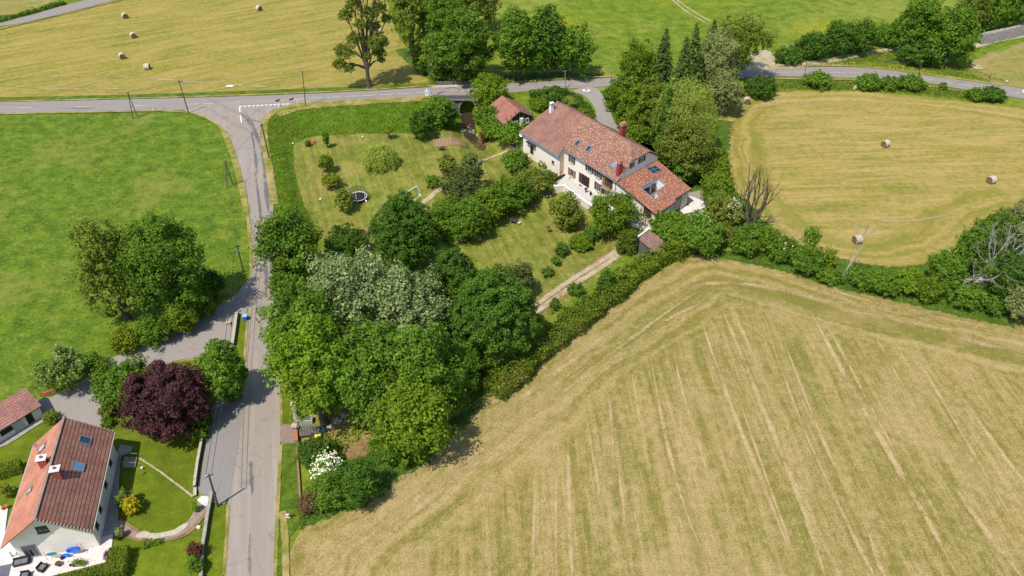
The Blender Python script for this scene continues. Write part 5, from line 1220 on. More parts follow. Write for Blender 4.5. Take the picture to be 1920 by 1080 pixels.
def wallun(pts, h, th, mat, label, name='low_wall', cap=None, zb=-2.4, cat='wall'):
    mb = MB(); g = [hq(u, n, 0) for u, n in pts]
    for i in range(len(g)-1):
        a, b = g[i], g[i+1]; ax = b-a; L = ax.length; ax.normalize(); obox(mb, (a+b)/2+Vector((0,0,(h+zb)/2-.001*i)), ax, (-ax.y, ax.x, 0), (L+th*.5, th, h-zb))
    root = empty(name, g[0], label, cat); mb.build('masonry', M[mat], root)
    if cap:
        mb = MB()
        for i in range(len(g)-1):
            a, b = g[i], g[i+1]; ax = b-a; L = ax.length; ax.normalize(); obox(mb, (a+b)/2+Vector((0,0,h+.04-.004*i)), ax, (-ax.y, ax.x, 0), (L+th*.7, th+.1, .07))
        mb.build('coping', M[cap], root)
    return root
rw = wallun([(5.3,-3.75), (13,-4.25), (22.7,-4.05)], .75, .28, 'render_cream', 'long white parapet wall along the front edge of the paved terrace', 'terrace_wall', 'white_paint')
mb = MB(); g = [hq(5.5,-4.1,-.9), hq(13,-4.55,-.9), hq(19,-4.5,-.9)]
for i in range(2):
    for t in range(13): q = g[i].lerp(g[i+1], t/13); mb.box((q.x, q.y, q.z), (.05,.05,1.0))
for dz in (-.45,.45): mb.tube([q+Vector((0,0,dz)) for q in g], .035, 5)
mb.build('railing', M['grey_render'], rw)
wallun([(2.3,-5.15), (4.4,-5.3), (5.1,-3.9)], .6, .28, 'render_cream', 'white parapet wall at the top of the garden steps', 'terrace_wall', 'white_paint')
wallun([(.9,-3.0), (2.1,-5.0)], .35, .35, 'render_cream', 'short white wall at the left end of the paved terrace', 'terrace_wall', 'white_paint')
mb = MB()
for i in range(6): obox(mb, hq(3.2-.1*i,-5.5-.35*i,-.25-.3*i), HU, HN, (1.7,.36,.32))
tag(mb.build('garden_steps', M['concrete'], loc=hq(3,-6,-1.5)), 'concrete steps leading from the paved terrace down to the garden', 'steps')
mb = MB(); P_ = [hq(-11.5,-1.35,-1.25), hq(.2,-1.35,-1.25), hq(.2,-4.0,-1.25), hq(-9.8,-4.2,-1.25), hq(-11.6,-3.0,-1.25)]
P_ = P_ if (P_[1]-P_[0]).cross(P_[2]-P_[1]).z > 0 else P_[::-1]
mb.poly(P_); bt = [Vector((p.x, p.y, -3)) for p in P_]
for i in range(5): j = (i+1) % 5; mb.poly([bt[i], bt[j], P_[j], P_[i]], m=1)
tg = tag(mb.build('terrace', [M['concrete'], M['rubble']], loc=P_[0]), 'lower concrete terrace at the left wing of the farmhouse', 'terrace')
mb = MB(); g = [hq(-9.8,-4.1,-1.25), hq(-.5,-3.95,-1.25)]
for t in range(14): q = g[0].lerp(g[1], t/13); mb.box((q.x, q.y, q.z+.5), (.06,.06,1.0))
for dz in (.45, 1.0): mb.tube([q+Vector((0,0,dz)) for q in g], .04, 5)
tag(mb.build('railing', M['grey_wood'], loc=g[0]), 'grey railing along the lower terrace of the left wing', 'railing')
mb = MB()
for i in range(9): q = hq(.3,-1.5,0).lerp(hq(.9,-3.6,0), i/8); mb.box((q.x, q.y, -.35), (.24,.05,1.7), math.atan2((HN).y, (HN).x))
tag(mb.build('board_fence', M['grey_wood'], loc=hq(.6,-2.5,-1.2)), 'weathered board fence between the two farmhouse terraces', 'fence')
mb = MB()
for i in range(3):
    q = hq(1.5+.25*i,-1.2-.7*i,.2); obox(mb, q+Vector((0,0,.15*(i % 2))), HN, HU, (1.8,.22,.4))
tag(mb.build('log_pile', M['dark_wood'], loc=hq(1.6,-1.8,0)), 'dark stacked timber at the corner of the paved terrace', 'timber')
# right hand patios and paving
sheet('patio', [(1270,390),(1286,380),(1292,368),(1303,371),(1327,381),(1322,390),(1298,398),(1282,402)], 'pale_paving', 3, 0, 0)
sheet('yard', [(1290,371),(1285,352),(1300,345),(1314,355),(1321,366),(1320,377),(1303,371),(1294,369)], 'yard_asphalt', 2, .1, 0)
sheet('yard', [(1195,258),(1208,255),(1222,275),(1245,300),(1275,325),(1300,348),(1290,356),(1260,330),(1225,298),(1205,275)], 'earth_path', 2, .2, 0)
sheet('yard', [(1185,262),(1150,240),(1110,215),(1090,222),(1150,262),(1190,285)], 'yard_asphalt', 1, .2, 0)
sheet('patio', [(1190,404),(1222,414),(1226,425),(1210,434),(1180,425),(1160,412)], 'pale_paving', 4, 0, 0)
# ---- small dark-timbered house
SR, SB = Vector((1.71,168.0,4.3)), Vector((-2.3,175.6,4.3)); sdv = (SR-SB).normalized(); snv = Vector((sdv.y,-sdv.x,0)); snv = snv if snv.x < 0 else -snv
small = empty('timber_house', (SR+SB)/2-Vector((0,0,4.3)), 'small dark timbered house with a plain red roof by the stream', 'house')
hw_ = 4.2; ze = 1.9
mb = MB(); f1, b1 = SR+sdv*.3, SB-sdv*.3; lf, lb = f1+snv*hw_, b1+snv*hw_; rf, rb = f1-snv*hw_, b1-snv*hw_
for p in (lf, lb, rf, rb): p.z = ze
slab(mb, [f1, b1, lb, lf], sdv, .18, 0, 1, lf); slab(mb, [f1, rf, rb, b1], sdv, .18, 0, 1, rf); mb.tube([f1, b1], .1, 6)
mb.build('roof', [M['roof_small'], M['zinc']], small)
mb = MB(); g = [SR+snv*3.6, SR-snv*3.6, SB-snv*3.6, SB+snv*3.6]; q = [(p.x, p.y) for p in g]; zw_ = 2.15
def V3(p, z): return (p[0], p[1], z)
mb.poly([V3(q[0],1.2), V3(q[1],1.2), V3(q[1],zw_), (SR.x, SR.y, 4.1), V3(q[0],zw_)], m=0); mb.poly([V3(q[0],-2), V3(q[1],-2), V3(q[1],1.2), V3(q[0],1.2)], m=1)
for i in (1, 2, 3): mb.poly([V3(q[i],-2), V3(q[(i+1) % 4],-2), V3(q[(i+1) % 4],zw_), V3(q[i],zw_)], m=1 if i == 3 else 0)
mb.build('wall', [M['dark_wood'], M['grey_wood']], small)
ga = -snv; gn2 = sdv
mb = MB()
for i in range(7): obox(mb, SR+snv*(3.3-i*1.1)+gn2*.05+Vector((0,0,-2.1+.3)), ga, gn2, (.14,.08,2.6 if abs(i-3) > 1.5 else 3.6))
mb.build('timber_framing', M['grey_wood'], small)
window(small, SR+snv*1.25+gn2*.1+Vector((0,0,-3.0)), ga, gn2, 1.5, 1.1, 'white_paint', sill=True, mull=3)
window(small, SR-snv*1.9+gn2*.1+Vector((0,0,-2.9)), ga, gn2, 1.0, 1.0, 'white_paint', sill=True)
mb = MB(); obox(mb, SR-snv*.4+gn2*.3+Vector((0,0,-3.2)), ga, gn2, (.75,.5,2.6)); mb.build('pillar', M['render_cream'], small)
mb = MB(); t = SR-snv*1.6-sdv*1.6; mb.tube([t+Vector((0,0,-1)), t+Vector((0,0,.9))], .12, 6); mb.build('flue', M['zinc'], small)
# ---- footbridge between garden path and house
a, b = Vector(at(958,281)), hq(-12.2,-2.2,-1.0); a.z = -1.1; mb = MB(); dv = (b-a).normalized(); nv = Vector((-dv.y, dv.x, 0))
obox(mb, (a+b)/2, dv, nv, ((b-a).length, 1.5, .12)); br_ = empty('footbridge', a, 'small wooden footbridge with railings reaching the farmhouse', 'footbridge'); mb.build('deck', M['grey_wood'], br_)
for s in (-1, 1):
    mb = MB()
    for t in range(7): q = a.lerp(b, t/6)+nv*s*.72; mb.box((q.x, q.y, q.z+.5), (.07,.07,1.0))
    for dz in (.5, 1.0): mb.tube([a+nv*s*.72+Vector((0,0,dz)), b+nv*s*.72+Vector((0,0,dz))], .04, 5)
    mb.build('handrail', M['grey_wood' if s > 0 else 'rust'], br_)
# ---- orange-roofed house, lower left
E0 = Vector((-49.9,56.0,0)); hu = Vector((-.218,.976,0)); hw = Vector((-.976,-.218,0)); HL = 16.05
def q1(a, b, z): return E0+hu*a+hw*b+Vector((0,0,z))
h1 = empty('orange_roofed_house', q1(8,5.6,0), 'white gabled house with a brown and orange tiled roof, lower left', 'house')
ZE, ZR, HWD = 4.4, 8.35, 5.0
mb = MB(); slab(mb, [q1(0,0,ZE), q1(HL,0,ZE), q1(HL,HWD,ZR), q1(0,HWD,ZR)], hu, .16, 0, 1, q1(0,0,ZE)); mb.build('roof', [M['roof_brown'], M['brick_red']], h1)
mb = MB(); slab(mb, [q1(0,HWD,ZR), q1(HL,HWD,ZR), q1(HL,2*HWD,ZE), q1(0,2*HWD,ZE)], hu, .16, 0, 1, q1(0,2*HWD,ZE)); mb.build('roof', [M['roof_orange'], M['brick_red']], h1)
mb = MB()
for i in range(42): q = q1(.15+i*.385,HWD,ZR+.03); obox(mb, q, hu, hw, (.36,.3,.12+.01*(i % 2)))
mb.build('ridge_tiles', M['flagstone'], h1)
mb = MB()
for i in range(17): a = i*(HWD/17)+.15; obox(mb, q1(.05,a,ZE+(ZR-ZE)*a/HWD+.03), hu, hw, (.3,.28,.1))
mb.build('verge_tiles', M['flagstone'], h1); mb = MB()
for i in range(17): a = i*(HWD/17)+.15; obox(mb, q1(HL-.05,a,ZE+(ZR-ZE)*a/HWD+.03), hu, hw, (.2,.28,.1))
mb.build('verge_tiles', M['flagstone'], h1)
mb = MB(); W0, W1, L0, L1 = .6, 2*HWD-.5, 1.1, HL-.5; zt = ZE+(ZR-ZE)*.55/HWD-.16
for L_, flip in ((L0, False), (L1, True)):
    pp = [q1(L_,W0,-.3), q1(L_,W1,-.3), q1(L_,W1,zt), q1(L_,HWD,ZR-.2), q1(L_,W0,zt)]; mb.poly(pp if flip else pp[::-1], m=0)
for W_, flip in ((W0, False), (W1, True)):
    pp = [q1(L0,W_,-.3), q1(L1,W_,-.3), q1(L1,W_,zt), q1(L0,W_,zt)]; mb.poly(pp if not flip else pp[::-1], m=0)
mb.build('wall', [M['render_wall']], h1)
mb = MB(); mb.tube([q1(0,-.06,ZE-.1), q1(HL,-.06,ZE-.1)], .08, 6); mb.tube([q1(0,2*HWD+.06,ZE-.1), q1(HL,2*HWD+.06,ZE-.1)], .08, 6); mb.build('gutter', M['grey_render'], h1)
fnn = -hu
def w1(px, py, w_, h_, **kw): return window(h1, hit(px, py, q1(L0,3,0), hu), hw*-1, fnn, w_, h_, **kw)
w1(79,992.5,1.25,1.05, frame='brown_wood', mull=2)
w1(58,1033,1.6,2.1, frame='zinc', name='terrace_door', sill=False, mull=3)
rnn = -hw
for a, w_, h_ in ((2.6,.8,1.1), (5.0,.8,1.0), (8.9,.9,1.0), (12.5,.9,1.0)): window(h1, q1(a,W0,2.5), hu, rnn, w_, h_, 'dark_wood', sill=True)
rs = hu.cross(q1(0,HWD,ZR)-q1(0,0,ZE)).normalized(); rs = rs if rs.z > 0 else -rs
rl = hu.cross(q1(0,HWD,ZR)-q1(0,2*HWD,ZE)).normalized(); rl = rl if rl.z > 0 else -rl
skylight(h1, hit(159,826,q1(0,0,ZE),rs), hu, rs, 1.15, 1.35); skylight(h1, hit(146.5,875,q1(0,0,ZE),rs), hu, rs, 1.15, 1.35, pane='blue_glass')
skylight(h1, hit(79,841,q1(0,2*HWD,ZE),rl), hu, rl, 1.0, 1.3, pane='grey_render'); skylight(h1, hit(56,920,q1(0,2*HWD,ZE),rl), hu, rl, .7, .8, pane='grey_render')
for px, py, pl, h_ in ((110,893,rs,1.35), (84,871,rl,1.2)):
    base = hit(px, py, q1(0,HWD,ZR), pl); mb = MB(); obox(mb, base+Vector((0,0,h_/2-.4)), hu, hw, (.75,.95,h_+.8)); o = mb.build('chimney', M['brick_red'], h1)
    mb = MB(); obox(mb, base+Vector((0,0,h_+.07)), hu, hw, (.98,1.18,.14)); mb.tube([base+Vector((0,0,h_+.1)), base+Vector((0,0,h_+.35))], .2, 8, 1); mb.build('chimney_cap', [M['white_paint'], M['brick_red']], o)
c = hit(75,850,q1(0,2*HWD,ZE),rl); mb = MB(); mb.tube([c, c+Vector((0,0,1.8))], .03, 4)
for i in range(5): mb.tube([c+Vector((-.5+i*.05,0,1.3+.12*i)), c+Vector((.5-i*.05,.1,1.3+.12*i))], .02, 4)
mb.build('aerial', M['dark_metal'], h1)
# steps at the side of that house
mb = MB(); 
for i in range(3): obox(mb, q1(13.8,-.7-.5*i,.5-.16*i), hu, hw, (1.6,.5,.3))
mb.tube([q1(13.0,-.5,.3), q1(13.0,-.5,1.5), q1(13.0,-2.2,1.0)], .035, 5); mb.tube([q1(14.6,-.5,.3), q1(14.6,-.5,1.5), q1(14.6,-2.2,1.0)], .035, 5)
tag(mb.build('side_steps', M['concrete'], loc=q1(13.8,-1,0)), 'concrete side steps with handrails on the shaded side of the house', 'steps')
# ---- garage
g0 = Vector((-67.0,78.35,0)); gu = Vector((-.604,-.797,0)); gn_ = Vector((-.797,.604,0))   # along the lower eave, up the roof
def q2(a, b, z): return g0+gu*a+gn_*b+Vector((0,0,z))
gar = empty('garage', q2(6,2,0), 'low garage with a pink-red tiled roof left of the yard', 'garage')
mb = MB(); slab(mb, [q2(0,0,2.3), q2(14,0,2.3), q2(14,3.3,3.6), q2(0,3.3,3.6)], gu, .14, 0, 1, q2(0,0,2.3)); slab(mb, [q2(0,3.3,3.6), q2(14,3.3,3.6), q2(14,4.2,3.2), q2(0,4.2,3.2)], gu, .14, 0, 1, q2(0,4.2,3.2))
mb.build('roof', [M['roof_pink'], M['grey_wood']], gar)
mb = MB(); 
for (a0, b0), (a1, b1), z0_, z1_ in (((.3,.35),(13.7,.35),2.25,2.25), ((.3,.35),(.3,3.9),2.25,3.2), ((.3,3.9),(13.7,3.9),3.1,3.1), ((13.7,.35),(13.7,3.9),2.25,3.2)):
    mb.poly([q2(a0,b0,-.2), q2(a1,b1,-.2), q2(a1,b1,z1_), q2(a0,b0,z0_)])
mb.build('wall', M['render_cream'], gar)
gnn = -gn_; window(gar, q2(2.0,.33,1.2), gu, gnn, .9, 1.7, 'brown_wood', pane='interior', name='door', sill=False, mull=1); window(gar, q2(5.2,.33,1.45), gu, gnn, 1.6, .6, 'dark_wood', pane='interior'); window(gar, q2(3.6,.33,1.1), gu, gnn, 1.3, 1.9, 'grey_render', pane='grey_render', name='door', sill=False, mull=1)
# ---- brown-roofed shed by the hedge
s0 = [Vector(atz(1195,447,3.1)), Vector(atz(1215.5,432,3.1)), Vector(atz(1243,455,2.3)), Vector(atz(1238,480,2.2)), Vector(atz(1204,480,2.5))]
shd = empty('shed', (s0[0].x+1.5, s0[0].y-1.5, 0), 'low shed with a brown tiled roof beside the hedge and cypresses', 'shed')
a, b = s0[0], s0[1]; dv = (b-a).normalized(); dn2 = Vector((dv.y,-dv.x,0)); L_ = (b-a).length
pts = [a, b, b+dn2*4.6+dv*.9-Vector((0,0,1.0)), a+dn2*4.6-dv*.4-Vector((0,0,1.0))]
mb = MB(); slab(mb, pts, dv, .15, 0, 1, pts[3]); mb.build('roof', [M['roof_shed'], M['brown_wood']], shd)
mb = MB(); ins = [a+dn2*.05, b+dn2*.05, b+dn2*4.2+dv*.5, a+dn2*4.2]
for i in range(4):
    p, q = ins[i], ins[(i+1) % 4]; zp = 3.0-.218*(p-a).dot(dn2)-.1; zq_ = 3.0-.218*(q-a).dot(dn2)-.1; mb.poly([(p.x,p.y,-.6), (q.x,q.y,-.6), (q.x,q.y,zq_), (p.x,p.y,zp)])
mb.build('wall', M['grey_wood'], shd)
mb = MB(); obox(mb, (a+b)/2-dn2*.15+Vector((0,0,-1.4)), dv, dn2, (L_+1.0,.25,3.2)); mb.build('parapet', M['white_paint'], shd)
# ---- road bridge over the stream
YW = 182.75
arch = empty('road_bridge', (-11,YW,0), 'stone road bridge with parapets and a round dark arch over the stream', 'bridge')
mb = MB(); x0, x1 = -18.5, -5.5; cx_, r_ = -11.0, 1.95; zc = -2.25; zb = -4.6
pa = [(cx_+r_*math.cos(math.pi*i/16), zc+r_*math.sin(math.pi*i/16)) for i in range(17)]
pts2 = [(pa[0][0], zb)]+pa+[(pa[-1][0], zb)]
for i in range(len(pts2)-1):
    p, q = pts2[i], pts2[i+1]
    if i == 0 : mb.poly([(p[0],YW,p[1]), (x1,YW,zb), (x1,YW,q[1]), (q[0],YW,q[1])])
    elif i == len(pts2)-2: mb.poly([(q[0],YW,q[1]), (p[0],YW,p[1]), (x0,YW,p[1]), (x0,YW,zb)])
    else: mb.poly([(p[0],YW,p[1]), (p[0],YW,.0), (q[0],YW,.0), (q[0],YW,q[1])])
mb.poly([(pa[0][0],YW,zc), (x1,YW,zc), (x1,YW,0), (pa[0][0],YW,0)]); mb.poly([(x0,YW,zc), (pa[-1][0],YW,zc), (pa[-1][0],YW,0), (x0,YW,0)])
mb.build('headwall', M['rubble'], arch)
mb = MB()
for i in range(16):
    p, q = pa[i], pa[i+1]; k_ = 1.16
    po, qo = (cx_+(p[0]-cx_)*k_, zc+(p[1]-zc)*k_), (cx_+(q[0]-cx_)*k_, zc+(q[1]-zc)*k_)
    mb.poly([(p[0],YW-.06,p[1]), (po[0],YW-.06,po[1]), (qo[0],YW-.06,qo[1]), (q[0],YW-.06,q[1])])
mb.build('arch_ring', M['concrete'], arch)
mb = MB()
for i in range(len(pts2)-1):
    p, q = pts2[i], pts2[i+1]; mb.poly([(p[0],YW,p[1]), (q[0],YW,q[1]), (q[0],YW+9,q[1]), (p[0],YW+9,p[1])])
mb.poly([(a[0],YW+9,a[1]) for a in pts2]); mb.build('arch_vault', M['vault_shade'], arch)
mb = MB(); mb.box(((x0+x1)/2, YW-.1, .02), (13.4,.5,.3)); mb.build('ledge', M['zinc'], arch)
mb = MB(); mb.box(((x0+x1)/2, YW+.25, .55), (13.0,.4,1.1)); mb.build('parapet', M['rubble'], arch)
mb = MB(); 
a, b = Vector(atz(817,160,0)), Vector(atz(905,157,0)); ax = (b-a).normalized(); obox(mb, (a+b)/2+Vector((0,0,.45)), ax, (-ax.y,ax.x,0), ((b-a).length,.4,1.1)); mb.build('parapet', M['rubble'], arch)
mb = MB(); obox(mb, (a+b)/2+Vector((0,-.9,.06)), ax, (-ax.y,ax.x,0), ((b-a).length+2,1.2,.14)); mb.build('footway', M['pale_stone'], arch)
# ------------------------------------------------------------ road paint
def lerp2(poly, x):
    for i in range(len(poly)-1):
        (a, b), (c, d) = poly[i], poly[i+1]
        if min(a, c) <= x <= max(a, c): return b+(d-b)*(x-a)/(c-a+1e-9)
    return poly[0][1]
RB = ROAD_B[::-1]
def dash(mb, p, q, w_, z=.13):
    a, b = Vector(atz(p[0], p[1], 0)), Vector(atz(q[0], q[1], 0)); d = (b-a).normalized(); n_2 = Vector((-d.y, d.x, 0))*w_/2
    mb.poly([(a-n_2).to_3d()+Vector((0,0,z)), (b-n_2)+Vector((0,0,z)), (b+n_2)+Vector((0,0,z)), (a+n_2)+Vector((0,0,z))])
mb = MB()
def cl(x): return lerp2(ROAD_T, x)*.46+lerp2(RB, x)*.54
for x in (-290, -182, -74, 34, 142, 250): dash(mb, (x, cl(x)), (x+26, cl(x+26)), .13)
x = 350
while x < 1100:
    if not 800 < x < 799: dash(mb, (x, cl(x)), (x+24, cl(x+24)), .13)
    x += 33
x = 1455
while x < 1930: dash(mb, (x, cl(x)), (x+26, cl(x+26)), .13); x += 34
structure(mb.build('road_marking', M['road_marking']))
mb = MB()
for i in range(11): x = 457+8*i; y = 200.3-.42*i; dash(mb, (x, y), (x+5, y-.25), .42, .15)
dash(mb, (449.3,200.6), (453.6,200.3), .42, .15); dash(mb, (449.6,201.4), (450.2,211), .22, .15); dash(mb, (450.6,216.5), (453.2,231), .22, .15)
structure(mb.build('road_marking', M['white_paint']))
# tar patches and worn streaks at the junction and along the side road
soft(M['side_road'], 'tar_soft', opac=.75)
for nm_ in ('tar_soft',):
    b = M[nm_].node_tree.nodes['Principled BSDF']; 
    for l in list(M[nm_].node_tree.links):
        if l.to_socket == b.inputs['Base Color']: M[nm_].node_tree.links.remove(l)
    b.inputs['Base Color'].default_value = (.13,.125,.13,1)
for i, (q, w_) in enumerate([([(452,212),(470,232),(485,262),(495,300),(505,345)], 1.3), ([(455,205),(480,240),(490,280)], .4), ([(495,310),(500,360),(503,400)], 1.2), ([(478,320),(486,380),(492,430)], .7), ([(508,400),(509,450),(506,500)], 1.6), ([(470,240),(478,280),(482,330)], .8), ([(500,215),(520,203)], .5), ([(497,470),(500,520),(498,560)], 1.0),
    ([(480,505),(497,510)], 1.6), ([(445,500),(500,497)], .35), ([(470,850),(472,930)], .7), ([(470,1000),(466,1075)], .6), ([(445,232),(470,225),(500,232)], .3), ([(830,168),(850,164),(866,170),(850,174)], .35), ([(120,205),(180,203)], .4), ([(820,175),(835,173)], .5)]):
    ribbon('tar_patch', q, w_*1.7, 'tar_soft', 5.5+.02*i, 1, taper=True)
# ------------------------------------------------------------ poles and wires
TOPS = {}
def pole(key, base, top, label, r=.14, mat='pole_wood', style=None, cat='utility pole'):
    p = at(*base); d = ray(*top); t = p.y/d[1]; q = Vector((d[0]*t, p.y, CH+d[2]*t)); q = Vector((p.x+(q.x-p.x)*.85, p.y, q.z))
    root = empty('utility_pole', p, label, cat, 'utility poles'); mb = MB(); mb.tube([p-Vector((0,0,.3)), q], [r, r*.7], 7)
    mb.build('shaft', M[mat], root)
    mb = MB(); mb.box((q.x, q.y, q.z-.35), (1.0 if style != 'plain' else .3, .09, .09), .6); mb.build('crossarm', M['dark_metal'], root)
    for s in (-1, 1): mb = MB(); c = q+Vector((s*.38*math.cos(.6), s*.38*math.sin(.6), -.22)); mb.tube([c, c+Vector((0,0,.18))], .05, 6); mb.build('insulator', M['white_metal'], root)
    TOPS[key] = q
    return root, p, q
pole('p1', (408.5,950), (392,889), 'dark wooden pole at the end of the lay-by beside the path gate', .16)
pole('p2', (354,213), (335,151), 'dark leaning pole at the inner corner of the road junction', .15)
pole('p3', (457,511), (444.5,459), 'short dark pole on the meadow edge above the parking entrance', .14)
pole('p4', (573,200), (568,134), 'slim pole on the dry verge right of the junction', .12, style='plain')
pole('p5', (505,297), (490,232), 'dark leaning pole between the side road and the tall grass bank', .17)
r6, pb, pt = pole('p6', (808,183), (804.5,122), 'banded pole beside the bridge parapet and warning sign', .13)
mb = MB()
for i in range(5): c = pb.lerp(pt, .06+.075*i); mb.tube([c, c+Vector((0,0,.28))], .17, 8)
mb.build('bands', M['white_metal'], r6)
pole('p7', (1060.5,166), (1059,132), 'pale concrete pole beside the road behind the farmhouse', .12, 'pole_concrete', 'plain')
pole('p8', (1508,143.5), (1512.5,115), 'slim pole at the mouth of the farm track', .1, style='plain')
pole('p9', (1721.5,142.5), (1729.5,114), 'slim pole beside the road before the dark tree clump', .1, style='plain')
for key, bs, tp, lab in (('a1', [(258.5,221),(249,223)], (239.5,173), 'two-legged A-shaped pole at the meadow edge by the main road'), ('a2', [(425.5,352),(436,345)], (422,302), 'two-legged A-shaped pole at the meadow edge by the side road')):
    p = at(*bs[0]); d = ray(*tp); t = p.y/d[1]; q = Vector((d[0]*t, p.y, CH+d[2]*t)); root = empty('utility_pole', p, lab, 'utility pole', 'utility poles')
    for b in bs: mb = MB(); pp = at(*b); mb.tube([pp-Vector((0,0,.3)), q], [.11, .09], 6); mb.build('leg', M['grey_wood'], root)
    m1, m2 = at(*bs[0]).lerp(q, .45), at(*bs[1]).lerp(q, .45); mb = MB(); mb.tube([m1, m2], .05, 5); mb.build('brace', M['dark_metal'], root)
    mb = MB(); mb.box((q.x, q.y, q.z-.15), (.9,.09,.09), .9); mb.build('crossarm', M['dark_metal'], root); TOPS[key] = q
TOPS['off'] = Vector((-135, 178, 8)); TOPS['offd'] = Vector((-36, 15, 7))
for a, b, lab, n_ in (('a1','p2','overhead wire from the A-shaped pole to the junction pole',1), ('p2','p5','overhead wires crossing the junction to the bank pole',2), ('p2','p4','overhead wire along the main road over the junction',1), ('p4','p6','overhead wire along the main road towards the bridge',1), ('p6','p7','overhead wire along the main road behind the farmhouse',1),
    ('p5','a2','overhead wire crossing the side road to the second A-shaped pole',1), ('a2','p3','overhead wire along the meadow edge beside the side road',1), ('p3','p1','overhead wires above the parking and lay-by',2), ('p8','p9','overhead wire beside the road at the upper right',1), ('off','a1','overhead wire running off the left edge of the picture',1)):
    A_, B_ = TOPS[a], TOPS[b]; root = empty('overhead_wire', (A_+B_)/2, lab, 'wire', 'overhead wires')
    for k_ in range(n_):
        o_ = Vector((.34*(k_-.5)*(n_ > 1)*2, .1*k_, 0)); pts = [A_.lerp(B_, t/14)+o_-Vector((0,0,4*(t/14)*(1-t/14)*(A_-B_).length*.022)) for t in range(15)]
        mb = MB(); mb.tube(pts, .032, 4); mb.build('strand', M['dark_metal'], root)
# ------------------------------------------------------------ roadside things
def post(base, h, label, name='marker_post', mat='white_metal', r=.07, cat='post', band='dark_metal', group=None):
    p = at(*base); root = empty(name, p, label, cat, group); mb = MB(); mb.tube([p-Vector((0,0,.1)), p+Vector((0,0,h))], [r*1.1, r], 8); mb.build('shaft', M[mat], root)
    if band: mb = MB(); mb.tube([p+Vector((0,0,h*.72)), p+Vector((0,0,h*.86))], r*1.18, 8); mb.build('band', M[band], root)
    return root
GP_ = 'white marker posts at the junction'
post((288.5,206), 1.1, 'white marker post with a dark band at the meadow edge left of the junction', r=.12, group=GP_)
post((559,196.5), 1.1, 'white marker post with a dark band right of the junction', r=.12, group=GP_)
post((307,206), 1.9, 'thin grey stake on the meadow edge between pole and marker post', 'stake', 'pole_concrete', .04, 'stake', None)
for base, c, lab in (((523.5,199.5), (520,187.5), 'road direction sign nearer the junction, seen from behind'), ((549.5,197), (548,188.5), 'road direction sign further right of the junction, seen from behind')):
    p = at(*base); root = empty('direction_sign', p, lab, 'road sign', 'direction signs at the junction'); mb = MB(); mb.tube([p, p+Vector((0,0,1.75))], .05, 6); mb.build('post', M['pole_concrete'], root)
    mb = MB(); mb.box((p.x-.1, p.y, p.z+1.55), (1.15,.05,.42), .75); mb.build('panel', M['dark_metal'], root)
p = at(523.8,200.5); mb = MB(); mb.tube([p, p+Vector((0,0,.75))], .2, 8); mb.tube([p+Vector((0,0,.75)), p+Vector((0,0,.95))], [.2,.06], 8); tag(mb.build('bollard', M['white_metal'], loc=p), 'short white bollard at the foot of the nearer direction sign', 'bollard')
def tri_sign(base, h, size, label, up, front=True, ang=0):
    p = at(*base); root = empty('road_sign', p, label, 'road sign'); mb = MB(); mb.tube([p, p+Vector((0,0,h+.2))], .04, 6); mb.build('post', M['pole_concrete'], root)
    def T(s, y, z0): 
        k_ = s*.5774; pts = [(math.cos(a_), math.sin(a_)) for a_ in ([math.pi/2+i*2.0944 for i in range(3)] if up else [-math.pi/2+i*2.0944 for i in range(3)])]
        return [Vector((p.x+x_*k_*math.cos(ang), p.y-y+x_*k_*math.sin(ang), z0+z_*k_)) for x_, z_ in pts]
    c = p.z+h
    for nm_, s, y, mt in (('border', size, .07, 'brick_red' if front else 'white_metal'), ('face', size*.58, .10, 'white_paint')):
        if not front and nm_ == 'face': continue
        f, bk = T(s, y, c), T(s, y-.03, c); mb = MB(); mb.poly(f); mb.poly(bk[::-1])
        for i in range(3): j = (i+1) % 3; mb.poly([f[i], bk[i], bk[j], f[j]])
        mb.build(nm_, M[mt], root)
    return root, p
rt, p = tri_sign((541,973), 1.0, 1.2, 'red-bordered give way triangle on a post beside the side road', False)
mb = MB(); mb.box((p.x, p.y-.08, p.z+.42), (.62,.03,.2)); mb.build('plate', M['white_metal'], rt)
rt, p = tri_sign((801,181), 1.5, 1.35, 'pale triangular road sign seen from behind beside the bridge', True, False); mb = MB(); mb.box((p.x, p.y-.08, p.z+.55), (.9,.04,.6)); mb.build('plate', M['white_metal'], rt)
p = at(1917,178); mb = MB(); mb.tube([p, p+Vector((0,0,1.0))], .05, 6); mb.box((p.x, p.y, p.z+1.1), (.9,.06,.8)); tag(mb.build('road_sign', M['white_metal'], loc=p), 'white road sign at the right edge of the picture', 'road sign')
for i, (px, lab) in enumerate((((1602,168), 'pale boundary stone at the edge of the right hay field'), ((1887,156), 'small white stone on the mown grass at the far right'))):
    p = at(*px); mb = MB(); mb.sphere((p.x,p.y,p.z+.4), (.45,.35,.75 if i == 0 else .4), 8, 5, amp=.12, rng=random.Random(i)); tag(mb.build('boundary_stone', M['pale_stone'], loc=p), lab, 'stone')
p = at(430,162); mb = MB(); mb.poly([p+Vector((-1.1,-.35,.12)), p+Vector((.9,-.5,.1)), p+Vector((1.2,.35,.2)), p+Vector((-.6,.4,.08))]); mb.poly([p+Vector((-.5,-.2,.3)), p+Vector((.5,-.3,.28)), p+Vector((.9,.2,.22)), p+Vector((0,.3,.3))]); tag(mb.build('plastic_sheet', M['white_paint'], loc=p), 'white plastic sheet lying on the mown field above the junction', 'sheet')
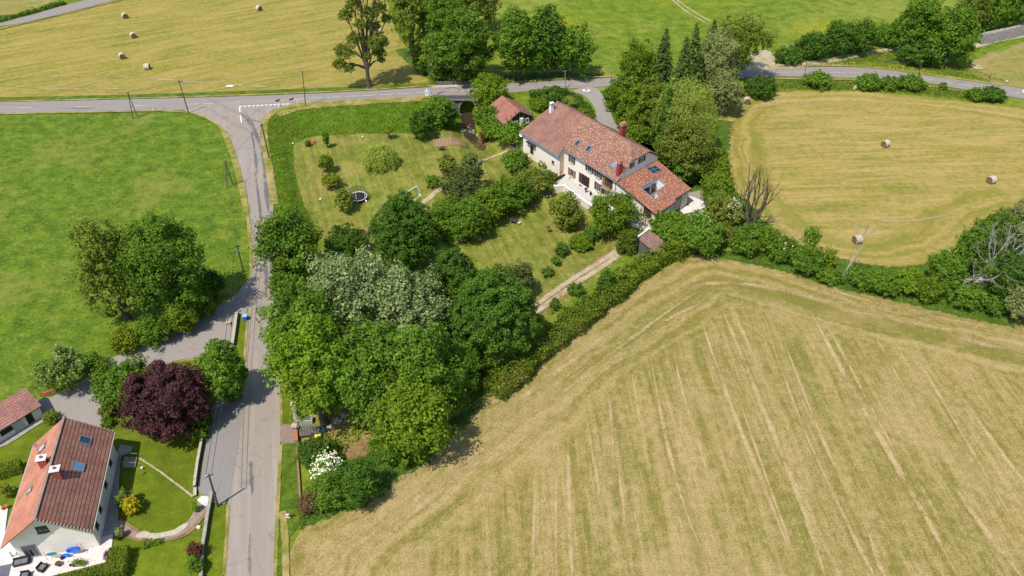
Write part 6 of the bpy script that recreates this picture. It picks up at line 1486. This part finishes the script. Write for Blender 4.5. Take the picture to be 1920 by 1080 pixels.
# blue wheelie bin
p = at(461.2,600.5); bn = empty('wheelie_bin', p, 'bright blue wheelie bin standing beside the side road', 'bin'); mb = MB()
t_, b_ = [(x*.34, y*.36) for x, y in ((-1,-1),(1,-1),(1,1),(-1,1))], [(x*.27, y*.27) for x, y in ((-1,-1),(1,-1),(1,1),(-1,1))]
mb.prism([p+Vector((x, y, 1.02)) for x, y in t_], [p+Vector((x, y, .08)) for x, y in b_]); mb.build('body', M['blue_plastic'], bn)
mb = MB(); mb.box((p.x, p.y-.02, p.z+1.06), (.76,.82,.09)); mb.build('lid', M['pale_blue_plastic'], bn)
for s in (-1, 1): mb = MB(); mb.tube([p+Vector((s*.26,.28,.12)), p+Vector((s*.34,.28,.12))], .13, 10); mb.build('wheel', M['dark_metal'], bn)
# walls of the lower left garden and parking
lowwall([(445.5,592),(441.5,622),(437.5,650)], 0, .75, .3, 'concrete', 'low concrete wall between the parking and the grass strip', cap='pale_stone')
p = at(434,613); mb = MB(); mb.tube([p, p+Vector((0,0,1.0))], .06, 6); tag(mb.build('stake', M['dark_wood'], loc=p), 'short dark stake at the parking side of the low wall', 'stake')
p = at(429,608); mb = MB(); mb.box((p.x, p.y, p.z+.25), (.75,.55,.5), .2); mb.box((p.x+.1, p.y, p.z+.52), (.6,.45,.06), .2); tag(mb.build('meter_box', M['pale_stone'], loc=p), 'small pale meter box on the parking asphalt by the low wall', 'box')
lowwall([(381,829),(377,850),(373,872),(369.5,897),(367,917)], 0, .85, .24, 'rubble', 'long garden wall with a pale top beside the lay-by', cap='pale_stone')
lowwall([(367,917),(366.5,931)], 0, .35, .3, 'rubble', 'short low continuation of the pale-topped wall at the gate', cap='pale_stone')
lowwall([(398.5,928),(396,945),(391,970),(386,1005),(381.5,1030),(379,1085)], 0, .7, .3, 'rubble', 'stone wall between the lower garden and the grass verge', cap='concrete')
lowwall([(393,765),(386,790),(384,822)], 0, .8, .3, 'rubble', 'shaded wall piece beneath the purple tree by the lay-by', cap='concrete')
lowwall([(406,757),(430,749)], 0, .35, .2, 'pale_stone', 'low pale kerb in the tree shade above the lay-by')
lowwall([(556.5,840),(559,870),(561.5,905),(563.5,940),(564,958)], 0, .4, .26, 'old_brick', 'low red brick wall beside the grass verge of the side road')
lowwall([(552.5,769),(554.5,783),(557.5,799)], 0, 1.0, .45, 'pale_stone', 'pale stone wall left of the wooded plot entrance', cap='concrete')
lowwall([(556,812),(557,833)], 0, .9, .4, 'pale_stone', 'pale stone wall right of the wooded plot entrance', cap='terracotta')
for px, lab in (((553,771), 'grey stone gate pier at the far side of the plot entrance'), ((555,812), 'pale stone gate pier at the near side of the plot entrance')):
    p = at(*px); mb = MB(); mb.box((p.x, p.y, p.z+.75), (.6,.6,1.5), .1); o = empty('gate_pier', p, lab, 'gate pier'); mb.build('pier', M['concrete'], o); mb = MB(); mb.box((p.x, p.y, p.z+1.57), (.75,.75,.14), .1); mb.build('cap', M['pale_stone'], o)
p = at(570,793); mb = MB(); mb.box((p.x, p.y, p.z+.45), (2.6,1.0,.9), .12); o = empty('stone_trough', p, 'grey stone trough planter inside the plot entrance', 'planter'); mb.build('trough', M['grey_render'], o); mb = MB(); mb.box((p.x, p.y, p.z+.92), (2.3,.75,.08), .12); mb.build('soil', M['grey_wood'], o)
p = at(581,815); mb = MB()
for i in range(7): q = p+Vector((-1.2+.4*i, .05*i, .75)); mb.box(tuple(q), (.34,1.9,.06), .25)
o = empty('wooden_shelter', p, 'low wooden shelter roof beside the yellow box', 'shelter'); mb.build('roof_boards', M['grey_wood'], o)
for sx in (-1.1, 1.1):
    for sy in (-.7, .7): mb = MB(); mb.box((p.x+sx, p.y+sy, p.z+.35), (.1,.1,.75), .25); mb.build('leg', M['dark_wood'], o)
p = at(597,823); mb = MB(); mb.box((p.x, p.y, p.z+.35), (.75,.6,.7), .2); o = empty('storage_box', p, 'yellow storage box at the end of the wooden shelter', 'box'); mb.build('body', M['yellow_plastic'], o); mb = MB(); mb.box((p.x, p.y, p.z+.74), (.82,.66,.08), .2); mb.build('lid', M['yellow_plastic'], o)
p = at(606,814); mb = MB(); mb.tube([p, p+Vector((0,0,.9))], [.24,.28], 10); tag(mb.build('water_barrel', M['teal_plastic'], loc=p), 'teal water barrel beside the yellow storage box', 'barrel')
# rocks on the shady bank
for i, (px, r_, lab) in enumerate((((618,800), .5, 'pale rock on the shaded ground under the green trees, nearest the entrance'), ((632,790), .6, 'pale rock on the shaded ground under the green trees, middle one'), ((645,780), .5, 'pale rock on the shaded ground under the green trees, farthest up'), ((790,398), .55, 'white stone at the lower end of the garden path, left one'), ((797,402), .45, 'white stone at the lower end of the garden path, right one'), ((868,247), .8, 'grey boulder by the stream above the vegetable plot, left one'), ((884,249), .65, 'grey boulder by the stream above the vegetable plot, right one'))):
    p = at(*px); mb = MB(); mb.sphere((p.x,p.y,p.z+.15), (r_*1.3,r_,r_*.6), 9, 6, amp=.18, rng=random.Random(i+5)); tag(mb.build('rock', M['pale_stone' if i < 5 else 'rubble'], loc=p), lab, 'rock')
# stones in the stream
for i in range(9):
    r2 = random.Random(i+70); t = i/9; p = at(878+t*16+r2.uniform(-4,4), 236+t*22); mb = MB(); mb.sphere((p.x,p.y,p.z+.08), (.35+.2*r2.random(),.3,.2), 7, 5, amp=.2, rng=r2)
    tag(mb.build('stream_stone', M['pale_stone'], loc=p), ['pale stone in the stream closest to the bridge arch','second pale stone downstream of the bridge arch','third pale stone downstream of the bridge arch','fourth pale stone downstream of the bridge arch','pale stone in the middle of the visible stream','sixth pale stone downstream of the bridge arch','seventh pale stone downstream of the bridge arch','last but one pale stone down the stream','last pale stone down the stream before the path'][i], 'stone', 'stones in the stream')
# ------------------------------------------------------------ hay bales
def bale(px, yaw, label, s=1.0, group='round hay bales on the mown fields'):
    s *= .88; r_, L_ = .92*s, 1.5*s; c = at(*px); mb = MB(); ax = Vector((math.cos(yaw), math.sin(yaw), 0)); up = Vector((0,0,1)); sd_ = ax.cross(up); nn = 22; rs = []
    for x_, rr in ((-.5, .93), (-.44, 1.0), (-.15, 1.01), (.15, 1.0), (.44, 1.0), (.5, .93)):
        rs.append([c+ax*x_*L_+(sd_*math.cos(6.28318*i/nn)+up*(math.sin(6.28318*i/nn)))*r_*rr+up*(r_*.95) for i in range(nn)])
    for k_ in range(5):
        for i in range(nn): j = (i+1) % nn; mb.poly([rs[k_][i], rs[k_][j], rs[k_+1][j], rs[k_+1][i]])
    o = empty('hay_bale', c, label, 'hay bale', group); mb.build('straw_roll', M['straw_bale'], o)
    for s_, R_ in ((-1, rs[0]), (1, rs[-1])):
        mb = MB(); cc = c+ax*s_*L_*.5+up*(r_*.95); q = [cc+(v-cc)*.62 for v in R_]; q = [v+ax*s_*.03 for v in q]
        for i in range(nn): j = (i+1) % nn; mb.poly([R_[i], R_[j], q[j], q[i]] if s_ > 0 else [R_[j], R_[i], q[i], q[j]]); mb.poly([q[i], q[j], cc] if s_ > 0 else [q[j], q[i], cc])
        mb.build('end_face', M['bale_end'], o)
for px, yaw, lab, s in (((235,34), -.9, 'round hay bale farthest up in the left row of four', 1), ((251,71), -.95, 'round hay bale second from the top in the left row', 1), ((230,110), -1.0, 'round hay bale third from the top in the left row', 1), ((277,130), .1, 'round hay bale nearest the main road, seen side on', 1), ((486,20), -.7, 'lone round hay bale near the top edge between the left bales and tall tree', 1),
    ((712,62), .3, 'round hay bale half hidden behind the tall open tree', 1), ((1400,194), 1.5, 'round hay bale in the corner of the right field beside the willows', 1), ((1659,275), .5, 'round hay bale alone in the upper middle of the right field', 1), ((1857,343), .4, 'round hay bale near the right edge of the right field', 1), ((1606,455), .2, 'round hay bale behind the thin leaning bare tree', 1), ((1775,483), .3, 'round hay bale half hidden behind the hedgerow trees at the right', 1)):
    bale(px, yaw, lab, s)
# ------------------------------------------------------------ garden things
c = at(670,383); c = Vector((c.x, c.y+1.75, c.z)); tr = empty('trampoline', c, 'round trampoline with a safety net on the garden lawn', 'trampoline'); R_ = 1.75; nn = 24
ring = lambda r_, z: [c+Vector((math.cos(6.28318*i/nn)*r_, math.sin(6.28318*i/nn)*r_, z)) for i in range(nn)]
mb = MB(); mb.poly(ring(R_-.1, .80)); mb.build('jumping_mat', M['trampoline_mat'], tr)
mb = MB(); a, b = ring(R_+.08, .84), ring(R_-.12, .84); a2, b2 = ring(R_+.08, .76), ring(R_-.12, .76)
for i in range(nn): j = (i+1) % nn; mb.poly([a[i], a[j], b[j], b[i]]); mb.poly([a2[i], a2[j], a[j], a[i]])
mb.build('safety_pad', M['white_metal'], tr)
mb = MB(); a2, a3 = ring(R_+.05, .74), ring(R_+.02, .45)
for i in range(nn): j = (i+1) % nn; mb.poly([a3[i], a3[j], a2[j], a2[i]])
mb.build('skirt', M['navy'], tr)
for i in range(6):
    t = i*1.0472+.52; q = c+Vector((math.cos(t)*(R_+.1), math.sin(t)*(R_+.1), 0)); mb = MB(); mb.tube([q, q+Vector((0,0,2.55))], .06, 6); mb.build('net_pole', M['white_metal'], tr)
    mb = MB(); q2_ = c+Vector((math.cos(t+.4)*(R_-.05), math.sin(t+.4)*(R_-.05), 0)); mb.tube([q2_, q2_+Vector((0,0,.75))], .04, 6); mb.build('leg', M['dark_metal'], tr)
mb = MB(); a, b = ring(R_+.05, .86), ring(R_+.05, 2.4)
for i in range(nn): j = (i+1) % nn; mb.poly([a[i], a[j], b[j], b[i]])
mb.build('safety_net', M['net'], tr)
# football goal
f1, f2, b1, b2 = at(763,376.5), at(783,364), at(771.7,379), at(789.6,367); z_ = Vector((0,0,1)); hgt = 1.95
gl = empty('football_goal', f1, 'white metal football goal frame on the garden lawn', 'goal'); up1, up2 = f1+z_*hgt, f2+z_*hgt
for nm_, seq in (('post', [f1, up1]), ('post', [f2, up2]), ('crossbar', [up1, up2]), ('ground_bar', [f1, b1, b2, f2]), ('stay', [up1, b1]), ('stay', [up2, b2])):
    mb = MB(); mb.tube([s+z_*.06 for s in seq], .075 if nm_ != 'stay' else .055, 6); mb.build(nm_, M['white_metal'], gl)
def ball(px, label, r_=.22): p = at(*px); mb = MB(); mb.sphere((p.x,p.y,p.z+r_), (r_,r_,r_), 10, 7); tag(mb.build('ball', M['white_paint'], loc=p, smooth=True), label, 'ball', 'white balls on the lawn')
ball((601,375), 'white ball alone on the left of the garden lawn'); ball((687,379), 'white ball lying at the foot of the trampoline'); ball((680,258), 'white ball at the top of the lawn above the weeping willow'); ball((549.5,270), 'white ball at the left edge of the lawn by the tall grass', .2)
# wheelbarrow
p = at(829,282); wb = empty('wheelbarrow', p, 'black wheelbarrow on the grass below the vegetable plot', 'wheelbarrow'); mb = MB(); mb.prism([p+Vector((x, y, .65)) for x, y in ((-.6,-.4),(.6,-.4),(.6,.4),(-.6,.4))], [p+Vector((x, y, .3)) for x, y in ((-.35,-.25),(.35,-.25),(.35,.25),(-.35,.25))]); mb.build('tray', M['dark_metal'], wb)
mb = MB(); mb.tube([p+Vector((-.7,-.06,.2)), p+Vector((-.7,.06,.2))], .2, 10); mb.build('wheel', M['dark_metal'], wb)
for s in (-1, 1): mb = MB(); mb.tube([p+Vector((-.7,s*.15,.2)), p+Vector((.5,s*.3,.45)), p+Vector((1.1,s*.3,.6))], .03, 5); mb.build('handle', M['grey_wood'], wb)
p = at(587,268); mb = MB(); mb.sphere((p.x,p.y,p.z), (.75,.6,.75), 10, 7, amp=.12, rng=random.Random(3), zmin=-.2); tag(mb.build('soil_heap', M['terracotta'], loc=p), 'small reddish-brown heap on the lawn beside the tiny round shrub', 'heap')
# edging of the vegetable plot
mb = MB(); g = [at(x, y) for x, y in ((808,262),(838,260),(872,259),(876,277),(812,279))]
for i in range(5):
    q = g[i]; mb.tube([q, q+Vector((0,0,.7))], .04, 5)
for i in range(4): mb.tube([g[i]+Vector((0,0,.6)), g[i+1]+Vector((0,0,.6))], .02, 4)
tag(mb.build('plot_fence', M['grey_wood'], loc=g[0]), 'thin low wire fence round the vegetable plot', 'fence')
# garden table with dark top
p = at(967,418); gt = empty('garden_table', p, 'small grey slatted table with a dark top on the lower lawn', 'table'); mb = MB(); mb.box((p.x-.3, p.y, p.z+.62), (1.6,1.0,.08), -.35); mb.build('tabletop', M['dark_metal'], gt)
mb = MB(); mb.box((p.x+.55, p.y-.35, p.z+.4), (.9,.8,.06), -.35); mb.build('shelf', M['grey_render'], gt)
for sx, sy in ((-1,-.4),(.35,-.7),(-.75,.5),(.6,.25)): mb = MB(); mb.box((p.x+sx, p.y+sy, p.z+.3), (.07,.07,.6)); mb.build('leg', M['white_metal'], gt)
# bird table
p = at(1028,436); bt_ = empty('bird_table', p, 'wooden bird table on a post on the lower lawn', 'bird table'); mb = MB(); mb.tube([p, p+Vector((0,0,1.1))], .06, 6); mb.build('post', M['grey_wood'], bt_); mb = MB(); mb.box((p.x,p.y,p.z+1.12), (.5,.5,.06)); mb.build('tray', M['grey_wood'], bt_)
mb = MB(); a = [(p.x-.32,p.y-.32,p.z+1.42),(p.x+.32,p.y-.32,p.z+1.42),(p.x+.32,p.y+.32,p.z+1.42),(p.x-.32,p.y+.32,p.z+1.42)]; t1, t2 = (p.x-.32,p.y,p.z+1.65), (p.x+.32,p.y,p.z+1.65)
mb.poly([a[0], a[1], t2, t1]); mb.poly([a[2], a[3], t1, t2]); mb.poly([a[0], t1, a[3]]); mb.poly([a[1], a[2], t2]); mb.poly(a[::-1]); mb.build('roof', M['brown_wood'], bt_)
# bench
p = at(1059,431); bh = empty('garden_bench', p, 'small dark garden bench beside the tall loose shrub', 'bench'); mb = MB(); mb.box((p.x,p.y,p.z+.45), (1.3,.45,.06), .2); mb.build('seat', M['grey_wood'], bh); mb = MB(); mb.box((p.x-.03,p.y+.22,p.z+.75), (1.3,.05,.4), .2); mb.build('backrest', M['grey_wood'], bh)
for s in (-.5,.5): mb = MB(); mb.box((p.x+s,p.y+s*.2,p.z+.22), (.07,.42,.44), .2); mb.build('leg', M['dark_wood'], bh)
# play toy by the belt
p = at(908,350); ty = empty('play_slide', p, 'small white and orange plastic play slide on the lawn beside the tree belt', 'toy'); mb = MB(); mb.box((p.x-.15,p.y,p.z+.55), (.5,.6,1.1)); mb.build('tower', M['white_metal'], ty)
mb = MB(); mb.poly([p+Vector((.1,-.25,1.0)), p+Vector((.9,-.6,.1)), p+Vector((.95,-.1,.1)), p+Vector((.15,.25,1.0))]); mb.build('chute', M['red_plastic'], ty); mb = MB(); mb.box((p.x-.15,p.y,p.z+1.2), (.56,.66,.14)); mb.build('canopy', M['orange_plastic'], ty)
# stakes for young trees
# things on the farmhouse terraces
p = hq(9.2,-1.1,0); bq = empty('barbecue', p, 'black kettle barbecue on the paved terrace of the farmhouse', 'barbecue'); mb = MB(); mb.sphere((p.x,p.y,p.z+.8), (.38,.38,.3), 10, 6); mb.build('bowl', M['dark_metal'], bq)
for i in range(3): mb = MB(); t = i*2.09; mb.tube([p+Vector((math.cos(t)*.3, math.sin(t)*.3, 0)), p+Vector((0,0,.65))], .03, 4); mb.build('leg', M['dark_metal'], bq)
p = hq(10.6,-1.0,0); mb = MB(); mb.tube([p, p+Vector((0,0,.45))], [.2,.27], 9); mb.sphere((p.x,p.y,p.z+.55), (.25,.25,.2), 8, 5); tag(mb.build('plant_pot', M['dark_wood'], loc=p), 'dark plant pot beside the barbecue on the paved terrace', 'plant pot')
p = hq(-3.0,-2.2,-1.25); mb = MB(); mb.box((p.x,p.y,p.z+.35), (.7,.5,.7), .6); mb.box((p.x+.05,p.y,p.z+.75), (.7,.1,.7), .6); tag(mb.build('deck_chair', M['teal_plastic'], loc=p), 'turquoise folding chair on the lower terrace of the left wing', 'chair')
p = hq(-5.2,-2.3,-1.25); rk = empty('drying_rack', p, 'grey laundry rack on the lower terrace of the left wing', 'drying rack'); mb = MB()
for i in range(6): mb.tube([p+Vector((-.8+.3*i,-.3,.9)), p+Vector((-.8+.3*i,.4,.9))], .02, 4)
mb.build('rails', M['zinc'], rk)
for s in (-1, 1): mb = MB(); mb.tube([p+Vector((s*.7,-.35,0)), p+Vector((s*.7,.35,.9))], .03, 4); mb.build('leg', M['zinc'], rk)
p = hq(-9.4,-2.2,-1.25); mb = MB(); mb.sphere((p.x,p.y,p.z+.45), (.65,.5,.5), 10, 6, amp=.1, rng=random.Random(9)); tag(mb.build('beanbag', M['purple_cloth'], loc=p), 'dark purple covered seat below the door of the left wing', 'seat')
for i, (u, lab) in enumerate(((-1.8,'nearest the board fence'), (-1.0,'third from the board fence'), (-2.5,'second from the lower terrace wall'))):
    p = hq(u,-2.6-.2*i,-1.25); mb = MB(); mb.tube([p, p+Vector((0,0,.4))], [.17,.23], 8); mb.sphere((p.x,p.y,p.z+.6), (.3,.3,.3), 8, 5, amp=.2, rng=random.Random(i)); tag(mb.build('potted_plant', M['rubble'], loc=p), 'grey potted plant on the lower terrace, '+lab, 'potted plant')
# bicycles by the low end of the house
for i, (px, lab) in enumerate((((1189,416), 'dark bicycle parked left in the pair under the round tree'), ((1199,421), 'dark bicycle parked right in the pair under the round tree'))):
    p = at(*px); bk = empty('bicycle', p, lab, 'bicycle', 'bicycles parked by the farmhouse'); e = Vector((math.cos(1.0+.2*i), math.sin(1.0+.2*i), 0)); nn2 = Vector((-e.y, e.x, 0))
    for s in (-.52, .52):
        mb = MB(); cc = p+e*s+z_*.35; pts = [cc+(e*math.cos(t*.5236)+z_*math.sin(t*.5236))*.33 for t in range(13)]; mb.tube(pts, .035, 5, cap=False); mb.build('wheel', M['dark_metal'], bk)
    mb = MB(); A1, A2, A3, A4 = p-e*.52+z_*.35, p+z_*.35, p-e*.15+z_*.8, p+e*.4+z_*.8
    for s1, s2 in ((A1, A3), (A1, A2), (A2, A3), (A2, A4), (A3, A4), (A4, p+e*.52+z_*.35)): mb.tube([s1, s2], .03, 5)
    mb.build('frame', M['navy'], bk); mb = MB(); mb.tube([p+e*.4+z_*.95-nn2*.28, p+e*.4+z_*.95+nn2*.28], .025, 5); mb.build('handlebar', M['dark_metal'], bk); mb = MB(); mb.box(tuple(p-e*.17+z_*.9), (.26,.16,.07), 1.0); mb.build('saddle', M['dark_metal'], bk)
p = hq(24.4,6.2,0); 
# lid in the patio
p = Vector(atz(1288,384,.13)); mb = MB(); mb.box((p.x,p.y,.15), (.9,.6,.05), .4); tag(mb.build('drain_cover', M['rust'], loc=p), 'rusty drain cover in the pale patio', 'drain cover')
p = Vector(atz(1099,170,.15)); mb = MB(); mb.box((p.x,p.y,.19), (1.7,1.0,.1)); mb.box((p.x,p.y,.26), (.8,.5,.06), m=1); tag(mb.build('drain_cover', [M['white_paint'], M['rust']], loc=p), 'white-framed drain cover at the mouth of the drive', 'drain cover')
# stone embankment at the upper right
mb = MB(); a, b = Vector(atz(1828,79,0)), Vector(atz(2050,30,0)); r2 = random.Random(8); n_k = 60; dv = (b-a)/n_k; nv = Vector((-dv.y, dv.x, 0)).normalized(); rows = []
for i in range(n_k+1):
    q = a+dv*i; rows.append([q-nv*2.6+Vector((r2.uniform(-.2,.2), r2.uniform(-.2,.2), 0)), q-nv*1.4+Vector((0,0,.9+r2.uniform(-.15,.15))), q+Vector((0,0,1.7+r2.uniform(-.15,.2))), q+nv*1.2+Vector((0,0,1.75+r2.uniform(-.1,.1))), q+nv*1.5])
for i in range(n_k):
    for j in range(4): mb.poly([rows[i][j], rows[i+1][j], rows[i+1][j+1], rows[i][j+1]], m=1 if j == 2 else 0)
tag(mb.build('stone_embankment', [M['rubble'], M['concrete']], loc=a), 'long dark rubble embankment with a paler top at the upper right', 'embankment')
# firewood and dead wood
p = at(93,740); fw_ = empty('log_pile', p, 'pile of reddish-brown logs at the edge of the yard', 'logs')
for i in range(6): mb = MB(); o_ = Vector((-.5+.28*(i % 3)*1.2, .15*(i//3), .16+.26*(i//3))); mb.tube([p+o_-Vector((.7,.3,0)), p+o_+Vector((.7,.45,0))], .15, 7); mb.build('log', M['rust'], fw_)
# statues on the lawn
for i, (px, lab) in enumerate((((267,880), 'small white bird figure on the lower left lawn, upper one'), ((269,889), 'small grey bird figure on the lower left lawn, lower one'))):
    p = at(*px); mb = MB(); mb.sphere((p.x,p.y,p.z+.32), (.2,.13,.16), 8, 6); mb.tube([p+Vector((.13,0,.4)), p+Vector((.2,0,.62))], [.05,.04], 6); mb.sphere((p.x+.22,p.y,p.z+.66), (.07,.05,.06), 6, 5)
    for s in (-1, 1): mb.tube([p+Vector((0,s*.05,0)), p+Vector((0,s*.05,.22))], .02, 4)
    tag(mb.build('bird_figure', M['white_paint' if i == 0 else 'grey_cushion'], loc=p), lab, 'garden figure')
p = at(373,990); mb = MB(); mb.sphere((p.x,p.y,p.z+.2), (.3,.24,.22), 8, 6, amp=.15, rng=random.Random(2)); tag(mb.build('white_stone', M['white_paint'], loc=p), 'white stone on the lawn outside the curved path', 'stone')
# ------------------------------------------------------------ furniture on the lower left terrace
TZ = .13
def tp(px, py): return Vector(atz(px, py, TZ))
def seat(px, w_, ang, label, name='armchair', cat='armchair', ncush=1):
    p = tp(*px); o = empty(name, p, label, cat, rz=0); ca = Vector((math.cos(ang), math.sin(ang), 0)); cn = Vector((-ca.y, ca.x, 0))
    mb = MB(); obox(mb, p+z_*.2, ca, cn, (w_, .8, .4)); mb.build('base', M['dark_wicker'], o)
    mb = MB(); obox(mb, p+cn*.36+z_*.55, ca, cn, (w_, .1, .5)); mb.build('backrest', M['dark_wicker'], o)
    for s in (-1, 1): mb = MB(); obox(mb, p+ca*s*(w_/2-.05)+z_*.45-cn*.04, ca, cn, (.1,.72,.34)); mb.build('armrest', M['dark_wicker'], o)
    for i in range(ncush): mb = MB(); cw = (w_-.24)/ncush; obox(mb, p+ca*(-(w_-.24)/2+cw*(i+.5))+z_*.45-cn*.04, ca, cn, (cw-.03,.64,.12)); mb.build('cushion', M['grey_cushion'], o)
    return o
seat((42,1056), 1.75, .28, 'dark wicker sofa with grey cushions on the pale terrace', 'sofa', 'sofa', 2)
seat((81,1067), .95, 1.25, 'dark wicker armchair with a grey cushion near the middle of the pale terrace')
seat((49,1082), 1.0, .2, 'dark wicker armchair at the bottom edge of the picture')
p = tp(111,1060); tb = empty('round_table', p, 'small round brown table on the pale terrace', 'table'); mb = MB(); mb.tube([p+z_*.42, p+z_*.47], .36, 14); mb.build('tabletop', M['brown_wood'], tb); mb = MB(); mb.tube([p, p+z_*.42], [.18,.05], 8); mb.build('pedestal', M['dark_metal'], tb)
p = tp(152,1059); pl = empty('planter', p, 'stone trough planter full of green plants on the terrace edge', 'planter'); mb = MB(); mb.box((p.x,p.y,p.z+.18), (1.1,.45,.36), .2); mb.build('trough', M['pale_stone'], pl)
rng = np.random.default_rng(77); q = rng.normal(size=(500,3))*[.42,.2,.16]+[p.x-.1, p.y+.02, p.z+.52]; fastmesh('foliage', leaves(q, rng.normal(size=(500,3))+[0,0,.8], .08, rng), 4, M['leaf_bright'], pl)
for px, lab in (((133,1061), 'small dark flower pot left of the stone trough planter'), ((139,1062), 'small dark flower pot touching the stone trough planter')):
    p = tp(*px); mb = MB(); mb.tube([p, p+z_*.26], [.12,.17], 9); tag(mb.build('flower_pot', M['dark_wood'], loc=p), lab, 'flower pot')
p = tp(201,1044); cr = empty('flower_box', p, 'wooden box with blue and red flowers at the terrace corner', 'flower box'); mb = MB(); mb.box((p.x,p.y,p.z+.25), (.5,.95,.5), .15); mb.build('box', M['pale_stone'], cr); q = rng.normal(size=(160,3))*[.12,.26,.06]+[p.x, p.y, p.z+.58]; tag(fastmesh('flowers', leaves(q, rng.normal(size=(160,3))+[0,0,1], .07, rng), 4, M['navy'], cr), kind='stuff')
q = rng.normal(size=(60,3))*[.12,.26,.06]+[p.x, p.y, p.z+.62]; tag(fastmesh('red_flowers', leaves(q, rng.normal(size=(60,3))+[0,0,1], .06, rng), 4, M['red_plastic'], cr), kind='stuff')
# inflatable boat and boards leaning on the gable wall
ga_ = -hw; base1 = q1(.28, 0, 0)
def wallspot(px, py): return hit(px, py, q1(L0-.2,3,0), hu)-hu*.35+z_*.25
c = wallspot(140,1027); bo = empty('inflatable_boat', c-z_*.5, 'blue and white inflatable boat leaning on the gable wall', 'inflatable boat'); mb = MB(); pts = [c+ga_*.75*math.cos(t*.5236)+z_*.42*math.sin(t*.5236)-hu*.1 for t in range(13)]; mb.tube(pts, .13, 7, cap=False); mb.build('tube', M['blue_plastic'], bo)
mb = MB(); pts = [c+ga_*.62*math.cos(t*.5236)+z_*.3*math.sin(t*.5236)-hu*.05 for t in range(12)]; mb.poly(pts); mb.poly(pts[::-1]); mb.build('floor', M['pale_blue_plastic'], bo)
c = wallspot(128,1034); mb = MB(); mb.sphere((c.x,c.y-.25,c.z-.1), (.5,.2,.28), 10, 6); tag(mb.build('paddling_ring', M['blue_plastic'], loc=c), 'blue inflatable ring beside the inflatable boat', 'inflatable ring')
for px, col_, lab in (((99,1033), 'teal_plastic', 'turquoise and grey board leaning left on the gable wall'), ((108,1036), 'dim_pink', 'pinkish board leaning on the gable wall next to the turquoise one')):
    c = wallspot(*px); mb = MB(); pts = [c+ga_*.62*math.cos(t*.5236)+z_*.28*math.sin(t*.5236)-hu*.12-z_*.12 for t in range(12)]; pk = [v-hu*.08 for v in pts]; mb.poly(pts); mb.poly(pk[::-1])
    for i in range(12): j = (i+1) % 12; mb.poly([pts[i], pts[j], pk[j], pk[i]])
    tag(mb.build('board', M[col_], loc=c), lab, 'board')
c = wallspot(121,1039); mb = MB(); mb.sphere((c.x,c.y-.3,c.z-.05), (.3,.24,.35), 8, 6, amp=.2, rng=random.Random(4)); tag(mb.build('bag', M['dark_wood'], loc=c), 'dark bag on the terrace between the boards and the ring', 'bag')
for i, (px, lab) in enumerate((((88,1037), 'thin wooden stake leaning on the gable wall left of the boards'), ((150,1022), 'thin pole leaning on the gable wall right of the boat'), ((156,1020), 'thinner pole leaning at the right end of the gable wall'))):
    c = wallspot(*px); mb = MB(); mb.tube([c-hu*.5-z_*.6+ga_*.2, c+z_*.45-ga_*.1], .03, 5); tag(mb.build('garden_stake', M['grey_wood'], loc=c), lab, 'stake')
p = tp(24,1044); um = empty('parasol_lamp', p, 'round white disc on a dark stand at the left end of the terrace', 'patio heater'); mb = MB(); mb.tube([p, p+z_*1.5], [.12,.04], 8); mb.build('stand', M['grey_render'], um); mb = MB(); mb.tube([p+z_*1.5, p+z_*1.56], .45, 16); mb.build('disc', M['white_metal'], um)
p = tp(3,1085); mb = MB(); mb.box((p.x-1.5,p.y,p.z+1.3), (3.2,2.2,.12), .25); um = empty('parasol', p, 'dark fabric canopy at the bottom left corner casting a shadow', 'parasol')
mb.build('canopy', M['white_paint'], um); mb = MB(); mb.tube([p-Vector((1.5,0,0)), p+Vector((-1.5,0,1.25))], .04, 6); mb.build('stand', M['dark_metal'], um)
for i, px in enumerate(((14,952), (7,955))):
    p = tp(*px); mb = MB(); mb.tube([p, p+z_*.3], [.16,.22], 9); mb.sphere((p.x,p.y,p.z+.4), (.24,.24,.2), 8, 5, amp=.2, rng=random.Random(i)); tag(mb.build('flower_pot', M['terracotta'], loc=p), ('terracotta pot at the upper terrace edge, right one of two' if i == 0 else 'terracotta pot at the upper terrace edge, left one of two'), 'flower pot')
print('objects', len(bpy.data.objects))
